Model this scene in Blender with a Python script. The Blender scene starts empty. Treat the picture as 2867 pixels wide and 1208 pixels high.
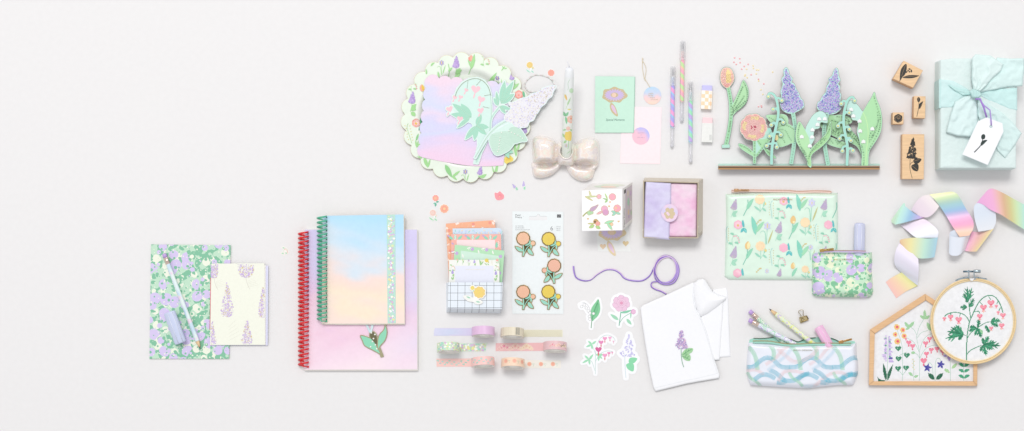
import bpy, math, random
import numpy as np
from mathutils import Vector, noise
from mathutils.geometry import tessellate_polygon
PI = math.pi
# ------------------------------------------------------------------ camera, light, exposure
K = 0.00065                      # metres per photograph pixel on the table
CX, CY, H = 2000.0, 620.0, 3600.0   # point below the lens, lens height (pixels)
sc = bpy.context.scene
cam = bpy.data.cameras.new('camera'); camo = bpy.data.objects.new('camera', cam)
sc.collection.objects.link(camo); sc.camera = camo
camo.location = (0, 0, H*K); cam.sensor_width = 36; cam.lens = 36*H/2867
cam.shift_x = (1433.5-CX)/2867; cam.shift_y = (CY-604)/2867
cam.clip_start = 0.05; cam.clip_end = 50
w = bpy.data.worlds.new('World'); sc.world = w; w.use_nodes = True
bg = w.node_tree.nodes['Background']; bg.inputs[0].default_value = (0.985, 0.98, 0.995, 1); bg.inputs[1].default_value = 0.685
def area(name, loc, target, sx, sy, power, col):
    l = bpy.data.lights.new(name, 'AREA'); l.shape = 'RECTANGLE'; l.size = sx; l.size_y = sy
    l.energy = power; l.color = col
    o = bpy.data.objects.new(name, l); sc.collection.objects.link(o); o.location = loc
    o.rotation_euler = (Vector(target)-Vector(loc)).to_track_quat('-Z', 'Y').to_euler()
area('softbox_key', (-0.1, 3.0, 5.6), (-0.3, -0.3, 0), 2.8, 1.6, 208, (1.0, 0.985, 0.965))
area('softbox_side', (-2.9, 0.7, 2.6), (-0.4, -0.2, 0), 1.4, 1.2, 9, (0.97, 0.97, 1.0))
sc.view_settings.view_transform = 'Standard'; sc.view_settings.look = 'None'
sc.view_settings.exposure = 0; sc.view_settings.gamma = 1; sc.view_settings.use_curve_mapping = False
sc.render.engine = 'CYCLES'
col_ = sc.collection
GAIN = 0.93

# ------------------------------------------------------------------ colours and materials
_cc = {}
def C(h):
    if isinstance(h, tuple): return h
    if h not in _cc:
        r = []
        for i in (1, 3, 5):
            c = int(h[i:i+2], 16)/255
            c = c/12.92 if c <= 0.04045 else ((c+0.055)/1.055)**2.4
            r.append(min(c*GAIN, 0.93))
        _cc[h] = tuple(r)
    return _cc[h]
def mix(a, b, t):
    a = C(a); b = C(b); t = max(0, min(1, t)); return tuple(a[i]*(1-t)+b[i]*t for i in range(3))
def stops(lst, t):
    for (p0, c0), (p1, c1) in zip(lst, lst[1:]):
        if t <= p1: return mix(c0, c1, 0 if p1 == p0 else (t-p0)/(p1-p0))
    return C(lst[-1][1])
def new_mat(name):
    m = bpy.data.materials.new(name); m.use_nodes = True
    nt = m.node_tree; return m, nt, nt.nodes['Principled BSDF']
_mats = {}
SPEC = {  # rough, bump strength, bump scale (1/m), colour variation, metallic, coat
 'paper': (0.62, 0.10, 2600, 0.03, 0, 0), 'card': (0.45, 0.05, 1500, 0.02, 0, 0), 'satin': (0.35, 0.05, 900, 0.02, 0, 0.1),
 'gloss': (0.16, 0.02, 300, 0.03, 0, 0.4), 'fabric': (0.9, 0.10, 1500, 0.012, 0, 0), 'metal': (0.26, 0.06, 500, 0.06, 1, 0),
 'wood': (0.5, 0.12, 900, 0.10, 0, 0), 'tissue': (0.62, 0.75, 45, 0.03, 0, 0), 'clear': (0.06, 0, 300, 0, 0, 0),
 'wax': (0.4, 0.05, 600, 0.02, 0, 0.2), 'gem': (0.18, 0, 300, 0, 0, 0.6), 'film': (0.2, 0, 300, 0, 0, 0), 'table': (0.7, 0.05, 900, 0.012, 0, 0),
 'ceramic': (0.14, 0.03, 120, 0.04, 0, 0.8), 'tissuef': (0.6, 0.22, 80, 0.03, 0, 0), 'silk': (0.38, 0.02, 2500, 0.0, 0, 0.1), 'linen': (0.9, 0.4, 1150, 0.06, 0, 0)}
def M(fin):
    if fin in _mats: return _mats[fin]
    if fin.startswith('marble'): return marble(fin)
    rough, bs, bsc, var, met, coat = SPEC[fin]
    m, nt, p = new_mat(fin); N = nt.nodes; L = nt.links.new
    at = N.new('ShaderNodeAttribute'); at.attribute_name = 'Col'
    tc = N.new('ShaderNodeTexCoord')
    p.inputs['Roughness'].default_value = rough; p.inputs['Metallic'].default_value = met
    p.inputs['Coat Weight'].default_value = coat; p.inputs['Coat Roughness'].default_value = 0.12
    src = at.outputs['Color']
    nz = N.new('ShaderNodeTexNoise'); nz.inputs['Scale'].default_value = bsc*0.12; nz.inputs['Detail'].default_value = 4
    if fin == 'wood':
        mp = N.new('ShaderNodeMapping'); mp.inputs['Scale'].default_value = (0.12, 1.2, 1); mp.inputs['Rotation'].default_value = (0, 0, 0.08)
        L(tc.outputs['Object'], mp.inputs[0]); L(mp.outputs[0], nz.inputs['Vector']); nz.inputs['Scale'].default_value = 420
    elif fin in ('linen',):
        ck = N.new('ShaderNodeTexWave'); ck.inputs['Scale'].default_value = 230; ck2 = N.new('ShaderNodeTexWave'); ck2.bands_direction = 'Y'; ck2.inputs['Scale'].default_value = 230
        L(tc.outputs['Object'], ck.inputs[0]); L(tc.outputs['Object'], ck2.inputs[0]); L(tc.outputs['Object'], nz.inputs['Vector'])
    else: L(tc.outputs['Object'], nz.inputs['Vector'])
    if var:
        mr = N.new('ShaderNodeMapRange'); mr.inputs[1].default_value = 0.3; mr.inputs[2].default_value = 0.7
        mr.inputs[3].default_value = 1-var; mr.inputs[4].default_value = 1+var*0.6; L(nz.outputs[0], mr.inputs[0])
        mm = N.new('ShaderNodeVectorMath'); mm.operation = 'SCALE'; L(src, mm.inputs[0]); L(mr.outputs[0], mm.inputs['Scale']); src = mm.outputs[0]
    L(src, p.inputs['Base Color'])
    if bs:
        n2 = N.new('ShaderNodeTexNoise'); n2.inputs['Scale'].default_value = bsc; n2.inputs['Detail'].default_value = 3
        L(tc.outputs['Object'], n2.inputs['Vector']); hh = n2.outputs[0]
        if fin in ('tissue', 'tissuef'):
            vo = N.new('ShaderNodeTexVoronoi'); vo.feature = 'DISTANCE_TO_EDGE'; vo.inputs['Scale'].default_value = bsc
            ds = N.new('ShaderNodeVectorMath'); ds.operation = 'MULTIPLY_ADD'; ds.inputs[1].default_value = (0.03,)*3
            L(n2.outputs['Color'], ds.inputs[0]); L(tc.outputs['Object'], ds.inputs[2]); L(ds.outputs[0], vo.inputs['Vector'])
            ad = N.new('ShaderNodeMath'); ad.operation = 'ADD'; L(vo.outputs['Distance'], ad.inputs[0]); L(n2.outputs[0], ad.inputs[1]); hh = ad.outputs[0]
        if fin == 'wood': hh = nz.outputs[0]
        if fin == 'linen':
            ad = N.new('ShaderNodeMath'); ad.operation = 'ADD'; L(ck.outputs['Fac'], ad.inputs[0]); L(ck2.outputs['Fac'], ad.inputs[1]); hh = ad.outputs[0]
        bp = N.new('ShaderNodeBump'); bp.inputs['Strength'].default_value = bs
        bp.inputs['Distance'].default_value = 0.004 if fin.startswith('tissue') else 0.0006
        L(hh, bp.inputs['Height']); L(bp.outputs[0], p.inputs['Normal'])
    if fin == 'clear':
        p.inputs['Alpha'].default_value = 0.36
    if fin == 'film':
        p.inputs['Transmission Weight'].default_value = 0.45; p.inputs['IOR'].default_value = 1.05; p.inputs['Roughness'].default_value = 0.3
    if fin == 'wax':
        p.inputs['Subsurface Weight'].default_value = 0.15; p.inputs['Subsurface Radius'].default_value = (0.004,)*3; p.inputs['Subsurface Scale'].default_value = 0.5
    if fin == 'ceramic':
        nz.inputs['Scale'].default_value = 75; nz.inputs['Detail'].default_value = 6
        cr = N.new('ShaderNodeValToRGB'); e = cr.color_ramp.elements
        e[0].position = 0.34; e[0].color = C('#ecefe2')+(1,); e[1].position = 0.66; e[1].color = C('#f6efe8')+(1,)
        for pos, c in ((0.42, '#f2ecdf'), (0.48, '#f5e0d6'), (0.53, '#f5f0e8'), (0.6, '#ebe0e2')):
            x = e.new(pos); x.color = C(c)+(1,)
        L(nz.outputs[0], cr.inputs[0]); L(cr.outputs[0], p.inputs['Base Color'])
    _mats[fin] = m; return m
def marble(fin):
    sets = {'marble_sheet': ('#c3e4cb', '#84c3a2', '#d8cbf0', '#f1f5e4', 1.0), 'marble_pouch': ('#cdedd0', '#86c89e', '#d4c6ee', '#eef4d6', 1.0)}
    base, dk, li, cr_, s = sets[fin]
    m, nt, p = new_mat(fin); N = nt.nodes; L = nt.links.new
    tc = N.new('ShaderNodeTexCoord'); cur = None
    p.inputs['Roughness'].default_value = 0.55 if fin == 'marble_sheet' else 0.4
    def layer(cur, colr, scale, thr, dist, seed, ring=False):
        nz = N.new('ShaderNodeTexNoise'); nz.inputs['Scale'].default_value = scale*0.9; nz.inputs['Detail'].default_value = 1
        of = N.new('ShaderNodeVectorMath'); of.operation = 'ADD'; of.inputs[1].default_value = (seed, seed*1.7, 0.3)
        L(tc.outputs['Object'], of.inputs[0]); L(of.outputs[0], nz.inputs['Vector'])
        ds = N.new('ShaderNodeVectorMath'); ds.operation = 'MULTIPLY_ADD'; ds.inputs[1].default_value = (dist,)*3
        L(nz.outputs['Color'], ds.inputs[0]); L(of.outputs[0], ds.inputs[2])
        vo = N.new('ShaderNodeTexVoronoi'); vo.voronoi_dimensions = '2D'; vo.inputs['Scale'].default_value = scale; L(ds.outputs[0], vo.inputs['Vector'])
        sp = N.new('ShaderNodeSeparateColor'); L(vo.outputs['Color'], sp.inputs[0])
        mu = N.new('ShaderNodeMath'); mu.operation = 'MULTIPLY'; mu.inputs[1].default_value = thr; L(sp.outputs[0], mu.inputs[0])
        lt = N.new('ShaderNodeMath'); lt.operation = 'LESS_THAN'; L(vo.outputs['Distance'], lt.inputs[0]); L(mu.outputs[0], lt.inputs[1])
        mx = N.new('ShaderNodeMix'); mx.data_type = 'RGBA'; L(lt.outputs[0], mx.inputs['Factor'])
        if cur is None: mx.inputs['A'].default_value = C(base)+(1,)
        else: L(cur, mx.inputs['A'])
        mx.inputs['B'].default_value = C(colr)+(1,); return mx.outputs['Result']
    cur = layer(cur, dk, 54, 0.74, 0.034, 3.1); cur = layer(cur, base, 80, 0.38, 0.015, 8.2)
    cur = layer(cur, cr_, 56, 0.5, 0.0045, 5.5); cur = layer(cur, dk, 78, 0.46, 0.011, 1.3)
    cur = layer(cur, li, 50, 0.58, 0.003, 9.4); cur = layer(cur, dk, 90, 0.28, 0.003, 2.9)
    cur = layer(cur, cr_, 120, 0.17, 0.004, 6.6)
    L(cur, p.inputs['Base Color']); _mats[fin] = m; return m

# ------------------------------------------------------------------ geometry builder (units: photograph pixels)
def Wp(x, y, z=0): s = 1-z/H; return Vector(((x-CX)*s*K, -(y-CY)*s*K, z*K))
def Gp(x, y, z=0): return Vector(((x-CX)*K, -(y-CY)*K, z*K))
def smooth(pts, n=4, closed=True):
    out = []; m = len(pts); rng = range(m) if closed else range(m-1)
    for i in rng:
        g = (lambda j: pts[j % m]) if closed else (lambda j: pts[max(0, min(m-1, j))])
        p0, p1, p2, p3 = g(i-1), g(i), g(i+1), g(i+2)
        for k in range(n):
            t = k/n
            out.append(tuple(0.5*(2*b+(-a+c)*t+(2*a-5*b+4*c-d)*t*t+(-a+3*b-3*c+d)*t**3) for a, b, c, d in zip(p0, p1, p2, p3)))
    if not closed: out.append(tuple(pts[-1]))
    return out
def ell(cx, cy, rx, ry=None, rot=0, n=14):
    ry = rx if ry is None else ry; c, s = math.cos(rot), math.sin(rot)
    return [(cx+c*rx*math.cos(a)-s*ry*math.sin(a), cy+s*rx*math.cos(a)+c*ry*math.sin(a)) for a in [2*PI*i/n for i in range(n)]]
def scal(cx, cy, r, n=8, amp=0.12, ph=0, k=5):
    return [(cx+r*(1-amp+amp*abs(math.sin((a-ph)*n/2))**0.7)*math.cos(a), cy+r*(1-amp+amp*abs(math.sin((a-ph)*n/2))**0.7)*math.sin(a)) for a in [2*PI*i/(n*k)+ph for i in range(n*k)]]
def leafp(p0, p1, w, bend=0, n=6):
    (x0, y0), (x1, y1) = p0, p1; dx, dy = x1-x0, y1-y0; L = math.hypot(dx, dy) or 1; nx, ny = -dy/L, dx/L
    a, b = [], []
    for i in range(n+1):
        t = i/n; ww = w*math.sin(PI*t**0.85)**0.8 if 0 < t < 1 else 0.02*w; o = bend*math.sin(PI*t)
        cx, cy = x0+dx*t+nx*o, y0+dy*t+ny*o
        a.append((cx+nx*ww, cy+ny*ww)); b.append((cx-nx*ww, cy-ny*ww))
    return a+b[::-1]
def stroke(pts, w, w2=None, n=3):
    p = smooth(pts, n, False) if len(pts) > 2 else pts
    w2 = w if w2 is None else w2; a, b = [], []
    for i, (x, y) in enumerate(p):
        q0 = p[max(0, i-1)]; q1 = p[min(len(p)-1, i+1)]; dx, dy = q1[0]-q0[0], q1[1]-q0[1]; L = math.hypot(dx, dy) or 1
        ww = (w+(w2-w)*i/(len(p)-1))/2
        a.append((x-dy/L*ww, y+dx/L*ww)); b.append((x+dy/L*ww, y-dx/L*ww))
    return a+b[::-1]
def heart(cx, cy, s, rot=0):
    pts = []
    for i in range(16):
        t = 2*PI*i/16; x = 16*math.sin(t)**3; y = -(13*math.cos(t)-5*math.cos(2*t)-2*math.cos(3*t)-math.cos(4*t))
        x *= s/16; y *= s/16; pts.append((cx+x*math.cos(rot)-y*math.sin(rot), cy+x*math.sin(rot)+y*math.cos(rot)))
    return pts
def Z(ox, oy, s):
    def f(*pts):
        if len(pts) == 1 and isinstance(pts[0], list): pts = pts[0]
        r = [(ox+x*s, oy+y*s) for x, y in pts]; return r
    return f
def inset(pts, d):
    m = len(pts); A = sum(pts[i][0]*pts[(i+1) % m][1]-pts[(i+1) % m][0]*pts[i][1] for i in range(m)); sg = 1 if A > 0 else -1
    out = []
    for i in range(m):
        a, b, c = pts[i-1], pts[i], pts[(i+1) % m]
        n1 = (-(b[1]-a[1]), b[0]-a[0]); n2 = (-(c[1]-b[1]), c[0]-b[0])
        l1 = math.hypot(*n1) or 1; l2 = math.hypot(*n2) or 1; nx, ny = n1[0]/l1+n2[0]/l2, n1[1]/l1+n2[1]/l2; l = math.hypot(nx, ny) or 1
        f = min(1.6, 2/l) if l > 0.3 else 1
        out.append((b[0]+sg*nx/l*d*f, b[1]+sg*ny/l*d*f))
    return out
def sd(poly, X, Y):
    d = np.full(X.shape, 1e18); ins = np.zeros(X.shape, bool); m = len(poly)
    for i in range(m):
        x0, y0 = poly[i]; x1, y1 = poly[(i+1) % m]; ex, ey = x1-x0, y1-y0; L = ex*ex+ey*ey
        if L < 1e-12: continue
        t = np.clip(((X-x0)*ex+(Y-y0)*ey)/L, 0, 1); d = np.minimum(d, (X-x0-t*ex)**2+(Y-y0-t*ey)**2)
        if y0 != y1:
            c = ((y0 > Y) != (y1 > Y)) & (X < (x1-x0)*(Y-y0)/(y1-y0)+x0); ins ^= c
    d = np.sqrt(d); return np.where(ins, d, -d)
def trace(polys, grow, cell=1.0, allp=False):
    xs = [p[0] for q in polys for p in q]; ys = [p[1] for q in polys for p in q]
    x0, y0 = min(xs)-grow-3*cell, min(ys)-grow-3*cell; nx = int((max(xs)+grow-x0)/cell)+4; ny = int((max(ys)+grow-y0)/cell)+4
    gx = x0+np.arange(nx)*cell; gy = y0+np.arange(ny)*cell; X, Y = np.meshgrid(gx, gy); D = np.full(X.shape, -1e9)
    for q in polys:   # only near the polygon's own box
        qx = [p[0] for p in q]; qy = [p[1] for p in q]; mg = grow+2*cell
        i0 = max(0, int((min(qx)-mg-x0)/cell)); i1 = min(nx, int((max(qx)+mg-x0)/cell)+2); j0 = max(0, int((min(qy)-mg-y0)/cell)); j1 = min(ny, int((max(qy)+mg-y0)/cell)+2)
        D[j0:j1, i0:i1] = np.maximum(D[j0:j1, i0:i1], sd(q, X[j0:j1, i0:i1], Y[j0:j1, i0:i1]))
    D = D+grow; D = np.maximum(D, -3*cell); D[D == 0] = 1e-6; nxt = {}
    def ex(j, i, e):
        if e == 0: a, b = (j, i), (j, i+1)
        elif e == 1: a, b = (j, i+1), (j+1, i+1)
        elif e == 2: a, b = (j+1, i), (j+1, i+1)
        else: a, b = (j, i), (j+1, i)
        return (a, b)
    T = {1: [(3, 0)], 2: [(0, 1)], 3: [(3, 1)], 4: [(1, 2)], 5: [(3, 2), (1, 0)], 6: [(0, 2)], 7: [(3, 2)], 8: [(2, 3)], 9: [(2, 0)], 10: [(0, 3), (2, 1)], 11: [(2, 1)], 12: [(1, 3)], 13: [(1, 0)], 14: [(0, 3)]}
    S = D > 0
    code = S[:-1, :-1]*1+S[:-1, 1:]*2+S[1:, 1:]*4+S[1:, :-1]*8
    for j, i in zip(*np.where((code > 0) & (code < 15))):
        for a, b in T[int(code[j, i])]: nxt[ex(j, i, a)] = ex(j, i, b)
    loops = []
    while nxt:
        k0 = next(iter(nxt)); k = k0; lp = []
        while k in nxt:
            (ja, ia), (jb, ib) = k; da, db = D[ja, ia], D[jb, ib]; t = da/(da-db)
            lp.append((gx[ia]+(gx[ib]-gx[ia])*t, gy[ja]+(gy[jb]-gy[ja])*t)); k = nxt.pop(k)
        if len(lp) > 5: loops.append(lp)
    A = lambda q: abs(sum(q[i-1][0]*q[i][1]-q[i][0]*q[i-1][1] for i in range(len(q))))
    loops.sort(key=A, reverse=True)
    loops = [[((q[i-1][0]+2*q[i][0]+q[(i+1) % len(q)][0])/4, (q[i-1][1]+2*q[i][1]+q[(i+1) % len(q)][1])/4) for i in range(len(q))] for q in loops]
    return loops if allp else loops[0]
_txt = {}
def glyphs(s):
    if s not in _txt:
        cu = bpy.data.curves.new('t', 'FONT'); cu.body = s; cu.resolution_u = 3; o = bpy.data.objects.new('t', cu)
        me = o.to_mesh(); _txt[s] = ([tuple(v.co[:2]) for v in me.vertices], [tuple(p.vertices) for p in me.polygons])
        o.to_mesh_clear(); bpy.data.objects.remove(o); bpy.data.curves.remove(cu)
    return _txt[s]
class B:
    def __init__(s, mp=None, zf=None, seed=1):
        s.v = []; s.f = []; s.c = []; s.m = []; s.sm = []; s.fins = []; s.mp = mp or Wp; s.zf = zf; s.n = 0; s.r = random.Random(seed)
    def P(s, x, y, z):
        if s.zf: z = z+s.zf(x, y)
        s.v.append(s.mp(x, y, z)); return len(s.v)-1
    def F(s, idx, col, fin, smf=False):
        if fin not in s.fins: s.fins.append(fin)
        s.f.append(tuple(idx)); s.m.append(s.fins.index(fin)); s.sm.append(smf)
        s.c.append(list(col) if isinstance(col, list) else [C(col)]*len(idx))
    def eps(s): s.n += 1; return 0.08+0.002*(s.n % 400)+0.0015*s.r.random()
    def tri(s, pts):
        t = tessellate_polygon([[Vector((p[0], -p[1], 0)) for p in pts]]); out = []
        for a, b, c in t:
            A = (pts[b][0]-pts[a][0])*(-(pts[c][1]-pts[a][1]))-(pts[c][0]-pts[a][0])*(-(pts[b][1]-pts[a][1]))
            out.append((a, b, c) if A > 0 else (a, c, b))
        return out
    def poly(s, pts, z, col, fin='card', e=True):
        if e: z = z+s.eps()
        i0 = [s.P(x, y, z) for x, y in pts]
        for t in s.tri(pts): s.F([i0[i] for i in t], col, fin)
    def prism(s, pts, z0, z1, col, fin='card', side=None, bev=0, top=None, sfin=None, sms=False, bottom=False):
        A = sum(pts[i-1][0]*pts[i][1]-pts[i][0]*pts[i-1][1] for i in range(len(pts)))
        if A > 0: pts = pts[::-1]; top = top[::-1] if top else None
        top = top or pts; side = side or col; sfin = sfin or fin; m = len(pts)
        rings = [[s.P(x, y, z0) for x, y in pts]]
        if bev:
            rings.append([s.P(x, y, z1-bev) for x, y in top]); t2 = inset(top, bev*0.35); rings.append([s.P(x, y, z1-bev*0.35) for x, y in t2]); top = inset(top, bev)
        rings.append([s.P(x, y, z1) for x, y in top])
        for q in range(len(rings)-1):
            a, b = rings[q], rings[q+1]
            for i in range(m): s.F((a[i], a[(i+1) % m], b[(i+1) % m], b[i]), side if q == 0 else col, sfin if q == 0 else fin, sms or q > 0)
        for t in s.tri(top): s.F([rings[-1][i] for i in t], col, fin)
        if bottom:
            for t in s.tri(pts): s.F([rings[0][i] for i in t][::-1], side, sfin)
    def patch(s, c4, nx, ny, z, colfn, fin='card', zfn=None, smf=False):
        (ax, ay), (bx, by), (cx, cy), (dx, dy) = c4; g = []; cc = []
        for j in range(ny+1):
            for i in range(nx+1):
                u, v = i/nx, j/ny; x = (ax*(1-u)+bx*u)*(1-v)+(dx*(1-u)+cx*u)*v; y = (ay*(1-u)+by*u)*(1-v)+(dy*(1-u)+cy*u)*v
                g.append(s.P(x, y, z+(zfn(u, v) if zfn else 0))); cc.append(C(colfn(u, v)))
        for j in range(ny):
            for i in range(nx):
                k = j*(nx+1)+i; q = (k, k+nx+1, k+nx+2, k+1); s.F([g[a] for a in q], [cc[a] for a in q], fin, smf)
    def tube(s, pts, r, col, fin='satin', n=10, cap=True, sq=1.0, smf=True, raw=False):
        m = len(pts); P = [Vector(p) for p in pts]; rs = r if isinstance(r, (list, tuple)) else [r]*m; rings = []
        for i in range(m):
            t = (P[min(m-1, i+1)]-P[max(0, i-1)]).normalized(); up = Vector((0, 0, 1))
            if abs(t.z) > 0.95: up = Vector((0, 1, 0))
            a = t.cross(up).normalized(); b = a.cross(t).normalized()
            rings.append([s.P(*(P[i]+a*rs[i]*math.cos(2*PI*j/n)+b*rs[i]*sq*math.sin(2*PI*j/n))) for j in range(n)])
        cf = col if callable(col) else (lambda t, a: col)
        for i in range(m-1):
            for j in range(n):
                k = (j+1) % n; s.F((rings[i][j], rings[i][k], rings[i+1][k], rings[i+1][j]), cf(i/(m-1), j/n), fin, smf)
        if cap:
            s.F(rings[0][::-1], cf(0, 0), fin); s.F(rings[-1], cf(1, 0), fin)
    def dome(s, x, y, r, z, col, fin='gem', n=7, flat=0.75):
        a = [s.P(x+r*math.cos(2*PI*i/n), y-r*math.sin(2*PI*i/n), z) for i in range(n)]
        b = [s.P(x+r*.72*math.cos(2*PI*i/n), y-r*.72*math.sin(2*PI*i/n), z+r*flat*.7) for i in range(n)]; t = s.P(x, y, z+r*flat)
        for i in range(n):
            k = (i+1) % n; s.F((a[i], a[k], b[k], b[i]), col, fin, True); s.F((b[i], b[k], t), col, fin, True)
    def gfill(s, pts, z, colfn, step=4, fin='card'):   # smooth print: rim coloured from its corners, inside from a grid
        i0 = [s.P(x, y, z) for x, y in pts]; c0 = [C(colfn(x, y)) for x, y in pts]
        for t in s.tri(pts): s.F([i0[i] for i in t], [c0[i] for i in t], fin)
        xs = [p[0] for p in pts]; ys = [p[1] for p in pts]; nx = int((max(xs)-min(xs))/step)+2; ny = int((max(ys)-min(ys))/step)+2
        gx = min(xs)+np.arange(nx)*step; gy = min(ys)+np.arange(ny)*step; X, Y = np.meshgrid(gx, gy); ok = sd(pts, X, Y) > 0.2; ids = {}
        for j in range(ny-1):
            for i in range(nx-1):
                q = ((j, i), (j+1, i), (j+1, i+1), (j, i+1))
                if all(ok[a] for a in q):
                    for a in q:
                        if a not in ids: ids[a] = (s.P(float(X[a]), float(Y[a]), z+0.08), C(colfn(float(X[a]), float(Y[a]))))
                    s.F([ids[a][0] for a in q], [ids[a][1] for a in q], fin)
    def text(s, body, x, y, size, z, col, fin='card', rot=0, center=False, shear=0, sx=1):
        vs, fs = glyphs(body); z += s.eps(); c, sn = math.cos(rot), math.sin(rot)
        off = -(min(v[0] for v in vs)+max(v[0] for v in vs))/2 if center else 0; ids = []
        for u, v in vs:
            u = (u+off+shear*v)*sx; ids.append(s.P(x+(u*c+v*sn)*size, y+(u*sn-v*c)*size, z))
        for f in fs: s.F([ids[i] for i in f], col, fin)
    def draw(s, shapes, z, fin='card'):
        if (s.n % 400)+len(shapes) > 395 and len(shapes) < 300: s.n = 0
        for sh in shapes: s.poly(sh[0], z, sh[1], sh[2] if len(sh) > 2 else fin)
    def scrib(s, x, y, wd, h, z, col, seed=1):   # a line of writing too small to read
        r = random.Random(seed); u = x-wd/2
        while u < x+wd/2:
            k = h*r.uniform(.35, .6); s.poly(stroke([(u, y), (u+k*.2, y-h*r.uniform(.5, 1)), (u+k*.8, y-h*r.uniform(0, .4)), (u+k, y-h*r.uniform(.3, 1))], h*.11), z, col); u += k*1.35
    def field(s, box, res, zfun, col, fin, zcut=-1.0, base=0, edge=None, ez=0):
        x0, y0, x1, y1 = box; nx = int((x1-x0)/res)+2; ny = int((y1-y0)/res)+2
        gx = x0+np.arange(nx)*res; gy = y0+np.arange(ny)*res; X, Y = np.meshgrid(gx, gy); Zv = zfun(X, Y)
        ids = {}; cf = col if callable(col) else None; cc = {}
        def vid(j, i):
            if (j, i) not in ids:
                ids[(j, i)] = s.P(float(X[j, i]), float(Y[j, i]), float(max(Zv[j, i], zcut))+base)
                if cf: cc[(j, i)] = C(cf(float(X[j, i]), float(Y[j, i])))
            return ids[(j, i)]
        ok = Zv > zcut
        if edge is not None:      # corners just outside are pulled onto the outline for a clean silhouette
            D = sd(edge, X, Y); ok = D > res*.3; best = np.full(X.shape, 1e18); NX = X.copy(); NY = Y.copy(); m = len(edge)
            for i in range(m):
                ax, ay = edge[i]; bx, by = edge[(i+1) % m]; ex, ey = bx-ax, by-ay; L = ex*ex+ey*ey
                if L < 1e-12: continue
                t = np.clip(((X-ax)*ex+(Y-ay)*ey)/L, 0, 1); qx, qy = ax+t*ex, ay+t*ey; d = (X-qx)**2+(Y-qy)**2; u = d < best
                best = np.where(u, d, best); NX = np.where(u, qx, NX); NY = np.where(u, qy, NY)
            near = (D <= 0)|(D < res*.3); X = np.where(near, NX, X); Y = np.where(near, NY, Y); Zv = np.where(near, ez, Zv)
        for j in range(ny-1):
            for i in range(nx-1):
                if ok[j, i] or ok[j, i+1] or ok[j+1, i] or ok[j+1, i+1]:
                    q = ((j, i), (j+1, i), (j+1, i+1), (j, i+1)); idx = [vid(*a) for a in q]
                    s.F(idx, [cc[a] for a in q] if cf else col, fin, True)
def puff(poly, h, dm, amp=0, sc_=30, seed=0, zb=0, pw=0.5):
    def f(X, Y):
        X = np.asarray(X, float); Y = np.asarray(Y, float); d = sd(poly, X, Y); t = np.clip(d/dm, 0, 1)
        z = np.where(d > 0, h*(1-(1-t)**2)**pw, d*1.6)
        if amp:
            nz = np.vectorize(lambda a, b: noise.noise(Vector((a/sc_, b/sc_, seed))))(X, Y); z = z+amp*nz*t
        return z+zb
    return f
def at(f): return lambda x, y: float(f(np.array([x]), np.array([y]))[0])
def xf(shapes, x, y, s=1, rot=0, fx=1):
    c, n = math.cos(rot), math.sin(rot); return [((([(x+s*(fx*a*c-b*n), y+s*(fx*a*n+b*c)) for a, b in sh[0]]),)+tuple(sh[1:])) for sh in shapes]
def inpoly(poly, x, y):
    r = False; m = len(poly)
    for i in range(m):
        x0, y0 = poly[i-1]; x1, y1 = poly[i]
        if (y0 > y) != (y1 > y) and x < (x1-x0)*(y-y0)/(y1-y0)+x0: r = not r
    return r
def pack(poly, sp, rnd, jit=0.1, mar=0):
    xs = [p[0] for p in poly]; ys = [p[1] for p in poly]; out = []; y = min(ys); k = 0
    while y < max(ys):
        x = min(xs)+(sp/2 if k % 2 else 0)
        while x < max(xs):
            a, b = x+rnd.uniform(-jit, jit)*sp, y+rnd.uniform(-jit, jit)*sp
            if inpoly(poly, a, b) and (not mar or float(sd(poly, np.array([a]), np.array([b]))[0]) > mar): out.append((a, b))
            x += sp
        y += sp*.87; k += 1
    return out
# ------------------------------------------------------------------ objects
WL = {}
def props(o, label=None, cat=None, group=None, kind=None):
    if label: o['label'] = label
    if cat: o['category'] = cat
    if group: o['group'] = group
    if kind: o['kind'] = kind
    return o
def thing(name, label, cat, x, y, z=0, group=None):
    o = bpy.data.objects.new(name, None); col_.objects.link(o); o.empty_display_size = 0.01
    o.location = Wp(x, y, z); WL[o.name] = Wp(x, y, z); return props(o, label, cat, group)
def add(name, b, parent=None, label=None, cat=None, group=None, kind=None):
    if parent: org = WL[parent.name]
    else:
        xs = [v.x for v in b.v]; ys = [v.y for v in b.v]; org = Vector(((min(xs)+max(xs))/2, (min(ys)+max(ys))/2, min(v.z for v in b.v)))
    me = bpy.data.meshes.new(name); me.from_pydata([v-org for v in b.v], [], b.f)
    for f in b.fins: me.materials.append(M(f))
    me.polygons.foreach_set('material_index', b.m); me.polygons.foreach_set('use_smooth', b.sm)
    ca = me.color_attributes.new('Col', 'FLOAT_COLOR', 'CORNER')
    flat = [x for cs in b.c for c in cs for x in (c[0], c[1], c[2], 1.0)]
    ca.data.foreach_set('color', flat); me.update()
    o = bpy.data.objects.new(name, me); col_.objects.link(o)
    if parent: o.parent = parent
    else: o.location = org
    WL[o.name] = org; return props(o, label, cat, group, kind)
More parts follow.
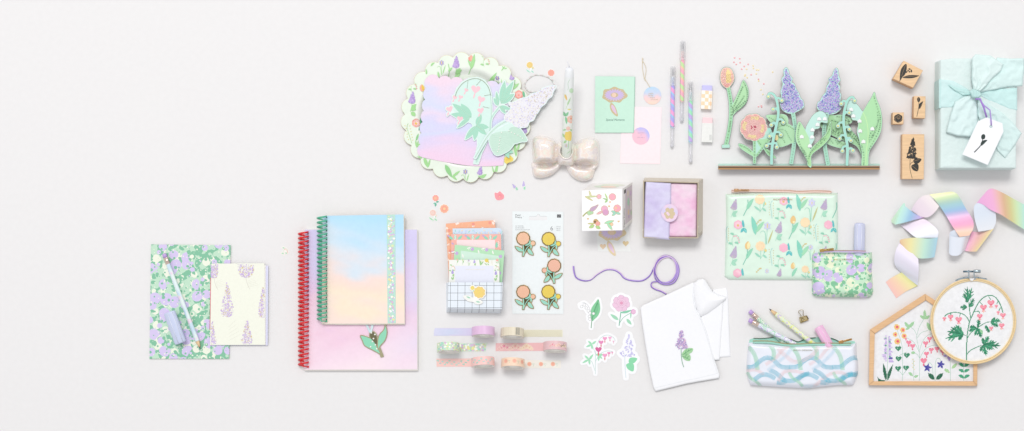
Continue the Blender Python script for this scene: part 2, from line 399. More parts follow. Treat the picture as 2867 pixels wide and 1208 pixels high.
# ------------------------------------------------------------------ motifs (about 100 units tall, y down)
def m_lilac(c1='#b9a3dc', c2='#a68cd0', g='#8fd0a8', leaf=True, n=75, dot=3.6, seed=3, stem=1.8, c3='#cbbde8'):
    r = random.Random(seed); out = [(stroke([(0, 0), (1, 20), (-3, 50)], stem), g)]
    if leaf: out += [(leafp((0, 34), (22, 10), 8), g), (leafp((0, 34), (24, 38), 8), g)]
    out.append((smooth([(0, -50), (-7, -30), (-15, -8), (-14, 4), (0, 8), (14, 4), (15, -8), (7, -30)], 2), c1))
    for i in range(n):
        t = r.random()**0.6; y = -50+t*58; x = r.uniform(-1, 1)*(2+16*t) if t < .93 else r.uniform(-1, 1)*12
        out.append((ell(x, y, dot*r.uniform(.7, 1.1), None, r.random(), 5), r.choice([c1, c2, c3, c2])))
    return out
def m_tulip(c1='#f6e6ae', c2='#f3c58f', g='#8fd6b4', st='#86cfae'):
    return [(stroke([(0, -18), (3, 10), (-10, 50)], 3), st), (leafp((1, 24), (24, -26), 8, -3), g),
            (smooth([(0, -52), (-11, -38), (-9, -22), (0, -17), (9, -22), (11, -38)], 3), c2), (smooth([(3, -50), (-3, -36), (2, -19), (9, -24), (10, -38)], 3), c1)]
def m_lily(g1='#8fd9bd', g2='#a8e0bd', bell='#e6c98a', n=4):
    out = [(leafp((2, 50), (-18, -46), 13, 4), g1), (leafp((4, 38), (46, -18), 10, -3), g2), (stroke([(4, 44), (4, 0), (22, -28)], 1.4), g2)]
    for i in range(n): out.append((ell(8+i*7, -8-i*8+(i > 2)*6, 4, 4, 0, 8), bell))
    return out
def m_peony(c='#fbe0b4', c2='#f9d0b8', g='#9bdcbd', bud='#f3d586', line='#f6c7a4', lw=1.0):
    out = [(stroke([(0, 0), (2, 25), (0, 50)], 2.4), g), (stroke([(0, 48), (16, 24), (28, 8)], 2), g), (leafp((0, 40), (-32, 14), 6), g), (leafp((14, 26), (36, 44), 6), g),
           (leafp((20, 18), (28, -12), 4), g), (scal(28, 2, 8, 6), bud), (scal(0, -22, 28, 9), c), (scal(0, -22, 20, 8, .14, .3), c2), (scal(-1, -22, 17, 8, .14, .3), c)]
    for k, (rr, n) in enumerate(((17, 7), (11, 6), (5, 4))):
        for i in range(n):
            a = 2*PI*i/n+k; out.append((stroke([(rr*math.cos(a+d), -22+rr*math.sin(a+d)) for d in (-.32, 0, .32)], lw), line))
    return out
def m_rose(c='#f9b9cd', ct='#ecc07e', g='#62c3c6', g2='#8be0d4'):
    return [(scal(-14, -6, 25, 6, .1), c), (scal(-14, -6, 17, 5, .12, .5), mix(c, '#fff0f0', .35)), (scal(-15, -2, 7, 6), ct),
            (leafp((18, 10), (12, -34), 7, -2), g), (leafp((18, 12), (0, 38), 7), g), (leafp((18, 12), (32, 40), 8), g), (leafp((18, 12), (31, 37), 3), g2)]
def m_iris(p='#d9d8f6', y='#ecd583', g='#9fdcc0', g2='#d0d29a'):
    out = [(stroke([(0, -22), (0, 50)], 1.8), g), (stroke([(-2, 50), (-8, 0), (-22, -8), (-30, 2)], 3.6, 1), g), (leafp((6, 48), (26, -16), 3.4), g2)]
    for a in (-2.6, -1.57, -.5, .5, 2.6, 1.57): out.append((leafp((0, -30), (17*math.cos(a), -30+20*math.sin(a)), 5), p))
    out.append((leafp((0, -18), (0, -44), 3), y)); return out
def m_bleed(p='#f7bccb', g='#92d8b6'):
    out = [(stroke([(-8, 45), (-14, 0), (4, -32), (30, -20), (34, 14)], 1.8), g)]
    for x, y in ((0, -22), (14, -24), (26, -12), (32, 2), (34, 18)): out.append((heart(x, y, 6, PI*0), p))
    for cx, cy in ((-26, 30), (-14, -34), (16, 26)):
        for a in (-2.6, -2.0, -1.2, -.6, .1): out.append((leafp((cx, cy), (cx+16*math.cos(a), cy+16*math.sin(a)), 3), g))
    return out
def m_sprig(g='#7cc6c8', d='#dcc37c'):
    out = [(stroke([(4, -48), (-6, -30), (-3, 10), (2, 50)], 1.6), g)]
    for i in range(6): out += [(ell(-14+3*(i % 2), -40+i*14, 2.4), d), (ell(9, -34+i*14, 2.4), d)]
    return out
def m_mix(name, seed=1):
    return {'lilac': lambda: m_lilac(seed=seed, n=40), 'tulip': m_tulip, 'lily': m_lily, 'peony': m_peony, 'rose': m_rose, 'iris': m_iris, 'bleed': m_bleed, 'sprig': m_sprig}[name]()
def cover(b, c4, z0, z1, colfn, fin='satin', side='#f6f3ee', nx=24, ny=32):
    b.prism(c4, z0, z1-0.3, colfn(.5, .5), fin, side); b.patch(c4, nx, ny, z1, colfn, fin)
def wn(x, y, s=1.0, seed=0): return noise.noise(Vector((x*s, y*s, seed)))
def fbm(x, y, s=1.0, seed=0): return wn(x, y, s, seed)+.5*wn(x, y, 2*s, seed+5)+.25*wn(x, y, 4*s, seed+9)

# ------------------------------------------------------------------ the surface
b = B(); b.F([b.P(-3000, -2400, 0), b.P(-3000, 3600, 0), b.P(7000, 3600, 0), b.P(7000, -2400, 0)], '#ebeaea', 'table'); add('tabletop', b, kind='structure')

# ------------------------------------------------------------------ left: marbled notebook, lilac booklet, pencil, highlighter
A1 = Z(400, 640, .36866)
t = thing('notebook', 'large green, lilac and cream marbled notebook at the far left, partly under the cream booklet', 'notebook', 531, 845)
b = B(); b.prism(A1((62, 122), (667, 128), (655, 990), (50, 990)), 2.2, 4.2, '#c3e4cb', 'marble_sheet', side='#e6efe6'); add('cover', b, t)
b = B(); b.prism(A1((66, 126), (664, 131), (651, 986), (54, 986)), 0.2, 2.2, '#f5f3ee', 'paper'); add('pages', b, t)
t = thing('booklet', 'small cream booklet printed with lilac blossom, pink thread spine, on the marbled notebook edge', 'booklet', 665, 850)
q = A1((520, 268), (922, 265), (928, 884), (510, 886))
b = B(); b.prism(q, 7.0, 8.2, '#f4f6e8', 'card')
rd = random.Random(4)
def lil_spray(cx, cy, w, h, col='#cdb6e4', gold='#e3cfa0', top=False):
    out = [(stroke([(cx, cy+h*.5), (cx+8, cy+h*.9), (cx+30, cy+h*1.35)], 3), '#dcd8cf')]
    for i in range(5): out.append((stroke([(cx+12, cy+h*(.8+.1*i)), (cx+60+10*i, cy+h*(.62+.1*i))], 1.2), '#e2e0d4'))
    for i in range(300):
        tt = rd.random()**.6; ww = w*(.06+.94*tt)*(1 if tt < .8 else 1-2.6*(tt-.8)) if not top else w*math.sqrt(max(0, 1-max(0, tt-.3)**2*1.6))
        x = cx+rd.uniform(-1, 1)*ww; y = cy-h*.5+tt*h
        out.append((ell(x, y, rd.uniform(3, 6), None, rd.random(), 5), rd.choice([col, col, '#dccdf0', '#d3bdea', gold, '#f7f3ee', '#f4f6e8'])))
    return [(A1(p), c) for p, c in out]
def clipd(sh, x0, y0, x1, y1): return [(p, c) for p, c in sh if all(x0 <= a <= x1 and y0 <= d <= y1 for a, d in p)]
for args in ((640, 540, 62, 260), (782, 315, 62, 110), (540, 320, 30, 110), (790, 790, 52, 190), (912, 560, 46, 230), (528, 800, 34, 190)):
    b.draw(clipd(lil_spray(*args, top=args[3] == 110), q[3][0]+1, q[0][1]+1, q[2][0]-1, q[2][1]-1), 8.2)
add('cover', b, t)
b = B(); b.prism(A1((524, 276), (932, 278), (932, 886), (514, 886)), 5.2, 6.9, '#f8f6f0', 'paper'); add('pages', b, t)
b = B(); b.prism(A1((530, 282), (952, 283), (948, 889), (520, 888)), 4.4, 5.1, '#dfe0f7', 'card'); add('back_cover', b, t)
b = B(); b.tube([A1([p])[0]+(7.4,) for p in ((516, 375), (513, 560), (509, 770))], 0.9, '#f06a86', 'fabric', 6); add('thread', b, t)
def pencil(name, label, p0, p1, z0, z1, colfn, r=6.3, point=True, eraser=True, tipcol='#5a5556', group=None, ecol='#c3a3e0', pr=1.0):
    (x0, y0), (x1, y1) = p0, p1; t = thing(name, label, 'pencil', (x0+x1)/2, (y0+y1)/2, 0, group)
    L = math.hypot(x1-x0, y1-y0); at_ = lambda d: (x0+(x1-x0)*d/L, y0+(y1-y0)*d/L, z0+(z1-z0)*d/L); s = 0
    if eraser:
        b = B(); b.tube([at_(0), at_(1), at_(12)], [r*.7, r*.98, r*.98], ecol, 'satin', 12); add('eraser', b, t)
        b = B(); ds = [12, 14, 15, 17, 20, 21, 22, 27, 28, 30, 32]; b.tube([at_(d) for d in ds], [r*(1.06 if i % 2 else .98) for i in range(len(ds))], '#efd9cc', 'metal', 12); add('ferrule', b, t); s = 31
    e = L-(24 if point else 0)
    n = 110; b = B(); b.tube([at_(s+(e-s)*i/n) for i in range(n+1)], r, colfn, 'gloss', 28, smf=True); add('barrel', b, t)
    if point:
        b = B(); b.tube([at_(e), at_(e+17)], [r*.97, r*.42], '#eccb9d', 'wood', 12); add('sharpened_wood', b, t)
        b = B(); b.tube([at_(e+17), at_(L)], [r*.4, .5], tipcol, 'satin', 8); add('lead', b, t)
    return t
pencil('pencil', 'pale blue pencil with purple eraser lying across the marbled notebook', (459, 711), (561, 978), 10.6, 10.6,
       lambda t, a: mix('#cfe6f6', '#e9f6f4', .5+1.2*wn(t*9, a*3, 1, 2)) if wn(t*13, a*4, 1, 7) < .28 else '#f3dfee')
def marker(name, label, p0, p1, z, rx, colr, ry=.8, cap=None, capc=None, group=None):
    t = thing(name, label, 'highlighter', (p0[0]+p1[0])/2, (p0[1]+p1[1])/2, 0, group)
    lp = lambda u: (p0[0]+(p1[0]-p0[0])*u, p0[1]+(p1[1]-p0[1])*u, z)
    b = B(); u = [0, .012, .03, .06, .94, .97, .99, 1]; k = [.82, .9, .97, 1, 1, .98, .93, .84]
    b.tube([lp(x) for x in u], [rx*x for x in k], colr, 'satin', 28, sq=ry); 
    add('body', b, t)
    b = B()
    for s_ in (-.38, .38):   # raised ribs along the barrel
        dx, dy = p1[0]-p0[0], p1[1]-p0[1]; L = math.hypot(dx, dy); nx, ny = -dy/L*rx*s_, dx/L*rx*s_
        b.tube([(lp(x)[0]+nx, lp(x)[1]+ny, z+rx*ry*.90) for x in (.03, .5, .97)], 1.5, mix(colr, '#ffffff', .25), 'satin', 6)
    add('rib', b, t)
    b = B(); d = 0.012; b.tube([lp(1-d), lp(1+.012)], [rx*.66, rx*.6], capc or mix(colr, '#8f93b8', .25), 'satin', 20, sq=ry); add('end_plug', b, t)
    return t
HG = 'chunky pastel highlighters'
marker('highlighter', 'pale lavender blue highlighter lying on the marbled notebook', (474, 874), (506, 961), 19.5, 17, '#ccd5ef', group=HG)

# ------------------------------------------------------------------ spiral notebooks
N1 = Z(800, 580, .46083)
def coil(b, x, y0, y1, r, zc, n, colr, tr=1.9):
    pts = []; m = n*18
    for i in range(m+1):
        a = 2*PI*i/18+PI*.1; pts.append((x+r*math.cos(a), y0+(y1-y0)*i/m, zc+r*math.sin(a)))
    b.tube(pts, tr, colr, 'satin', 8)
def wc_pink(u, v):
    n = fbm(u*1.3, v*3+u*1.2, 1.2, 3)
    c = stops([(0, '#d9d2f5'), (.25, '#dcd2f4'), (.45, '#eacdee'), (.6, '#f5d3e6'), (.75, '#f7dcec'), (.9, '#f9e2ef'), (1.1, '#fbe9f0')], v+.22*n+.10*fbm(u*.6+2, v*7+u*3, 1, 6))
    return mix(c, '#dadaf8', max(0, (u-.62)*1.9)*(1-abs(v-.55)*1.4)*(.6+n)) if u > .6 else c
def wc_blue(u, v):
    n = fbm(u*1.2, v*2.4, 1.3, 11)
    return stops([(0, '#b8e4fd'), (.2, '#c4e6fb'), (.38, '#dde9f4'), (.5, '#fae3dc'), (.66, '#fde4d4'), (.8, '#fdebd3'), (.9, '#fde6da'), (1.1, '#fbe4dc')], v-.25*(u-.5)+.17*n+.07*fbm(u*.8, v*8-u*2, 1, 17))
SG = 'spiral bound notebooks'
t = thing('spiral_notebook', 'larger pink and lilac spiral notebook with red wire coil, underneath', 'notebook', 1008, 840, 0, SG)
q = N1((116, 138), (797, 138), (799, 986), (112, 989)); b = B(); cover(b, q, 11.5, 13.2, wc_pink, 'satin', '#f3ecef')
for i in range(30): b.poly(ell(862.3, 655.5+i*12.42, 2.1, 2.1, 0, 8), 13.2, '#6e4048')
add('cover', b, t)
b = B(); b.prism(N1((122, 140), (801, 140), (802, 993), (116, 993)), 1.5, 11.4, '#f7f5ee', 'paper'); add('pages', b, t)
b = B(); b.prism(N1((118, 141), (799, 141), (801, 995), (113, 995)), 0.1, 1.4, '#efe6df', 'card'); add('back_cover', b, t)
b = B(); coil(b, 849.5, 650, 1028, 13.5, 13.9, 30, '#e01522', 2.6); b.tube([(862, 1028, 16), (848, 1026, 28), (842, 1014, 27), (846, 1010, 26)], 1.9, '#e01522', 'gloss', 6); add('wire_coil', b, t)
t = thing('spiral_notebook', 'smaller blue and peach spiral notebook with green wire coil, on top', 'notebook', 1016, 755, 0, SG)
TOP = N1((224, 53), (520, 54), (560, 60), (580, 61), (608, 52), (716, 44), (721, 707), (219, 709))
q = N1((224, 54), (716, 46), (721, 707), (219, 709)); b = B(); z0 = 14
cover(b, q, z0+11, z0+12.6, wc_blue, 'satin', '#f3ecdf')
for i in range(24): b.poly(ell(914.5, 609.5+i*12.45, 1.9, 1.9, 0, 8), z0+12.6, '#2f5a4c')
add('cover', b, t)
b = B(); s_ = N1((613, 48), (665, 46), (669, 705), (619, 707)); b.prism(s_, z0+12.7, z0+13, '#bfe6d8', 'satin'); rd = random.Random(9)
for i in range(240):
    v = rd.random(); x = s_[0][0]+4.5+rd.random()*15.6+2.2*v; y = s_[0][1]+5+v*296
    b.poly(ell(x, y, rd.uniform(1.2, 4.2), rd.uniform(1.2, 3.6), rd.random()*3, 8), z0+13, rd.choice(['#d9bfe8', '#e9b8dc', '#c8ecdc', '#e4eebb', '#f6e9a8', '#d4f0e6', '#bfe6d8', '#cfd8f4', '#ffffff']))
for i in range(11): b.poly(ell(s_[0][0]+5+rd.random()*16, s_[0][1]+12+i*27.2, 3.4, 3.4, 0, 10), z0+13.2, '#fffdf2', 'satin')
add('washi_strip', b, t, label='confetti patterned tape strip along the cover')
b = B(); b.prism(N1((226, 56), (719, 50), (724, 712), (224, 713)), z0+1.6, z0+10.9, '#f8f4e8', 'paper'); b.prism(N1((300, 60), (600, 60), (575, 716), (300, 716)), z0+4, z0+5, '#f4f1e6', 'paper'); add('pages', b, t)
b = B(); b.prism(N1((222, 58), (722, 52), (725, 715), (221, 714)), z0+.1, z0+1.5, '#efe7d6', 'card'); add('back_cover', b, t)
b = B(); coil(b, 901.5, 606, 900, 13, z0+14, 24, '#4fb894', 2.4); b.tube([(914, 900, 30), (900, 900, 42), (892, 890, 39)], 1.9, '#5cb996', 'gloss', 6); add('wire_coil', b, t)
t = thing('bookmark', 'gold edged lily of the valley bookmark on ribbon below the small notebook', 'bookmark', 1048, 950)
l1 = smooth(N1((453, 780), (500, 790), (540, 812), (553, 845), (578, 895), (530, 872), (480, 845), (465, 815)), 3); l2 = smooth(N1((605, 712), (617, 760), (605, 810), (575, 845), (562, 870), (556, 835), (565, 780), (595, 745)), 3)
ct = smooth(N1((508, 770), (530, 755), (552, 775), (560, 820), (552, 850), (530, 820), (512, 800)), 3); st = N1((550, 840), (568, 840), (595, 908), (578, 914))
o = trace([l1, l2, ct, st], .8, .8)
b = B(); b.prism(o, 14.5, 16, '#cfc9a4', 'metal', bev=.3); add('charm', b, t)
b = B(); b.poly(inset(l1, 2), 16, '#93dcbb', 'gloss'); b.poly(inset(l2, 2), 16, '#93dcbb', 'gloss'); b.poly(inset(ct, 2), 16, '#8e8a6c', 'metal')
for x, y in ((520, 765), (542, 775), (533, 800), (527, 818), (545, 838), (553, 862), (516, 850)): b.dome(*N1([(x, y)])[0], 2.6, 16.2, '#f4f6ee', 'gloss')
add('enamel', b, t)
b = B(); b.poly(N1((482, 712), (497, 712), (522, 765), (510, 770)), 15.6, '#cfe4ea', 'satin'); b.poly(N1((519, 712), (536, 712), (522, 768), (512, 764)), 16.4, '#d6e9ee', 'satin'); add('ribbon', b, t)

# ------------------------------------------------------------------ loose little paper flowers
SL = 'small floral paper stickers scattered on the table'
def flat_sticker(shapes, label, grow=1.2, back='#f4f4f2', z=0.05, name='paper_flower', cat='paper flower', group=SL, fin='card', cell=.8, th=.45):
    o = trace([s[0] for s in shapes], grow, cell); b = B(); b.prism(o, z, z+th, back, fin); b.draw(shapes, z+th); return add(name, b, label=label, cat=cat, group=group)
flat_sticker(xf(m_peony('#efd283', '#e6c272', '#a9dcc8', '#e6d38c', '#dcb964'), 1483, 190, .33), 'yellow paper flower with stem, left above the beaded loop')
flat_sticker(xf(m_peony('#f6a795', '#f39a88', '#b8d9d0', '#f4f2f0', '#e88a78')[:2]+m_peony('#f6a795', '#f3b09f', '#b8d9d0', '#f4f2f0', '#e88a78')[6:], 1543, 212, .34), 'peach paper flower with stem beside the beaded loop, left of the candle')
flat_sticker(xf([(leafp((6, 10), (30, 4), 7), '#6fb8a0'), (leafp((4, 14), (-14, 22), 5), '#7cc1aa'), (leafp((6, 14), (2, 44), 8), '#6fb8a0'), (scal(4, -20, 24, 8), '#f7a69a'), (scal(4, -20, 16, 7), '#f9b3a0'), (scal(2, -20, 8, 6), '#fbc59c')], 1218, 563, .38), 'peach paper rose with three teal leaves, under the plate')
flat_sticker([(scal(1244, 585, 12.5, 9), '#f8bd9d'), (scal(1244, 585, 8.5, 8), '#f6a795'), (scal(1244, 585, 4, 6), '#fbd09e')], 'round peach paper blossom without leaves, above the memo cards')
flat_sticker(xf(m_peony('#f3d9cf', '#f0b4a4', '#a6ddb4', '#f3d9cf', '#e8a596'), 1212, 604, .34), 'faint white and coral paper flower with pale green leaves above the memo cards')
flat_sticker([(smooth([(1385, 540), (1393, 541), (1399, 536), (1405, 541), (1411, 547), (1411, 555), (1405, 560), (1392, 561), (1386, 553)], 3), '#f6a0a8'), (scal(1400, 549, 5, 6), '#f68e9c'), (ell(1399, 551, 1.8), '#f8c49c')], 'bright pink paper blossom between the plate and the sticker card')
flat_sticker(xf(m_lilac('#c9bbe8', '#bba9e2', '#9fe0bb', True, 24, 4, 5), 1466, 520, .26, 0)+xf(m_lilac('#c9bbe8', '#bba9e2', '#9fe0bb', True, 24, 4, 6), 1441, 525, .24, -.6), 'pair of tiny lilac paper sprigs below the bow candle holder', 1)
flat_sticker(xf(m_bleed('#f3a9a0', '#a9dcb8'), 797, 704, .24), 'tiny pale coral and green paper flower left of the spiral notebooks', 2.2, '#f5f3ec')

# ------------------------------------------------------------------ plate, napkin, cut-out cards
PX, PY = 1304.5, 329.0
def plz(r): 
    if r < 118: return 1.2
    if r < 140: t_ = (r-118)/22; return 1.2+9.5*(t_*t_*(3-2*t_))
    return 10.7-1.2*(r-140)/40
def plR(a): return 168+14.5*abs(math.sin(a*12+.6))**.62
t = thing('paper_plate', 'scalloped round paper plate printed with spring flowers', 'plate', PX, PY)
b = B(); NA = 288; rr = [0, 60, 110, 118, 122, 126, 130, 134, 138, 142, 150, 160]; rings = []
for r_ in rr: rings.append([b.P(PX+max(r_, .01)*math.cos(2*PI*i/NA), PY-max(r_, .01)*math.sin(2*PI*i/NA), plz(r_)) for i in range(NA)])
rings.append([b.P(PX+plR(2*PI*i/NA)*math.cos(2*PI*i/NA), PY-plR(2*PI*i/NA)*math.sin(2*PI*i/NA), 9.4+.8*abs(math.sin(2*PI*i/NA*12+.6))) for i in range(NA)])
rings.append([b.P(PX+(plR(2*PI*i/NA)+.8)*math.cos(2*PI*i/NA), PY-(plR(2*PI*i/NA)+.8)*math.sin(2*PI*i/NA), 8.0) for i in range(NA)])
rings.append([b.P(PX+140*math.cos(2*PI*i/NA), PY-140*math.sin(2*PI*i/NA), 6.5) for i in range(NA)])
for k in range(len(rings)-1):
    cc = '#eaf4e6' if k < 12 else '#eadfae'
    if 3 <= k <= 8: cc = '#edf3ea'
    for i in range(NA):
        j = (i+1) % NA; b.F((rings[k][i], rings[k][j], rings[k+1][j], rings[k+1][i]), cc, 'satin' if k < 12 else 'paper', k < 9)
add('plate_body', b, t)
def plclamp(x, y, z):
    r_ = math.hypot(x-PX, y-PY); m_ = plR(math.atan2(-(y-PY), x-PX))-1.5; k_ = min(1, m_/max(r_, .1)); return Wp(PX+(x-PX)*k_, PY+(y-PY)*k_, z)
b = B(mp=plclamp, zf=lambda x, y: plz(min(178, math.hypot(x-PX, y-PY)))+.8)
vp = dict(c1='#b78fd0', c2='#a57cc4', g='#a6d992')
Pl = Z(1100, 130, .36866)
def pm(sh, x, y, s, r=0): (X_, Y_), = Pl([(x, y)]); b.draw(xf(sh, X_, Y_, s*1.15, r), 0)
gr = '#a6dc96'
pm(m_lilac(c1='#c3aae0', c2='#b094d4', g=gr, c3='#c8b2e2'), 480, 150, .5, .05); pm(m_iris('#b3a2dc', '#ecd66a', gr, gr), 370, 160, .36)
pm(m_tulip('#f5b5a0', '#ee9c8e', gr, gr), 590, 140, .48, 0); pm([(leafp((0, 50), (14, -30), 9), gr), (leafp((0, 50), (-22, 0), 5), gr)], 600, 100, .45)
pm(m_bleed('#f0b0a8', gr), 700, 115, .3); pm([(leafp((-30, 30), (20, -40), 10), gr)], 310, 130, .25); pm([(leafp((-30, 30), (20, -30), 6), gr), (leafp((0, 10), (30, 0), 6), gr), (leafp((0, 10), (-20, -20), 6), gr)], 845, 165, .24)
pm(m_lilac(c1='#c3aae0', c2='#b094d4', g=gr), 145, 420, .5, .1); pm([(leafp((0, 0), (20, -22), 10), gr), (leafp((0, 6), (20, 26), 10), gr)], 140, 490, .5)
pm(m_tulip('#e9c64e', '#f3b0a0', gr, '#b8d89a'), 230, 370, .5, -.15); pm(m_rose('#f3a9a0', '#ecc25a', '#6fbd92'), 195, 590, .42, 0)
pm(m_bleed('#f0a0a0', gr), 150, 305, .28); pm(m_sprig('#a6cf86', '#e8de9a'), 125, 660, .5, -.2); pm(m_lilac(c1='#c3aae0', c2='#b094d4', g=gr), 905, 245, .36)
pm([(leafp((-30, 20), (30, -30), 12), gr)], 930, 310, .3); pm(m_rose('#f4a093', '#f4a093', '#6fbd92'), 975, 375, .42); pm(m_iris('#8f80c4', '#e6cc5a', gr, gr), 805, 270, .32, -.4)
pm([(leafp((-30, 50), (30, -40), 12), gr)], 750, 250, .4); pm([(leafp((-30, 20), (30, -20), 14), gr)], 500, 195, .25); pm([(leafp((-30, 20), (30, -20), 14), gr)], 490, 225, .25)
pm([(leafp((-20, -45), (24, 40), 15), '#95d18e'), (leafp((24, 40), (80, -4), 8), '#a6dc96'), (leafp((24, 30), (60, 60), 7), '#a6dc96')], 420, 950, .36)
pm(m_iris('#a99ad6', '#ecd66a', gr, gr), 550, 985, .34); pm(m_lilac(c1='#c3aae0', c2='#b094d4', g=gr), 660, 965, .38, .2); pm([(leafp((-30, 10), (34, -30), 14), gr)], 680, 1000, .3)
pm([(leafp((-20, -45), (10, 40), 14), gr), (leafp((10, 40), (30, -30), 8), gr)], 255, 885, .3); pm([(leafp((0, 45), (20, -45), 9), gr), (leafp((0, 45), (-22, -30), 4), gr)], 775, 935, .36)
pm([(scal(0, 0, 45, 8), '#f0d96a'), (scal(0, 0, 28, 7), '#ecc95a')], 880, 865, .26); pm([(leafp((0, 45), (-10, -45), 6), gr), (leafp((0, 45), (20, -35), 5), gr)], 935, 770, .5)
pm(m_lilac(c1='#c3aae0', c2='#b094d4', g=gr), 1000, 650, .4); pm([(leafp((-10, 30), (10, -30), 8), '#8fcf8e')], 185, 690, .3); pm(m_lilac(c1='#c3aae0', c2='#b094d4', g=gr), 225, 830, .3, 1.3)
pm([(leafp((0, 30), (-10, -30), 6), gr), (leafp((0, 30), (14, -26), 6), gr), (leafp((0, 30), (34, -6), 5), gr)], 180, 740, .3); pm([(stroke([(0, 40), (10, 0), (4, -40)], 4), gr), (leafp((4, 0), (26, -20), 6), gr)], 415, 190, .45)
pm([(leafp((0, 30), (-10, -30), 10), gr)], 255, 190, .25); pm([(leafp((0, 30), (-10, -30), 10), gr)], 350, 215, .25)
add('floral_print', b, t)
t0 = Z(1100, 130, .36866)
# napkin: scalloped left and top edges
def lobes(p0, p1, n, out):
    r_ = []; (x0, y0), (x1, y1) = p0, p1; L = math.hypot(x1-x0, y1-y0); nx, ny = (y1-y0)/L, -(x1-x0)/L
    for i in range(n*8):
        u = i/(n*8); h = out*abs(math.sin(PI*u*n))**.6; r_.append((x0+(x1-x0)*u+nx*h, y0+(y1-y0)*u+ny*h))
    return r_
np_ = lobes(t0([(200, 830)])[0], t0([(262, 235)])[0], 7, 7)+lobes(t0([(262, 235)])[0], t0([(890, 300)])[0], 7, 9)+t0([(880, 500), (838, 905)])+smooth(t0((838, 905), (700, 912), (560, 905), (380, 876), (230, 845), (200, 830)), 4, False)
def wc_nap(x, y):
    v = (y-205)/260; u = (x-1180)/230; n = fbm(u*.8, v*3.2, 1.3, 21)
    return stops([(0, '#f3dcec'), (.14, '#e2ddf4'), (.3, '#dadff8'), (.42, '#ecdcf0'), (.52, '#dcd9f6'), (.62, '#d8ddf8'), (.78, '#e3d6f3'), (.9, '#eed6ee'), (1.05, '#f3d3ea')], v+.26*n+.08*fbm(u*2, v*1.5, 1.5, 31))
b = B(); b.prism(np_, 10.9, 11.9, '#e3daf3', 'paper', '#e8b7b0')
b.gfill(np_, 12.05, wc_nap, 3, 'paper')
add('napkin', b, label='pastel pink and lilac scalloped paper napkin lying on the plate', cat='napkin')
F1 = Z(1235, 200, .258)
# bleeding heart card
t = thing('cutout_card', 'mint cut-out card of a bleeding heart with pink blossoms on the napkin', 'card', 1330, 330, 0, 'shaped flower cards on the plate')
arch = F1([(140, 290), (170, 190), (230, 120), (310, 80), (400, 72), (470, 100), (520, 170), (545, 260), (550, 400), (545, 520), (500, 690), (480, 760), (400, 1005), (355, 1000), (400, 800), (385, 640), (330, 560), (220, 520), (130, 420)])
def palm(cx, cy, tips, w): return [leafp((cx, cy), tp, w) for tp in tips]
leaves = palm(330, 500, [(120, 350), (215, 352), (105, 465)], 36)+palm(385, 590, [(435, 468), (520, 612), (490, 690), (362, 750), (262, 742)], 30)+palm(620, 375, [(600, 222), (570, 290)], 20)+palm(650, 350, [(690, 105), (785, 108), (795, 245)], 34)+palm(640, 378, [(700, 460), (755, 415)], 20)+palm(310, 500, [(175, 615), (225, 575)], 22)+palm(690, 850, [(560, 905), (740, 945), (785, 885)], 24)
leaves = [F1(l) for l in leaves]
hs = [(375, 195, 52, .15), (435, 305, 42, .3), (430, 425, 36, -.2), (272, 205, 24, .5), (212, 280, 26, .3), (148, 285, 26, .4), (92, 410, 38, -.3), (205, 515, 34, .1)]
hts = [F1(heart(x, y, s, r)) for x, y, s, r in hs]+[F1(leafp((x-8, y+s*.8), (x-25, y+s*2.0), 9)) for x, y, s, r in hs]
stem = F1(stroke([(640, 378), (545, 510), (530, 640), (490, 760), (380, 990)], 16))
o = trace([arch, stem]+leaves+hts, 2.6, 1.0)
b = B(); b.prism(o, 12.6, 14.6, '#e2f4ef', 'card', '#cfe6dc'); b.poly(arch, 14.6, '#d7f1e9'); add('card', b, t)
b = B(); b.n = 20; b.poly(stem, 14.6, '#bfe3d4')
b.poly(F1(stroke([(545, 520), (540, 300), (510, 170), (440, 100), (350, 80), (250, 120), (180, 200), (150, 270)], 7)), 14.6, '#bcd8c8')
for l in leaves: b.poly(l, 14.6, '#a9ddc6')
for h in hts: b.poly(h, 14.6, '#f8cbd4')
add('print', b, t)
b = B()
def dots(b, pts, n, r, z, col, fin='satin', f=F1):
    p = smooth(pts, 8, False)
    L = [0]
    for a, c in zip(p, p[1:]): L.append(L[-1]+math.hypot(c[0]-a[0], c[1]-a[1]))
    for i in range(n):
        d = L[-1]*i/(n-1); k = max(j for j in range(len(L)) if L[j] <= d+1e-9); k = min(k, len(p)-2); u = (d-L[k])/((L[k+1]-L[k]) or 1)
        x, y = f([(p[k][0]+(p[k+1][0]-p[k][0])*u, p[k][1]+(p[k+1][1]-p[k][1])*u)])[0]; b.dome(x, y, r, z, col, fin, 6)
dots(b, [(155, 270), (180, 200), (250, 120), (350, 82), (440, 95), (510, 170), (540, 260)], 52, .95, 15.4, '#b5ab8a', 'metal')
for a, c in (((290, 110), (280, 200)), ((430, 100), (385, 150)), ((470, 265), (530, 255)), ((455, 385), (520, 400))): dots(b, [a, c], 9, .8, 15.4, '#b9b196', 'metal')
for cx, cy, tips in ((385, 590, [(435, 480), (490, 670), (275, 700)]), (650, 350, [(690, 125), (770, 130), (780, 255)]), (620, 375, [(600, 250)]), (330, 500, [(160, 370)]), (310, 500, [(200, 600)]), (640, 378, [(700, 440)])):
    for tp in tips: dots(b, [(cx, cy), tp], 12, .8, 15.4, '#eef0dc')
add('gold_dots', b, t)
t = thing('cutout_card', 'glittering lilac blossom cut-out card with veined leaves, overlapping the bleeding heart card', 'card', 1420, 330, 0, 'shaped flower cards on the plate')
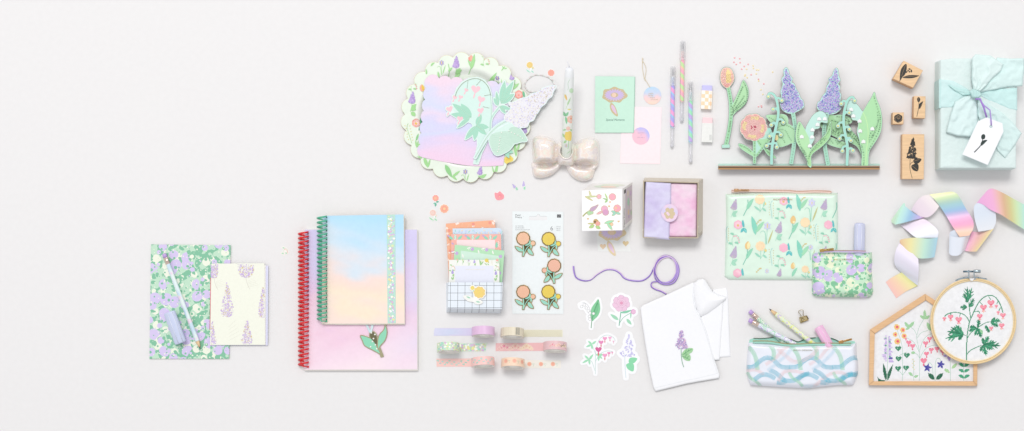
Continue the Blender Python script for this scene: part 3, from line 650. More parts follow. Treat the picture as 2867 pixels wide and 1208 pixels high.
cone = smooth(F1([(1245, 160), (1170, 165), (1100, 190), (1050, 230), (990, 245), (930, 285), (860, 300), (790, 335), (735, 345), (760, 400), (730, 440), (690, 490), (700, 540), (760, 555), (800, 600), (850, 610), (930, 602), (955, 550), (1000, 530), (1025, 480), (1060, 430), (1085, 385), (1130, 350), (1160, 300), (1200, 270), (1215, 220)]), 3)
cl1 = smooth(F1([(555, 680), (600, 665), (650, 655), (700, 650), (750, 660), (785, 710), (805, 760), (770, 820), (720, 870), (610, 915), (555, 860), (520, 760), (530, 710)]), 3)
cl2 = smooth(F1([(735, 640), (770, 605), (830, 610), (880, 650), (935, 752), (870, 765), (790, 785), (755, 740)]), 3)
cs = F1(stroke([(740, 530), (620, 590), (520, 690), (430, 830), (365, 945)], 34, 22)); cs2 = F1([(560, 660), (740, 560), (840, 620), (700, 690)])
o = trace([cone, cl1, cl2, cs, cs2], 2.0, 1.0)
b = B(); b.prism(o, 16.5, 18.5, '#e6f6f6', 'card', '#d3e8e4'); add('card', b, t)
b = B(); b.poly(cs2, 18.5, '#daf2ea'); b.poly(cs, 18.5, '#d3eee4'); b.poly(cl1, 18.5, '#c9e6d6'); b.poly(cl2, 18.5, '#c4e3d2')
for i in range(9): b.poly(F1(stroke([(640-6*i*.2, 690+22*i), (600-3*i, 700+20*i), (545, 690+22*i)], 2.5)), 18.5, '#b9dcc9'); b.poly(F1(stroke([(645, 690+22*i), (700, 680+18*i), (765, 700+12*i)], 2.5)), 18.5, '#b9dcc9')
b.poly(F1(stroke([(700, 545), (600, 610), (500, 710), (420, 850), (370, 935)], 5)), 18.5, '#b8cdbb'); b.poly(cone, 18.5, '#ecebf2'); rd = random.Random(8)
cn_ = cone
for i in range(1500):
    x, y = F1([(rd.uniform(685, 1250), rd.uniform(155, 615))])[0]
    if inpoly(cn_, x, y):
        u = (x-F1([(900, 0)])[0][0])/80
        b.poly(leafp((x, y), (x+rd.uniform(-4, 4), y+rd.uniform(-4, 4)), rd.uniform(.5, 1.1), rd.uniform(-1, 1), 3), 18.6, rd.choice(['#c6bcee', '#d8d0f4', '#f7f2e4', '#f0ead8', '#cdbd9c' if u > .15 else '#fbf8f0', '#d9cba8' if u > .15 else '#f3eee0', '#fdfcf6']), 'satin')
add('print', b, t)
b = B(); 
for x, y in ((655, 665), (640, 720), (636, 752), (632, 788), (628, 820), (624, 848), (614, 872), (735, 648), (765, 664), (798, 680), (832, 695), (860, 712), (884, 728)): b.dome(*F1([(x, y)])[0], 1.9, 19.3, '#fbfbf4', 'satin')
add('pearl_dots', b, t)
b = B(); lp = smooth(F1([(1238, 165), (1205, 95), (1120, 52), (1020, 42), (945, 85), (908, 145), (930, 200), (975, 225), (1060, 222)]), 6, False)
for i in range(0, len(lp)-1):
    for u in (0, .5):
        x, y = lp[i][0]+(lp[i+1][0]-lp[i][0])*u, lp[i][1]+(lp[i+1][1]-lp[i][1])*u; b.dome(x, y, 2.0, 1.0+17*max(0, 1-i/8), ['#dfe6e2', '#cfc8c2', '#e8d8dc', '#f3f1ec'][i % 4], 'gloss')
b.tube([(x, y, 1.4+17*max(0, 1-i/8)) for i, (x, y) in enumerate(lp)], 1.1, '#d9d8d4', 'satin', 6); add('bead_loop', b, t)

# ------------------------------------------------------------------ bow candle holder and candle
F2 = Z(1480, 360, .14747)
loopL = smooth(F2([(540, 330), (500, 240), (420, 180), (300, 140), (170, 138), (95, 170), (65, 250), (60, 400), (75, 560), (90, 680), (150, 740), (260, 760), (420, 730), (540, 660), (570, 500)]), 3)
loopR = smooth(F2([(850, 330), (900, 270), (1000, 210), (1130, 180), (1250, 185), (1320, 230), (1340, 320), (1340, 480), (1335, 640), (1310, 730), (1230, 790), (1080, 790), (950, 740), (850, 660), (820, 500)]), 3)
tailL = smooth(F2([(620, 640), (600, 740), (520, 830), (420, 900), (280, 945), (150, 940), (85, 890), (62, 780), (65, 640), (300, 620)]), 3)
tailR = smooth(F2([(690, 640), (700, 730), (760, 850), (860, 950), (1000, 1005), (1120, 1000), (1210, 950), (1240, 860), (1250, 760), (1000, 640)]), 3)
knot = smooth(F2([(530, 290), (620, 250), (800, 250), (880, 300), (910, 420), (890, 560), (860, 700), (760, 720), (650, 705), (560, 700), (525, 560), (505, 420)]), 3)
HX, HY = F2([(715, 420)])[0]
def bowz(X, Y):
    z = np.maximum.reduce([puff(loopL, 52, 30)(X, Y), puff(loopR, 52, 30)(X, Y), puff(tailL, 26, 20)(X, Y), puff(tailR, 26, 20)(X, Y)])
    for cx, cy, rx, ry in ((F2([(310, 672)])[0]+(29, 11)), (F2([(1075, 690)])[0]+(29, 11.5))):     # hollows of the loops
        g = np.exp(-(((X-cx)/rx)**2+((Y-cy)/ry)**2)**1.6); z = np.maximum(z-38*g, 4)*(z > 0)+z*(z <= 0)
    for cx, cy in (F2([(500, 500)])[0], F2([(900, 500)])[0]): z = z-9*np.exp(-((X-cx)/6)**2-((Y-cy)/22)**2)*(z > 0)
    z = np.maximum(z, puff(knot, 48, 18)(X, Y))
    d = np.hypot((X-HX)/18.6, (Y-HY-2)/21)
    z = np.where(d < .86, np.minimum(z, 34), z); z = np.where((d >= .86) & (d < 1.15), z+5*np.exp(-((d-1)/.1)**2), z)
    return z
b = B(); bow_o = trace([loopL, loopR, tailL, tailR, knot], .2, 1.2); b.field((1482, 372, 1690, 516), 1.1, bowz, '#ece6dc', 'ceramic', edge=bow_o); add('candle_holder', b, label='glossy speckled cream ceramic bow shaped candle holder', cat='candle holder')
t = thing('candle', 'tall white candle printed with spring flowers standing in the bow holder', 'candle', 1588, 320)
ax = [(1585.5, 438), (1588, 380), (1590, 320), (1592, 260), (1593.6, 215), (1594.3, 196), (1594.6, 189)]; zz = [38, 52, 67, 82, 93, 98, 99]; rr = [15.2, 15, 14.6, 13.9, 13.2, 12, 8.5]
def cz(x, y):
    if y >= 438: return 38+math.sqrt(max(0, 15.2**2-(x-1585.5)**2))
    for i in range(6):
        if ax[i+1][1] <= y <= ax[i][1]:
            u = (ax[i][1]-y)/(ax[i][1]-ax[i+1][1]); xc = ax[i][0]+(ax[i+1][0]-ax[i][0])*u; r = rr[i]+(rr[i+1]-rr[i])*u
            return zz[i]+(zz[i+1]-zz[i])*u+math.sqrt(max(0, r*r-(x-xc)**2))
    return 99
candc = lambda y: 1585.5+(438-y)*.0364
b = B(); b.tube([(1584.8, 441, 37)]+[(x, y, z) for (x, y), z in zip(ax, zz)], [12]+rr, lambda t_, a: mix('#e6ecdf', '#eef0f6', t_*1.1), 'wax', 24); add('wax_body', b, t)
b = B(zf=lambda x, y: cz(x, y)+.35); b.mp = lambda x, y, z: Wp(max(candc(y)-13.2, min(candc(y)+13.2, x)), y, z); G2 = Z(1400, 130, .36866); g_ = '#a9d69a'
def cm(sh, x, y, s, r=0): (X_, Y_), = G2([(x, y)]); [(b.gfill(q_[0], .05+.12*i_, lambda x, y, c=q_[1]: c, .9, 'wax')) for i_, q_ in enumerate(xf(sh, X_, Y_, s*1.3, r))]
cm([(stroke([(10, -40), (-6, 0), (0, 40), (-10, 60)], 3), '#9fc9a0')], 520, 285, .22); cm([(scal(0, 0, 26, 6), '#c5e3bf')], 543, 338, .22)
cm([(leafp((0, -40), (0, 34), 12), '#f1d67c'), (leafp((4, -30), (6, 30), 6), '#f5b87a')], 500, 390, .2, -.3); cm([(leafp((-18, 50), (22, -50), 12), '#b4dba8'), (stroke([(-20, 50), (-36, 90)], 4), '#b4dba8')], 522, 420, .18)
cm([(leafp((-30, 0), (20, 0), 10), '#e6df7e')], 530, 480, .2); cm(m_rose('#f6c3b0', '#f3a070', '#8fd0a0', '#8fd0a0'), 520, 548, -.36); cm([(scal(0, 0, 26, 6), '#f3c9bc'), (leafp((-20, 10), (-60, 20), 10), g_), (leafp((20, 10), (50, 30), 10), g_)], 518, 625, .2)
cm([(scal(8, -12, 38, 7), '#ecd171'), (leafp((-20, 0), (-50, -40), 8), g_), (leafp((-10, 20), (-30, 40), 8), g_), (stroke([(4, 20), (6, 50), (0, 80)], 4), g_)], 515, 695, .3)
cm(m_iris('#cfcbe0', '#ecd66a', '#bcdcb0', '#bcdcb0')[-7:], 502, 782, .25); cm([(leafp((-20, 20), (26, -20), 6), g_)], 520, 805, .2)
add('floral_print', b, t)
b = B(); b.tube([(1594.3, 190, 99), (1592, 182, 101), (1590, 176, 103), (1587.5, 171, 104)], [2.4, 1.9, 1.5, 1.2], '#eeeef2', 'fabric', 6); add('wick', b, t)

# ------------------------------------------------------------------ greeting cards, tag, pens, erasers
F3 = Z(1640, 100, .36866)
t = thing('greeting_card', 'mint greeting card with lilac bloom reading Special Moments', 'greeting card', 1720, 292, 0, 'flat greeting cards')
b = B(); b.prism(F3((72, 309), (371, 312), (362, 738), (70, 738)), 2.4, 3.8, '#c8ecd9', 'card', '#8fbfa8'); b.prism(F3((74, 311), (375, 314), (366, 737), (72, 737)), 1.0, 2.3, '#a3d3bb', 'card'); add('card', b, t)
def bloom(f, cx, cy, s, p='#cdb9e2', g='#cdbb93', ctr='#f0cfb8'):
    out = []; R0 = [(cx+s*x, cy+s*y) for x, y in [(math.cos(a)*(92+7*math.sin(5*a+1)), math.sin(a)*(56+6*math.sin(7*a))) for a in [2*PI*i/40 for i in range(40)]]]
    out.append((f([(x, y) for x, y in R0]), g))
    lf = [(cx-28*s, cy+58*s), (cx-6*s, cy+70*s), (cx+12*s, cy+100*s), (cx+26*s, cy+150*s), (cx+14*s, cy+158*s), (cx-20*s, cy+128*s), (cx-34*s, cy+90*s)]
    out.append((f(smooth(lf, 3)), g))
    for i in range(20):
        a = 2*PI*i/20+.1; r1, r0 = .86, .3
        out.append((f(leafp((cx+s*88*r0*math.cos(a), cy+s*52*r0*math.sin(a)), (cx+s*90*r1*math.cos(a), cy+s*55*r1*math.sin(a)), 7.2*s)), p))
    out.append((f(scal(cx-3*s, cy, 17*s, 7)), ctr)); out.append((f(smooth([(cx-20*s, cy+72*s), (cx-4*s, cy+82*s), (cx+8*s, cy+108*s), (cx+16*s, cy+143*s), (cx-10*s, cy+120*s), (cx-24*s, cy+92*s)], 3)), mix(p, '#f3cfd8', .5)))
    return out
b = B(); b.draw(bloom(F3, 218, 452, 1.02), 3.9); x, y = F3([(223, 648)])[0]; b.text('Special Moments', x, y, 9.2, 4, '#5f8a7c', center=True, shear=.25, sx=.84); add('print', b, t)
t = thing('greeting_card', 'plain pale pink card with round sticker, tucked under the mint card', 'greeting card', 1796, 380, 0, 'flat greeting cards')
b = B(); b.prism(F3((276, 540), (576, 546), (565, 976), (262, 971)), .1, .9, '#fdebef', 'card', '#e8c9d0'); 
add('card', b, t)
def wc_dot(x, y): n = fbm((x-1794)*.03, (y-381)*.03, 1, 4); return mix('#fbc8d8', '#bcc2f8', .1+((x-1794)-(y-381)*1.2)*.034+n*.7)
b = B(); c_ = ell(*F3([(419, 763)])[0], 24.2, 24.2, 0, 40); b.poly(c_, 1.0, '#f8c0d6', e=False); b.gfill(c_, 1.15, wc_dot, 2, 'satin')
x, y = F3([(419, 742)])[0]; b.scrib(x, y+1, 18, 4.4, 1.3, '#c9b0c6', 3); b.scrib(x, y+6, 4, 3, 1.3, '#c9b0c6', 4); b.scrib(x, y+14, 20, 4.4, 1.3, '#c9b0c6', 5); add('round_sticker', b, t)
t = thing('gift_tag', 'round blue and peach paper tag on a twine loop above the pink card', 'tag', 1826, 268)
tc_ = F3([(506, 457)])[0]
def wc_tag(x, y): return stops([(0, '#b9dcf4'), (.4, '#cfd8ee'), (.6, '#f3d3d6'), (1, '#f9dcc8')], (y-tc_[1])/50+.5+.25*fbm(x*.04, y*.04, 1, 8))
b = B(); c_ = ell(*tc_, 25, 25, 0, 48); b.prism(c_, .1, .9, '#cfe0f0', 'card'); b.gfill(c_, 1.0, wc_tag, 2.5, 'card')
for i, (dx, ww_) in enumerate(((-4, 14), (-5, 12), (0, 14), (5, 18))): b.scrib(tc_[0]+dx, tc_[1]-4+i*5.6, ww_, 4.8, 1.3, '#c9bda8', i+7)
add('paper_disc', b, t)
b = B(); p = smooth(F3((488, 395), (465, 355), (447, 330), (437, 290), (430, 240), (430, 195), (432, 168)), 5, False); b.tube([(x, y, 1.8) for x, y in p], .85, '#e3d8c0', 'fabric', 6)
p = smooth(F3((447, 330), (455, 290), (458, 250), (445, 215), (433, 195)), 5, False); b.tube([(x, y, 1.8) for x, y in p], .8, '#e3d8c0', 'fabric', 6)
for q_ in ((432, 180), (434, 200), (447, 325), (452, 338)): b.dome(*F3([q_])[0], 2.2, .8, '#dccfae', 'fabric')
add('twine', b, t)
PG = 'twisted candy coloured gel pens'
def gelpen(x0, y0, x1, y1, c1, c2, c3, label):
    t = thing('gel_pen', label, 'pen', (x0+x1)/2, (y0+y1)/2, 0, PG); L = y1-y0; f = lambda u: (x0+(x1-x0)*u, y0+L*u, 7.5); n = 110
    def cf(u, a): k = (u*7.2+a*2) % 2; return c1 if k < .8 else (c2 if k < 1.6 else c3)
    b = B(); b.tube([f(.24+.5*i/n) for i in range(n+1)], 5.7, cf, 'gloss', 24); b.tube([f(.13+.11*i/12) for i in range(13)], 3.4, lambda u, a: mix(c3, c1, u), 'gloss', 12); add('barrel', b, t)
    b = B(); b.tube([f(.04), f(.075), f(.13)], [1.0, 1.5, 2.4], '#b7b4b0', 'metal', 10); add('metal_tip', b, t)
    b = B(); b.tube([f(0), f(.008), f(.235)], [5.6, 7.6, 8.3], '#f5f5f8', 'clear', 20, cap=False); b.tube([f(.001), f(.004)], [5.7, 5.7], '#e3e3e8', 'clear', 20)
    for dx in (-2.2, 2.2): b.tube([(x0+dx, y0+8, 15.4), (x0+dx, y0+24, 15.6)], .55, '#8d8d92', 'satin', 6)
    b.tube([(x0, y0+5, 15.9), (x0, y0+46, 16.3)], 2.0, '#eeeef2', 'clear', 8); add('cap', b, t)
    b = B(); b.tube([f(.74), f(.985), f(1)], [5.6, 5.4, 4.2], '#f4f4f7', 'clear', 16); b.tube([f(.742), f(.76)], [4.6, 4.2], c3, 'satin', 12); b.tube([f(.77), f(.95)], [1.7, 1.5], '#eceaf2', 'satin', 8); b.tube([f(.955), f(.99)], [4.2, 3.6], '#dedee6', 'satin', 12); add('clear_end', b, t)
gelpen(1884.4, 187, 1881.5, 414, '#b7b0f2', '#f6a9dd', '#a4cdf4', 'blue and pink twisted gel pen, leftmost of the three')
gelpen(1911.7, 115, 1908.4, 342, '#f9b6c8', '#c9eaa8', '#fcc7b4', 'pink and yellow-green twisted gel pen, the highest of the three')
gelpen(1933.2, 229, 1933.4, 457, '#a6ecc4', '#c8b2ec', '#a5d8ee', 'mint and violet twisted gel pen, beside the erasers')
def gblock(b, top, h, col, fin='card', side=None, bev=0, z0=0):
    f = 1-h/H; g = [(CX+(x-CX)*f, CY+(y-CY)*f) for x, y in top]; b.prism(g, z0, h, col, fin, side or col, bev=bev)
EG = 'block erasers in paper sleeves'
def eraser(q, cap, label, body, deco):
    t = thing('eraser', label, 'eraser', sum(p[0] for p in q)/4, sum(p[1] for p in q)/4, 0, EG); u = .23
    lx = lambda a, c, v: (a[0]+(c[0]-a[0])*v, a[1]+(c[1]-a[1])*v)
    m0, m1 = lx(q[0], q[3], u), lx(q[1], q[2], u); b = B(mp=Gp); gblock(b, inset([q[0], q[1], lx(q[1], q[2], .6), lx(q[0], q[3], .6)], .7), 16, cap, 'satin', bev=1.2); add('rubber', b, t)
    b = B(mp=Gp); gblock(b, [m0, m1, q[2], q[3]], 17.2, body, 'card', bev=.5); b.mp = Wp; deco(b, [m0, m1, q[2], q[3]], 17.3); add('sleeve', b, t)
def chk(b, q, z):
    for j in range(5):
        for i in range(3):
            c = ['#fbdcb6', '#fffaf2'][(i+j+1) % 2]; P_ = lambda u, v: ((q[0][0]*(1-u)+q[1][0]*u)*(1-v)+(q[3][0]*(1-u)+q[2][0]*u)*v, (q[0][1]*(1-u)+q[1][1]*u)*(1-v)+(q[3][1]*(1-u)+q[2][1]*u)*v)
            a, c_, v0, v1 = i/3+.02, (i+1)/3-.02 if i == 2 else (i+1)/3, j/5+.01, (j+1)/5-.005; b.poly([P_(a, v0), P_(c_, v0), P_(c_, v1), P_(a, v1)], z, c)
    b.poly([P_(.87, .05), P_(.9, .05), P_(.9, .97), P_(.87, .97)], z+.2, '#f0b98a')
def grd(b, q, z):
    x0, y0, x1, y1 = q[0][0]+1, q[0][1]+1, q[1][0]-1, q[2][1]-1
    for i in range(9): b.poly([(x0+i*3.4, y0), (x0+i*3.4+.5, y0), (x0+i*3.4+.5, y1), (x0+i*3.4, y1)], z, '#e2e6e2')
    for i in range(15): b.poly([(x0, y0+i*3.7), (x1, y0+i*3.7), (x1, y0+i*3.7+.5), (x0, y0+i*3.7+.5)], z, '#e2e6e2')
    for i in range(5): b.poly([(x1-8+i*1.4, y0+32), (x1-7.4+i*1.4, y0+32), (x1-7.4+i*1.4, y1-5), (x1-8+i*1.4, y1-5)], z, '#c3c6c4')
eraser(F3((882, 374), (963, 378), (955, 560), (874, 556)), '#c9c6f4', 'lilac eraser in a peach and white checked paper sleeve', '#fdf0dc', chk)
eraser(F3((886, 620), (965, 623), (960, 811), (879, 808)), '#fbd8dc', 'pale pink eraser in a white grid paper sleeve, below the checked one', '#f6f6f3', grd)
# ------------------------------------------------------------------ gem flowers
F4 = Z(1980, 130, .36866)
GA = Z(2060, 180, .27650); GB = Z(2280, 180, .27663); GC = Z(1990, 130, .28571)
MINT, RIM = '#b9e6d6', '#6f5a48'
def board_part(b, shapes, z, grow=1.6, th=4.5, col=MINT, cell=1.1):
    o = trace([s[0] for s in shapes], grow, cell); b.prism(o, z-th, z-.3, '#7d6c58', 'satin', '#5d4c3c', sfin='wood'); b.prism(inset(o, .6), z-.3, z, col, 'satin'); b.draw(shapes, z, 'satin'); return o
LT = lambda c: mix(c, '#ffffff', .16)
def gems(b, pts, cols, z, r=2.1, rnd=None):
    rnd = rnd or random.Random(5)
    for x, y in pts: b.dome(x, y, r, z+1.1, LT(rnd.choice(cols) if isinstance(cols, list) else cols))
def along(pts, sp):
    p = smooth(pts, 8, False); out = []; acc = 0; last = p[0]; out.append(last)
    for q in p[1:]:
        if math.hypot(q[0]-last[0], q[1]-last[1]) >= sp: out.append(q); last = q
    return out
DG, MG_, LG = '#66a870', '#86c486', '#8fc98e'
t = thing('gem_flower', 'loose wooden tulip cut-out covered with sparkling gems, left of the flower row', 'gem flower', 2040, 300)
bud = smooth(GC((155, 208), (115, 225), (95, 280), (100, 350), (130, 395), (165, 408), (200, 380), (228, 330), (225, 280), (200, 225)), 3)
stm = GC(stroke([(170, 400), (190, 500), (198, 600), (195, 720), (175, 850), (148, 975)], 30, 34)); foot = GC((112, 968), (183, 966), (183, 992), (112, 994))
lf = smooth(GC((200, 690), (205, 600), (240, 520), (285, 420), (318, 335), (355, 390), (368, 460), (350, 540), (300, 600), (240, 650)), 3)
b = B(); board_part(b, [(stm, '#a5dcae'), (foot, MINT), (lf, '#b4e3b0'), (bud, '#f9c9b4'), (smooth(GC((165, 225), (145, 280), (155, 350), (175, 375), (205, 340), (200, 270)), 3), '#fbdf9c')], 7, cell=1.0); add('board', b, t)
b = B(seed=2); r = random.Random(2)
for x, y in pack(bud, 4.3, r, .2, 1.8):
    u, v = (x-GC([(165, 0)])[0][0]), (y-GC([(0, 300)])[0][1]); c = '#fde8a8' if abs(x-GC([(175, 0)])[0][0]) < 7 and abs(v) < 17 else ('#f9b8b6' if v > 20 else '#fcd2ca')
    if v > -10 or abs(x-GC([(175, 0)])[0][0]) > 9 or u < -3: b.dome(x, y, 2.0, 8, c)
gems(b, along(GC((172, 415), (190, 500), (200, 600), (195, 720), (175, 850), (150, 955)), 4.6), [DG, MG_], 7)
gems(b, along(GC((322, 350), (350, 410), (358, 480), (345, 550), (300, 600), (240, 640)), 4.6), [DG, MG_], 7); gems(b, along(GC((312, 400), (285, 460), (250, 540), (225, 590)), 4.6), [DG], 7)
gems(b, along(GC((325, 490), (290, 545), (245, 600), (215, 640)), 4.4), [DG, MG_], 7); gems(b, along(GC((335, 540), (280, 590), (230, 625)), 4.4), [DG, '#3f8a55'], 7); gems(b, along(GC((215, 600), (222, 640), (205, 680)), 4.4), ['#3f8a55'], 7)
add('gem_pattern', b, t)
disp = thing('gem_flower_row', 'row of wooden gem covered spring flowers slotted into a long mint board', 'flower display', 2237, 470)
b = B(); x0, x1 = 2011, 2463
def xprism(b, prof, xa, xb, cols, fin):
    A_ = [b.P(xa, y, z) for y, z in prof]; B_ = [b.P(xb, y, z) for y, z in prof]; m = len(prof)
    for i in range(m): b.F((A_[i], A_[(i+1) % m], B_[(i+1) % m], B_[i]), cols[i], fin)
    b.F(A_[::-1], cols[0], fin); b.F(B_, cols[0], fin)
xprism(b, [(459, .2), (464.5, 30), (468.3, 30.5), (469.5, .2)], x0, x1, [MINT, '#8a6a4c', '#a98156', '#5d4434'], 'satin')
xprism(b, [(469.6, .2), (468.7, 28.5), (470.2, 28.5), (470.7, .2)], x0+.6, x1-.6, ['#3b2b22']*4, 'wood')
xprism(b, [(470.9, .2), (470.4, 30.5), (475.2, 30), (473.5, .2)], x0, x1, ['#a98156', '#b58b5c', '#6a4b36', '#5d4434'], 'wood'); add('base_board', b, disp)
def flower(name, shapes, z, label, gemfn, cell=1.0, th=5):
    b = B(); board_part(b, shapes, z, 1.6, th, cell=cell); p = add(name, b, disp, label=label); b2 = B(seed=4); gemfn(b2, z)
    if b2.v: add('gem_pattern', b2, p)
def g_lil(b, z, cone, st, seed):
    r = random.Random(seed)
    for x, y in pack(cone, 4.15, r, .24, 2): b.dome(x, y, 1.95, z+1, r.choice(['#c9b4f0', '#d6c0f4', '#a497e6', '#bfa9ee', '#dccaf6', '#8a80d8', '#d4b8f0', '#cdb8f2']))
    gems(b, along(st, 4.8), ['#8fcbae', '#9fd8b8'], z, 2)
for F_, pts, st, ls, z, sd_, lab in ((GA, [(508, 35), (485, 70), (490, 120), (465, 150), (478, 200), (468, 240), (455, 280), (462, 330), (448, 400), (465, 450), (500, 485), (560, 500), (620, 480), (670, 450), (692, 420), (680, 370), (655, 345), (640, 300), (610, 250), (590, 200), (560, 185), (575, 150), (545, 110), (530, 60)], [(580, 500), (600, 640), (592, 800), (560, 1010)],
        [smooth([(590, 660), (540, 610), (480, 600), (430, 640), (415, 720), (430, 832), (500, 826), (560, 800), (592, 785)], 3), smooth([(310, 520), (400, 516), (470, 508), (518, 530), (530, 590), (500, 640), (430, 650), (370, 605), (330, 560)], 3)], 24, 3, 'left lilac with purple gems'),
       (GB, [(220, 42), (195, 75), (180, 120), (145, 150), (150, 190), (125, 230), (120, 280), (85, 320), (60, 370), (35, 390), (28, 440), (60, 480), (120, 505), (190, 505), (240, 480), (272, 440), (262, 370), (270, 310), (250, 280), (258, 230), (238, 200), (262, 165), (245, 120), (238, 60)], [(130, 510), (100, 650), (105, 820), (140, 1020)],
        [smooth([(88, 765), (140, 735), (250, 775), (325, 800), (305, 852), (220, 838), (140, 808)], 3)], 22, 7, 'right lilac with purple gems')):
    cone = smooth(F_(pts), 3); sh = [(F_(stroke(st, 34)), '#a9dfc6')]+[(F_(l), '#b3e2b4') for l in ls]+[(cone, '#bfe8e4')]
    flower('lilac_flower', sh, z, lab, lambda b, z, c=cone, s_=F_(st), q=sd_, F_=F_: (g_lil(b, z, c, s_, q), [gems(b, along(F_(rw), 4.8), [MG_, '#8fcf9c'], z, 1.8) for rw in ([[(500, 610), (560, 640), (590, 660)], [(440, 660), (500, 670), (540, 740), (560, 770)], [(440, 700), (480, 760), (500, 800)], [(340, 540), (380, 560), (400, 580)], [(470, 535), (490, 560), (510, 600)], [(430, 640), (470, 620), (520, 600)]] if q == 3 else [[(160, 760), (190, 800)], [(215, 770), (240, 815)], [(250, 800), (290, 810)]])]))
    
def rows(b, F_, rws, z, cols, sp=4.6, r=1.9):
    for rw in rws: gems(b, along(F_(rw), sp), cols, z, r)
# broad leaf behind the middle stems
sh = [(smooth(GB([(60, 600), (130, 530), (200, 520), (270, 560), (380, 680), (450, 760), (510, 900), (512, 1030), (478, 1030), (480, 930), (430, 830), (340, 790), (180, 720), (90, 660)]), 3), '#a9dcA6'.lower()), (smooth(GB([(190, 540), (240, 515), (330, 525), (385, 570), (340, 610), (260, 590)]), 3), '#b3e2b4')]
flower('broad_leaf', sh, 19, 'wide gem edged leaf behind the small white bell stem', lambda b, z: (rows(b, GB, [[(75, 605), (130, 650), (200, 700), (300, 740)], [(110, 600), (180, 660), (280, 700)], [(180, 570), (235, 585)], [(330, 640), (400, 710), (460, 790), (500, 880), (502, 1010)], [(330, 690), (400, 750), (450, 810), (490, 900)], [(300, 650), (360, 700), (430, 770)], [(230, 530), (330, 545), (350, 600)], [(320, 570), (360, 580)], [(200, 680), (280, 720)]], z, [DG, MG_, '#478a52'])))
# bell stems
for F_, st, arms, z, lab in ((GA, [(330, 330), (335, 300), (365, 296), (400, 330), (425, 420), (430, 520), (405, 650), (380, 760), (365, 880), (362, 1015)], [((405, 345), (440, 345), (466, 370)), ((425, 470), (405, 450), (378, 458)), ((430, 565), (465, 560), (482, 592)), ((410, 625), (385, 590), (360, 618)), ((395, 690), (440, 690), (457, 718)), ((388, 735), (365, 700), (342, 732)), ((372, 815), (340, 805), (313, 828)), ((368, 810), (410, 800), (416, 842))], 31, 'left curling stem with eight yellow bells'),
        (GB, [(408, 372), (395, 338), (365, 338), (335, 370), (315, 430), (297, 520), (300, 640), (320, 740), (335, 850), (330, 1025)], [((320, 385), (295, 370), (272, 402)), ((305, 505), (335, 480), (354, 494)), ((298, 600), (262, 590), (240, 627)), ((308, 650), (340, 630), (355, 660)), ((312, 725), (275, 720), (256, 755)), ((322, 760), (355, 745), (370, 775)), ((325, 830), (290, 840), (284, 880)), ((335, 870), (370, 850), (390, 875))], 32, 'right curling stem with eight yellow bells')):
    ends = [st[0]]+[a[2] for a in arms]; sh = [(F_(stroke(st, 15, 22)), '#a5e0d2')]+[(F_(stroke(list(a), 14)), '#a5e0d2') for a in arms]+[(F_(ell(x, y, 18)), '#bfeadd') for x, y in ends]
    flower('bell_stem', sh, z, lab, lambda b, z, F_=F_, ends=ends: [b.dome(*F_([e])[0], 3.5, z+.9, '#f0f0a6') for e in ends])
# carnation
head = scal(*GA([(180, 640)])[0], 38.5, 9, .07, .4); l1 = smooth(GA((185, 935), (120, 900), (50, 850), (28, 810), (70, 815), (130, 850), (175, 895)), 3)
sh = [(GA(stroke([(190, 760), (190, 1005)], 26)), '#a9dcae'), (GA(stroke([(205, 930), (260, 860), (320, 780)], 22)), '#a9dcae'), (l1, '#aee0ae'), (smooth(GA((215, 770), (290, 760), (340, 740), (350, 770), (320, 800), (260, 850)), 3), '#aee0ae'),
      (smooth(GA((285, 850), (330, 870), (390, 930), (405, 955), (340, 930), (305, 890)), 3), '#a2d9a2'), (GA(stroke([(335, 650), (350, 700), (340, 750)], 26)), '#a5e0d2'), (GA(ell(412, 745, 18, 30)), '#e9dca0'), (head, '#fad4c8')]
def g_carn(b, z):
    cx, cy = GA([(180, 640)])[0]; r = random.Random(3)
    for x, y in pack(head, 3.7, r, .12, 1.6):
        d = math.hypot(x-cx, y-cy); a = math.atan2(y-cy, x-cx); c = '#cf6076' if d < 9 and r.random() < .5 else ('#fbcfca' if d < 22 else ('#fdeab4' if math.sin(a*4+1) > -.2 and 21 < d < 31 else '#fac6c0'))
        b.dome(x, y, 1.95, z+1, c)
    rows(b, GA, [[(190, 785), (190, 990)], [(225, 780), (250, 810)], [(335, 760), (270, 850), (215, 930)], [(45, 822), (100, 845), (160, 890)], [(300, 860), (345, 910)], [(320, 880), (380, 935)]], z, [DG, MG_])
flower('carnation', sh, 26, 'round carnation of pink, red and yellow gems', g_carn)
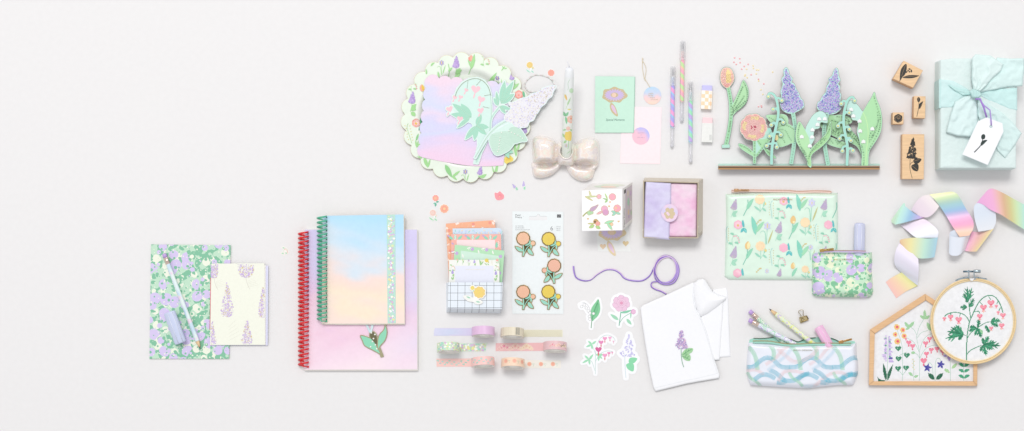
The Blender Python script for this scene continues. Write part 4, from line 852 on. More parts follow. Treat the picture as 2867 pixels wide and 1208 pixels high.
# lily of the valley pairs
L1 = smooth(GA((740, 1030), (715, 960), (660, 860), (615, 780), (610, 690), (640, 585), (685, 640), (712, 690), (745, 760), (750, 870), (765, 1030)), 3); L1b = smooth(F4((765, 905), (762, 850), (790, 780), (850, 720), (905, 660), (935, 575), (940, 640), (925, 700), (870, 760), (800, 815), (785, 860), (790, 905)), 3)
L1c = smooth(F4((748, 640), (770, 580), (810, 520), (860, 495), (900, 520), (912, 580), (860, 575), (850, 620), (815, 630), (805, 680), (815, 700), (780, 760), (755, 780)), 3)
def bells(b, z, pts, F_):
    for x, y in pts:
        X_, Y_ = F_([(x, y)])[0]
        for dx, dy in ((0, -3.5), (-3.6, -1), (3.6, -1), (-4, 3), (0, 2.4), (4, 3), (0, -.5)): b.dome(X_+dx*.85, Y_+dy*.85, 3.0, z+.9, '#f8fafa', 'satin')
flower('lily_of_the_valley', [(L1c, '#c3eadf'), (L1, '#b7e6b2'), (L1b, '#a9dca0')], 34, 'middle lily of the valley with two leaves', lambda b, z: (rows(b, F4, [[(705, 590), (692, 640), (690, 700), (715, 770), (745, 830), (768, 890)], [(708, 760), (740, 800), (760, 840)], [(705, 780), (735, 820)], [(935, 590), (925, 640), (890, 690), (840, 740), (790, 800), (770, 850)], [(900, 700), (840, 760), (800, 790)], [(870, 700), (820, 760)]], z, [DG, '#3f8a55', MG_]), bells(b, z, [(718, 688), (850, 552), (838, 595), (800, 635), (797, 690), (780, 757), (893, 552)], F4)))
R1 = smooth(GB((480, 1030), (485, 900), (460, 780), (445, 620), (470, 540), (490, 490), (530, 420), (580, 340), (608, 285), (625, 350), (665, 450), (682, 560), (670, 680), (620, 780), (560, 870), (545, 950), (540, 1032)), 3)
R1c = smooth(GB((330, 380), (370, 370), (420, 400), (470, 460), (492, 510), (470, 590), (500, 720), (520, 880), (490, 850), (450, 740), (435, 680), (448, 610), (430, 570), (385, 560), (365, 500), (330, 460)), 3)
flower('lily_of_the_valley', [(R1c, '#c3eadf'), (R1, '#b0e3ae'), (GB(stroke([(495, 490), (530, 580), (545, 720), (525, 900), (520, 1015)], 7)), '#c9f0b0')], 28, 'tall broad leaf lily of the valley at the right end', lambda b, z: (rows(b, GB, [[(603, 325), (635, 430), (665, 520), (668, 600), (650, 680), (600, 780), (552, 870)], [(640, 490), (645, 580), (620, 680), (570, 770)], [(655, 560), (625, 640), (590, 740)], [(615, 640), (560, 720), (560, 800)], [(478, 820), (500, 920), (500, 1015)], [(600, 700), (575, 740)]], z, [DG, '#3f8a55', MG_]), bells(b, z, [(372, 460), (395, 525), (458, 577), (587, 655), (463, 677), (497, 785)], GB)))
# loose gems
GGr = 'loose flat backed gems scattered by the tulip'
pk = [(208, 88), (247, 95), (203, 122), (221, 138), (250, 125), (311, 138), (281, 153), (262, 174), (334, 217), (390, 251), (430, 286), (411, 453), (413, 462), (390, 459)]; yl = [(349, 149), (351, 168), (299, 175), (375, 181), (390, 181), (373, 210), (289, 217), (286, 226), (303, 239), (391, 264), (497, 197), (408, 331), (422, 366)]
for cn, lst, cc in (('pink', pk, '#f8b6b8'), ('pale yellow', yl, '#fbe9b4')):
    lst = sorted(lst); ORD = 'first second third fourth fifth sixth seventh eighth ninth tenth eleventh twelfth thirteenth fourteenth'.split()
    x, y = F4([lst[0]])[0]; b = B(); b.dome(x, y, 2.5, .05, cc, 'gem', 8, .7); lb = 'tiny %s loose gem, %s from the left of the scattered %s gems'
    g0 = add('gem', b, label=lb % (cn, ORD[0], cn), cat='gem', group=GGr); base = Wp(x, y, 0)
    for i, q in enumerate(lst[1:]):
        o = g0.copy(); X_, Y_ = F4([q])[0]; o.location = g0.location+Wp(X_, Y_, 0)-base; o['label'] = lb % (cn, ORD[i+1], cn); col_.objects.link(o)

# ------------------------------------------------------------------ wooden stamps
F5 = Z(2460, 130, .36866); WD = '#edc89c'; BK = '#26241f'; SGp = 'wooden rubber stamps with black flower prints'
def stamp(top, h, label, prn):
    t = thing('rubber_stamp', label, 'stamp', sum(p[0] for p in top)/4, sum(p[1] for p in top)/4, 0, SGp)
    b = B(mp=Gp); gblock(b, top, h, WD, 'wood', '#d9ab7d', bev=1.0, z0=3); add('block', b, t)
    b = B(mp=Gp); gblock(b, inset(top, 1.2), 3, '#b9756a', 'satin'); add('rubber_base', b, t)
    b = B(); b.draw(prn, h, 'card'); add('print', b, t)
stamp(F5((192, 110), (337, 184), (262, 316), (110, 246)), 38, 'square stamp with lily of the valley print, tilted, topmost', [(F5(smooth([(163, 262), (162, 210), (175, 165), (209, 133), (213, 175), (200, 215), (180, 235)], 3)), BK), (F5(smooth([(180, 238), (230, 220), (307, 222), (270, 240), (220, 244)], 3)), BK), (F5(stroke([(158, 270), (172, 230), (215, 195), (225, 172), (240, 168)], 2.5)), BK), (F5(stroke([(195, 205), (235, 178), (252, 182)], 2)), BK)]+[(F5(ell(x, y, 6)), BK) for x, y in ((211, 197), (224, 186), (236, 175), (248, 183), (249, 193), (235, 194))]+[(F5(stroke([(175, 225), (190, 180), (205, 145)], 1.5)), '#b8966f'), (F5(stroke([(190, 234), (240, 230), (300, 224)], 1.5)), '#b8966f')])
stamp(F5((270, 378), (357, 381), (354, 547), (265, 543)), 38, 'narrow stamp with tulip print, beside the gift', [(F5(smooth([(303, 386), (292, 400), (295, 418), (304, 424), (314, 416), (315, 398)], 3)), BK), (F5(stroke([(305, 420), (305, 460), (290, 535)], 4)), BK), (F5(leafp((308, 478), (338, 418), 11, -6)), BK), (F5(stroke([(303, 392), (300, 415)], 1.5)), '#b8966f'), (F5(stroke([(312, 470), (334, 430)], 1.3)), '#b8966f')])
stamp(F5((108, 503), (191, 503), (189, 591), (106, 590)), 38, 'smallest square stamp with single rose print', [(scal(*F5([(149, 548)])[0], 12.3, 6, .1), BK), (scal(*F5([(151, 540)])[0], 5.2, 5, .1), '#b8966f'), (scal(*F5([(151, 540)])[0], 4.2, 5, .1), BK)]+[(stroke([(F5([(149, 552)])[0][0]+9*math.cos(a+d), F5([(149, 552)])[0][1]+9*math.sin(a+d)) for d in (-.4, 0, .4)], .7), '#b8966f') for a in (.3, 1.4, 2.6, 3.6)]+[(stroke([(F5([(151, 540)])[0][0]+2*math.cos(a), F5([(151, 540)])[0][1]+2*math.sin(a)) for a in (0, 1, 2, 3)], .6), '#b8966f')])
r = random.Random(6); lc = []
for i in range(150):
    tt = r.random()**.65; x = 262+r.uniform(-1, 1)*(4+38*tt)-tt*12; y = 700+tt*150; lc.append((F5(scal(x, y, r.uniform(5, 8), 4, .3, r.random()*3, 3)), BK))
stamp(F5((180, 668), (347, 668), (344, 1010), (178, 1008)), 36, 'tall rectangular stamp with lilac print, lowest and largest', lc+[(F5(stroke([(264, 690), (262, 720)], 3)), BK), (F5(stroke([(240, 850), (238, 930), (255, 1003)], 3)), BK), (F5(smooth([(262, 870), (285, 852), (325, 856), (308, 885), (280, 895)], 3)), BK), (F5(smooth([(248, 910), (275, 893), (302, 900), (298, 948), (262, 940)], 3)), BK), (F5(stroke([(242, 890), (262, 875), (310, 860)], 1.6)), '#b8966f'), (F5(stroke([(246, 905), (270, 920), (298, 945)], 1.6)), '#b8966f'), (F5(stroke([(240, 900), (250, 885), (262, 880)], 2.5)), BK)])

# ------------------------------------------------------------------ gift
gf = 1-75/H; GT = [(CX+(x-CX)*gf, CY+(y-CY)*gf) for x, y in F5((463, 98), (560, 84), (720, 82), (1057, 96), (1056, 500), (1053, 933), (760, 934), (463, 934))]
t = thing('gift_box', 'pale aqua tissue wrapped gift box with a big knotted tissue bow', 'gift', 2740, 320)
def giftz(X, Y):
    d = sd(GT, X, Y); v = np.vectorize(lambda a, c: noise.ridged_multi_fractal(Vector((a/26, c/26, 3)), 1, 2.1, 4, 1, 2)+1.2*noise.noise(Vector((a/60, c/60, 7))))(X, Y)
    return np.clip(75*np.clip(d/2.2, -1, 1)**1, -75, 75)-5*np.exp(-np.clip(d, 0, 99)/3.5)*(d > 0)+(d > 2)*(v*.8-1.4)
b = B(mp=Gp); b.field((2608, 150, 2850, 486), 1.8, giftz, '#dfefed', 'tissuef', zcut=-1.0, edge=GT); add('wrapped_box', b, t)
def cloth(b, pts, zb, h, seed, col='#cfeae8', dm=12, amp=4, dirv=(1, 0), freq=.22, res=1.3, fan=None):
    h = h*.55; dm = min(dm, 5); amp *= .62; pl = smooth(pts, 1); xs = [p[0] for p in pl]; ys = [p[1] for p in pl]; base = puff(pl, h, dm)
    def f(X, Y):
        z = base(X, Y); ph = (X*dirv[1]-Y*dirv[0])*freq
        if fan: ph = np.arctan2(Y-fan[1], X-fan[0])*11
        n = np.vectorize(lambda a, c: noise.noise(Vector((a/22, c/22, seed))))(X, Y); return np.where(z > 0, z+amp*(.38*np.sin(ph+3*n)+.5*n), z)
    b.field((min(xs)-3, min(ys)-3, max(xs)+3, max(ys)+3), res, f, col, 'tissuef', zcut=-4, base=zb, edge=pl, ez=-2)
kn = F5([(735, 350)])[0]
b = B(); bd = smooth(F5((423, 250), (520, 250), (600, 275), (700, 320), (700, 375), (620, 420), (555, 466), (425, 470)), 2); cloth(b, F5([(466, 250), (560, 260), (640, 300), (700, 340), (700, 372), (620, 420), (560, 466), (466, 469)]), 73, 6, 3, '#d2efee', 10, 3, fan=kn); add('band', b, t)
b = B(mp=Gp); g0 = [(CX+(x-CX)*gf, CY+(y-CY)*gf) for x, y in F5([(458, 252), (474, 250), (474, 469), (458, 468)])]; b.prism(g0, 2, 76, '#c6e8e6', 'tissuef'); add('band_side', b, t)
b = B(); cloth(b, F5([(765, 340), (900, 320), (1052, 312), (1053, 486), (1000, 480), (930, 450), (850, 420), (770, 375)]), 73, 7, 5, '#cdefed', 10, 5, fan=kn); add('right_band', b, t)
b = B(); cloth(b, F5([(740, 350), (790, 300), (840, 200), (900, 85), (1000, 94), (1104, 90), (1106, 180), (1092, 303), (980, 310), (860, 335), (780, 352)]), 78, 14, 9, '#d8f0ee', 16, 6, fan=kn); add('loop', b, t)
b = B(); cloth(b, F5([(720, 340), (705, 250), (708, 90), (735, 60), (850, 70), (950, 135), (930, 190), (870, 240), (810, 310), (770, 345)]), 86, 20, 12, '#def2f0', 18, 7, fan=kn); add('loop', b, t)
b = B(); cloth(b, F5([(750, 390), (830, 440), (930, 500), (1010, 570), (1088, 662), (1040, 745), (962, 852), (900, 790), (870, 700), (790, 640), (750, 520)]), 76, 10, 15, '#d8efed', 14, 5, dirv=(.6, .8)); add('tail', b, t)
b = B(); cloth(b, F5([(700, 370), (640, 385), (580, 420), (545, 520), (512, 655), (600, 682), (735, 692), (755, 600), (752, 480), (730, 390)]), 80, 18, 18, '#dcf1f0', 16, 6, fan=kn); add('tail', b, t)
b = B(); cloth(b, F5([(690, 345), (715, 322), (770, 345), (785, 375), (760, 395), (710, 392)]), 100, 14, 21, '#c3e6e3', 9, 4, dirv=(0, 1), freq=.9, res=1.2); cloth(b, F5([(520, 290), (600, 320), (700, 340), (700, 372), (640, 375), (580, 340)]), 78, 7, 31, '#c5e9e6', 7, 3, dirv=(1, .4), freq=.5); add('knot', b, t)
t = thing('gift_tag', 'white arrow shaped tag with dark tulip print hanging on the gift', 'tag', 2755, 400)
def tz(x, y): return 100
tg = F5([(820, 540), (940, 585), (948, 650), (828, 902), (636, 822), (755, 570)])
b = B(); b.prism(tg, 99, 100.5, '#f8f9fc', 'card', '#cfd6d8'); hx, hy = F5([(853, 609)])[0]; b.poly(ell(hx, hy, 4.3), 100.5, '#a3aeb4'); b.poly(ell(hx, hy+.6, 3.2), 100.6, '#c5dadb')
TK = '#1f3330'; b.draw([(F5(smooth([(792, 668), (780, 680), (780, 700), (790, 708), (806, 702), (810, 682), (804, 670)], 3)), TK), (F5(stroke([(790, 705), (778, 750), (726, 806)], 6, 8)), TK), (F5(leafp((774, 758), (827, 712), 13, -8)), TK), (F5(stroke([(782, 752), (818, 722)], 1.5)), '#7d8f8a')], 100.5); add('tag_card', b, t)
b = B(); b.tube([F5([p])[0]+(z,) for p, z in (((735, 402), 112), ((770, 400), 113), ((800, 470), 106), ((820, 540), 101.5))], 2.6, '#a884d6', 'satin', 8, sq=.4); b.tube([F5([p])[0]+(z,) for p, z in (((765, 400), 112), ((800, 450), 108), ((845, 485), 104), ((852, 540), 102.4), ((856, 600), 102))], 1.9, '#b295de', 'satin', 8, sq=.4); add('ribbon_loop', b, t)
# ------------------------------------------------------------------ memo cards in their box
FM = Z(1240, 600, .2579)
def memo(q, z, label, fn, col, cat='memo card'):
    b = B(seed=int(z)); q = FM(q); b.prism(q, z, z+1, col, 'card', mix(col, '#8a8a8a', .15)); fn(b, z+1.05, q); add('memo_card', b, label=label, cat=cat, group='patterned memo cards standing in the gridded box')
def mo(b, z, q):
    r = random.Random(1)
    for x, y in ((150, 108), (165, 100), (545, 90), (560, 75), (548, 105), (42, 155), (50, 210), (330, 130), (430, 150), (60, 330), (70, 420), (58, 500)):
        for k in range(5): a = k*1.25+r.random(); X, Y = FM([(x, y)])[0]; b.poly(leafp((X, Y), (X+4.4*math.cos(a), Y+4.4*math.sin(a)), 1.1, 0, 4), z, '#fff2ea')
    for k in range(16):
        x = r.uniform(45, 540); y = r.uniform(95, 160); b.poly(FM(stroke([(x, y+50), (x+r.uniform(-15, 15), y+20), (x+r.uniform(-30, 30), y-10+r.uniform(0, 20))], 2.5)), z, '#fbd0b2')
    for k in range(14):
        x = r.uniform(45, 60)+k*.6; y = 180+k*28; b.poly(FM(stroke([(x, y), (x+10, y+30), (x+4, y+60)], 2.5)), z, '#fbd0b2')
    for x, y in ((330, 110), (70, 180), (80, 400), (510, 95)): b.poly(FM(scal(x, y, 16, 6)), z, '#f29a8c')
memo([(32, 104), (490, 70), (560, 68), (572, 150), (590, 780), (70, 780)], 14, 'orange memo card with white sprigs, at the back of the box', mo, '#f8b692')
def mb_(b, z, q):
    r = random.Random(2)
    for k in range(26):
        x = 115+k*20; y = 165+r.uniform(0, 35); a = r.uniform(-.8, .8)+1.57*(k % 2); X, Y = FM([(x, y)])[0]
        b.poly(leafp((X, Y), (X+8*math.cos(a), Y+8*math.sin(a)), 1.7, .6), z, r.choice(['#b5e0e0', '#a9dcd8', '#c9d4f4', '#f3ddc8']))
    for k in range(14): x = 620+r.uniform(-4, 14); y = 200+k*14; X, Y = FM([(x, y)])[0]; b.poly(leafp((X, Y), (X+4, Y-5), 1.4), z, '#b5e0e0')
memo([(105, 156), (600, 150), (632, 160), (645, 190), (650, 780), (130, 780)], 18, 'pale blue memo card with teal leaves, second from the back', mb_, '#d5e6f6')
def mc(b, z, q):
    b.poly(FM((150, 280), (566, 280), (566, 520), (150, 520)), z, '#fae3e4')
    for x in (135, 325, 515):
        for d in (-1, 1): b.poly(FM(leafp((x+d*25, 275), (x+d*75, 230), 14, 4*d)), z, '#93d8bc')
        b.poly(FM(leafp((x, 278), (x, 222), 16)), z, '#93d8bc')
        for k in range(7): b.poly(FM(ell(x+(k % 2)*10-5, 228+k*8, 5)), z, '#fdf6f0')
        b.poly(FM(leafp((x-60, 250), (x-90, 225), 9)), z, '#c7a9d8')
    for y in (330, 420):
        b.poly(FM(leafp((582, y+40), (585, y-30), 15)), z, '#93d8bc'); b.poly(FM(leafp((118, y), (92, y-20), 9)), z, '#c7a9d8')
        for k in range(6): b.poly(FM(ell(600+(k % 2)*8, y-30+k*11, 5)), z, '#fdf6f0')
    x, y = FM([(362, 320)])[0]; b.scrib(x, y+3, 21, 5, z+.1, '#fdf6f2', 2)
memo([(90, 218), (632, 218), (640, 780), (90, 780)], 22, 'coral memo card with mint leaves and pink writing field, in the middle of the box', mc, '#f7b9ad')
def mg(b, z, q):
    b.poly(FM((195, 395), (612, 455), (590, 700), (185, 640)), z, '#d3efde')
    for x, y in ((150, 425), (320, 380), (475, 388), (625, 460), (615, 640)):
        b.poly(FM(scal(x, y, 20, 5, .2)), z, '#cbb0e0')
        if x > 500: continue
        b.poly(FM(leafp((x-60, y-5), (x-15, y-20), 7)), z, '#f6f6f0'); b.poly(FM(leafp((x+75, y+50), (x+60, y+5), 8)), z, '#f6f6f0')
        for k in range(5): b.poly(FM(ell(x-50+k*9, y-8+(k % 2)*16, 4)), z, '#fdfbf6')
memo([(130, 332), (668, 398), (640, 780), (100, 780)], 27, 'mint green memo card with violet dots, tilted, second from the front', mg, '#b8e6bc')
def mf(b, z, q):
    b.poly(FM((132, 562), (550, 562), (550, 760), (132, 760)), z, '#e9ecf9'); g = '#a3d092'
    for sh, x, y, s in ((m_bleed('#f3b7a8', g), 100, 590, .24), (m_tulip('#f0b8a8', '#f0b8a8', g, g), 155, 515, .16), (m_tulip('#cfe3a8', '#cfe3a8', g, g), 215, 520, .17), (m_iris('#b9b0e2', '#e8cf70', g, g), 280, 525, .18), (m_lilac('#bcaee6', '#b0a0de', g, n=16), 342, 525, .19), (m_lily(g, g, '#f1e3b0'), 410, 525, .18),
                        (m_peony('#ecd669', '#e6cc5c', g, '#ecd669', '#e0c452'), 475, 520, .2), (m_sprig(g, '#f3b7a8'), 535, 525, .15), (m_bleed('#f3b7a8', g), 585, 590, .2), (m_lilac('#b3a4e2', '#a494da', g, n=16), 105, 640, .22), (m_lilac('#b3a4e2', '#a494da', g, n=16), 575, 650, .22), (m_peony('#f3b7a8', '#f3b7a8', g, g), 590, 510, .14), ([(leafp((0, 30), (-20, -20), 12), g), (leafp((0, 30), (20, -24), 12), g)], 105, 695, .16), ([(leafp((0, 30), (-20, -20), 12), g), (leafp((0, 30), (20, -24), 12), g)], 572, 705, .16)):
        X, Y = FM([(x, y)])[0]; b.draw(xf(sh, X, Y, s), z)
    x, y = FM([(350, 600)])[0]; b.scrib(x, y+2, 52, 4, z+.1, '#f8f4e2', 4)
memo([(68, 497), (614, 497), (614, 780), (66, 780)], 34, 'white floral bordered memo card with lavender centre, at the front of the box', mf, '#f4f6f0')
t = thing('memo_box', 'white box with black grid lines holding the memo cards', 'box', 1332, 840)
b = B(); tp = FM((60, 741), (648, 741), (640, 1030), (52, 1022)); bs = FM((34, 748), (640, 748), (622, 1078), (38, 1066)); GB_ = '#e9f1f9'
b.prism(bs, .1, 2, GB_); b.prism(tp, 42, 44, GB_, bev=.4)
def quad(b, a0, a1, z0, z1, c, fin='card'): b.F((b.P(*a0, z0), b.P(*a1, z0), b.P(*a1[2:] or a1, z1), b.P(*a0, z1)), c, fin)
for i, j in ((1, 2), (2, 3), (3, 0)):
    b.F((b.P(*bs[i], 1), b.P(*bs[j], 1), b.P(*tp[j], 43), b.P(*tp[i], 43)), GB_, 'card')
add('sleeve', b, t)
b = B(); GL = '#5c6068'
for i in range(8): x = 82+i*78.5; b.poly(FM([(x, 741), (x+3.5, 741), (x+1, 1024), (x-2.5, 1024)]), 44, GL)
for y in (775, 855, 936, 1015): b.poly(FM([(53, y), (646, y-1), (646, y+2.5), (53, y+3.5)]), 44, GL)
for i in range(8):
    x = 82+i*78.5; a = FM([(x-2, 1030)])[0]; c = FM([(x-8, 1068)])[0]; zf_ = [b.P(a[0], a[1]+.6, 43.3), b.P(a[0]+.8, a[1]+.6, 43.3), b.P(c[0]+.8, c[1]+1.2, 3), b.P(c[0], c[1]+1.2, 3)]; b.F(zf_, GL, 'card')
add('grid_print', b, t)
s_ = [(stroke([(-4, 45), (8, 10), (22, -6)], 3), '#fbfbf6'), (leafp((-2, 40), (-62, 14), 12), '#f4f6f0'), (leafp((4, 46), (52, 52), 12), '#f4f6f0'), (leafp((-20, 26), (-48, 14), 5), '#a9d8c0'), (leafp((14, 46), (42, 52), 5), '#a9d8c0'), (leafp((10, 0), (-6, -30), 5), '#a9d8c0'), (scal(-8, -40, 14, 6), '#f0dc7a'), (scal(36, -12, 38, 9), '#f1d384'), (scal(36, -12, 28, 8), '#f3d978')]
for k in range(5): s_.append((stroke([(36+(22-4*k)*math.cos(k*2+d), -12+(22-4*k)*math.sin(k*2+d)) for d in (-.9, -.3, .3, .9)], 1.2), '#f6b69c'))
s_ = xf(s_, *FM([(335, 870)])[0], .44, 0); o = trace([x[0] for x in s_], 2.4, .8); b = B(); b.prism(o, 44.6, 47.2, '#fbfaf6', 'card', '#d9d2ba'); b.draw(s_, 47.2); add('flower_sticker', b, t)

# ------------------------------------------------------------------ sticker card with five gold edged flower stickers
FS = Z(1430, 580, .14747); FT = Z(1180, 480, .38698)
t = thing('sticker_card', 'white hanging card reading Paper Poetry that carries gold edged flower stickers', 'sticker card', 1507, 738)
b = B(); cardp = FT((658, 290), (1027, 293), (1027, 1033), (658, 1031)); b.prism(cardp, .1, 1.3, '#eef4f5', 'card', '#c3cacd')
x, y = FS([(85, 168)])[0]; DKT = '#3c3d40'
b.text('Paper', x, y, 7.0, 1.3, DKT); b.text('Poetry', x, y+6.3, 7.0, 1.3, DKT); b.text('*', *FS([(230, 192)])[0], 4, 1.3, DKT)
for i, s_ in enumerate(('3D STICKER', '3D STICKERS', 'AUTOCOLLANTS 3D')): b.text(s_, *FS([(85, 372+35*i)])[0], 3.9, 1.3, '#7d8084', sx=1.12)
b.text('6', *FS([(748, 446)])[0], 17.5, 1.3, '#8c8f92'); b.poly(FS((838, 365), (841, 365), (841, 455), (838, 455)), 1.3, '#c9ccce')
for i, s_ in enumerate(('STÜCK', 'PIECES', 'PIÈCES')): b.text(s_, *FS([(864, 380+35*i)])[0], 3.6, 1.3, '#7d8084', sx=1.1)
b.poly(FS((878, 143), (954, 143), (954, 203), (878, 203)), 1.3, '#34363a')
for i, c in enumerate('RICO'): b.text(c, *FS([(889+15*i, 172)])[0], 3.0, 1.4, '#e9eaec')
b.text('DESIGN', *FS([(888, 192)])[0], 2.2, 1.4, '#e9eaec')
hg = smooth(FS((345, 190), (370, 178), (480, 178), (500, 150), (525, 140), (545, 155), (560, 178), (670, 178), (690, 195), (690, 230), (670, 250), (370, 250), (345, 232)), 3); b.poly(hg, 1.3, '#eeeeef'); b.poly([(p[0], p[1]) for p in stroke(FS([(350, 190), (375, 178), (480, 178), (505, 148), (525, 140), (548, 150), (562, 178), (665, 178), (688, 192)]), .7)], 1.3, '#b9bfc2')
add('card', b, t)
def pinst(cx, cy, fx, hc, label, hl=None):   # gold edged peony sticker in FS units around head centre
    def q(*p): return [(cx+fx*x*.14747, cy+y*.14747) for x, y in p]
    head = scal(cx, cy, 18.2, 11, .05); st = stroke(q((0, 110), (8, 200), (0, 330)), 2.8, 3.6); st2 = stroke(q((10, 300), (70, 180), (150, 110)), 2); lfL = leafp(q((0, 240))[0], q((-150, 150))[0], 4.6, -1*fx); lfR = leafp(q((90, 190))[0], q((190, 310))[0], 5, 1.5*fx)
    l3 = leafp(q((130, 110))[0], q((120, 10))[0], 2.6); l4 = leafp(q((150, 110))[0], q((150, 200))[0], 2.2); l5 = leafp(q((30, 130))[0], q((140, 90))[0], 3); bd = ell(*q((185, 90))[0], 6, 6); body = q((-10, 100), (120, 60), (150, 130), (110, 200), (20, 280))
    o = trace([head, st, st2, lfL, lfR, l3, l4, l5, bd, body], 2.0, .7); b = B(); b.prism(o, 1.5, 4.2, '#c3a878', 'metal', bev=.3)
    G_ = '#9fdcc8'; b.poly(inset(body, 1), 4.2, '#6e6142', 'metal')
    for p in (st, st2, lfL, lfR, l3, l4, l5): b.poly(p, 4.2, G_, 'gloss')
    b.poly(bd, 4.2, hc, 'gloss'); b.prism(scal(cx, cy, 18.6, 11, .05), 4.3, 5.6, '#8a7650', 'metal'); b.prism(scal(cx, cy, 17.2, 11, .05), 5.6, 6.2, hc, 'gloss')
    for rr_, n in ((13.5, 9), (9.5, 7), (5.5, 5), (2, 3)):
        for i in range(n): a = 2*PI*i/n+rr_; b.poly(stroke([(cx+fx*1+(rr_*(1+.12*abs(d)))*math.cos(a+d*2.2/n), cy-1+(rr_*(1+.12*abs(d)))*math.sin(a+d*2.2/n)) for d in (-1.2, 0, 1.2)], .55), 6.2, mix(hc, '#e58f6c', .55), 'gloss')
    add('flower_sticker', b, label=label, cat='sticker', group='gold edged carnation stickers on the white card')
for (x, y), fx, hc, lab in zip([(235, 600), (718, 608), (0, 0), (0, 0), (0, 0)], (1, 1, -1, 1, 1), ('#f6c9a8', '#efd860', '#f3c0a8', '#f4c3a4', '#edd65c'), ('peach flower sticker with shiny reflecting leaves, top left on the card', 'yellow flower sticker, top right on the white card', 'peach flower sticker facing left, alone in the middle row of the card', 'peach flower sticker, bottom left on the white card', 'yellow flower sticker, bottom right on the white card')):
    if x: X, Y = FS([(x, y)])[0]
    else: X, Y = FT([{'alone': (960, 683), 'm left': (736, 873), 'm righ': (918, 872)}['alone' if 'alone' in lab else ('m left' if 'left on' in lab else 'm righ')]])[0]
    pinst(X, Y, fx, hc, lab)

# ------------------------------------------------------------------ sticker cube with strip, tissue tray, cord
FC = Z(1620, 490, .21197)
t = thing('sticker_strip', 'translucent strip with a gold lilac bloom and hearts, coming from under the sticker cube', 'sticker', 1715, 670)
b = B(); b.prism(FC((225, 660), (655, 660), (690, 1015), (258, 1010)), .1, .6, '#eff1ef', 'card', '#dcdfdd'); add('backing', b, t)
b = B(); b.draw(bloom(FC, 440, 760, 1.95, '#d9c8ea', '#e6d3ab', '#f0d6bd'), .7); b.draw([(FC(heart(622, 905, 42)), '#e3cda0'), (FC(heart(322, 945, 42)), '#e9cfae')], .7, 'satin'); add('print', b, t)
t = thing('sticker_box', 'white cube box printed with gold edged flower stickers', 'box', 1700, 575)
top = FC((45, 206), (578, 186), (580, 734), (42, 744)); bas = FC((180, 110), (716, 92), (716, 612), (190, 640)); hh = 84; b = B()
mid = lambda a, c, t_: (a[0]+(c[0]-a[0])*t_, a[1]+(c[1]-a[1])*t_)
bas = [mid(bas[i], top[i], .06) for i in range(4)]
b.prism(bas, .3, hh, '#fbfbfb', 'card', '#f2f0ee', top=top, bev=.8); add('carton', b, t)
b = B(); gold = '#c9b27c'
def gm(sh, x, y, s, r=0):
    X, Y = FC([(x, y)])[0]; q = xf(sh, X, Y, s, r); o = trace([a[0] for a in q], .9, .5); b.poly(o, hh, gold, 'card'); b.draw(q, hh)
gm([(leafp((-80, 10), (45, -10), 6), '#cfe0a8'), (leafp((-80, 5), (0, 40), 6), '#d9dca0'), (leafp((-20, 0), (-45, -55), 7), '#dfe2b0'), (scal(62, -8, 24, 6, .3), '#f5bcc8')], 190, 290, .27, .1)
gm([(leafp((0, 30), (-40, -60), 10), '#b8d98f'), (leafp((0, 30), (-70, 10), 9), '#9cc684'), (leafp((0, 30), (-40, 70), 14), '#a8d08c'), (scal(30, 60, 14, 6), '#f6cfae'), (scal(62, -8, 44, 9, .07), '#f6b3c0')], 385, 300, .21)
gm([(stroke([(-90, 70), (-50, 30), (0, 0)], 9), '#9fb878'), (scal(-10, 30, 26, 5), '#b7dcae'), (scal(22, 24, 20, 5), '#b7dcae'), (smooth([(0, -10), (20, -42), (70, -62), (105, -75), (70, -20), (25, 10)], 3), '#c8aac4')], 150, 475, .22)
gm([(scal(20, -12, 40, 9, .12), '#f0b6cc'), (scal(34, 28, 38, 9, .12), '#dba4c8'), (leafp((-5, 20), (-75, 50), 12), '#f0b6c0')], 320, 465, .23)
gm([(leafp((0, 30), (-60, 10), 14), '#9fdcc6'), (leafp((0, 30), (-50, 70), 14), '#9fdcc6'), (leafp((0, 30), (60, 50), 14), '#9fdcc6'), (scal(18, -28, 46, 7, .07), '#f8b0bc'), (scal(2, -34, 14, 6), '#f0d29a')], 492, 470, .21)
gm([(scal(20, -25, 30, 7, .2), '#cba46c'), (scal(45, 0, 28, 7), '#f0a9a0'), (leafp((0, 20), (-60, 50), 18), '#b3d890'), (leafp((20, 30), (75, 60), 18), '#b3d890'), (leafp((0, 0), (-75, 0), 6), '#c9d890'), (ell(10, -22, 10, 14), '#5c4a34')], 205, 645, .23)
gm([(leafp((-60, 0), (70, -35), 17), '#a8e6bc'), (leafp((-20, 0), (45, 90), 17), '#a8e6bc'), (scal(38, 15, 20, 5), '#f8d0ac')], 400, 640, .2)
for x, y in ((403, 416), (124, 582), (528, 616)): b.poly(FC(heart(x, y, 15)), hh, '#e6c28c')
add('front_print', b, t)
def face_mp(a, c, d, e, za, zc):   # map u,v in 0..1 onto a side face (a-c lower edge at base, e-d upper edge)
    def f(u, v, w):
        P0 = Wp(*mid(e, d, u), zc); P1 = Wp(*mid(a, c, u), za); p = P0.lerp(P1, v); n = (Wp(*d, zc)-Wp(*e, zc)).cross(Wp(*a, za)-Wp(*e, zc)).normalized(); return p+n*w*K*face_mp.s
    return f
face_mp.s = 1
b = B(mp=face_mp(bas[1], bas[2], top[2], top[1], .3, hh))   # right side: u runs down the photo, v out to the table
nchk = (Wp(*top[2], hh)-Wp(*top[1], hh)).cross(Wp(*bas[1], 0)-Wp(*top[1], hh)); face_mp.s = 1 if nchk.x > 0 else -1
b.poly([(.06, .18), (.15, .18), (.15, .34), (.06, .34)][::-1], .1, '#3a3b3e'); 
b.poly([(.06, .3), (.92, .3), (.92, .99), (.06, .99)], .0, '#d9cdd6')
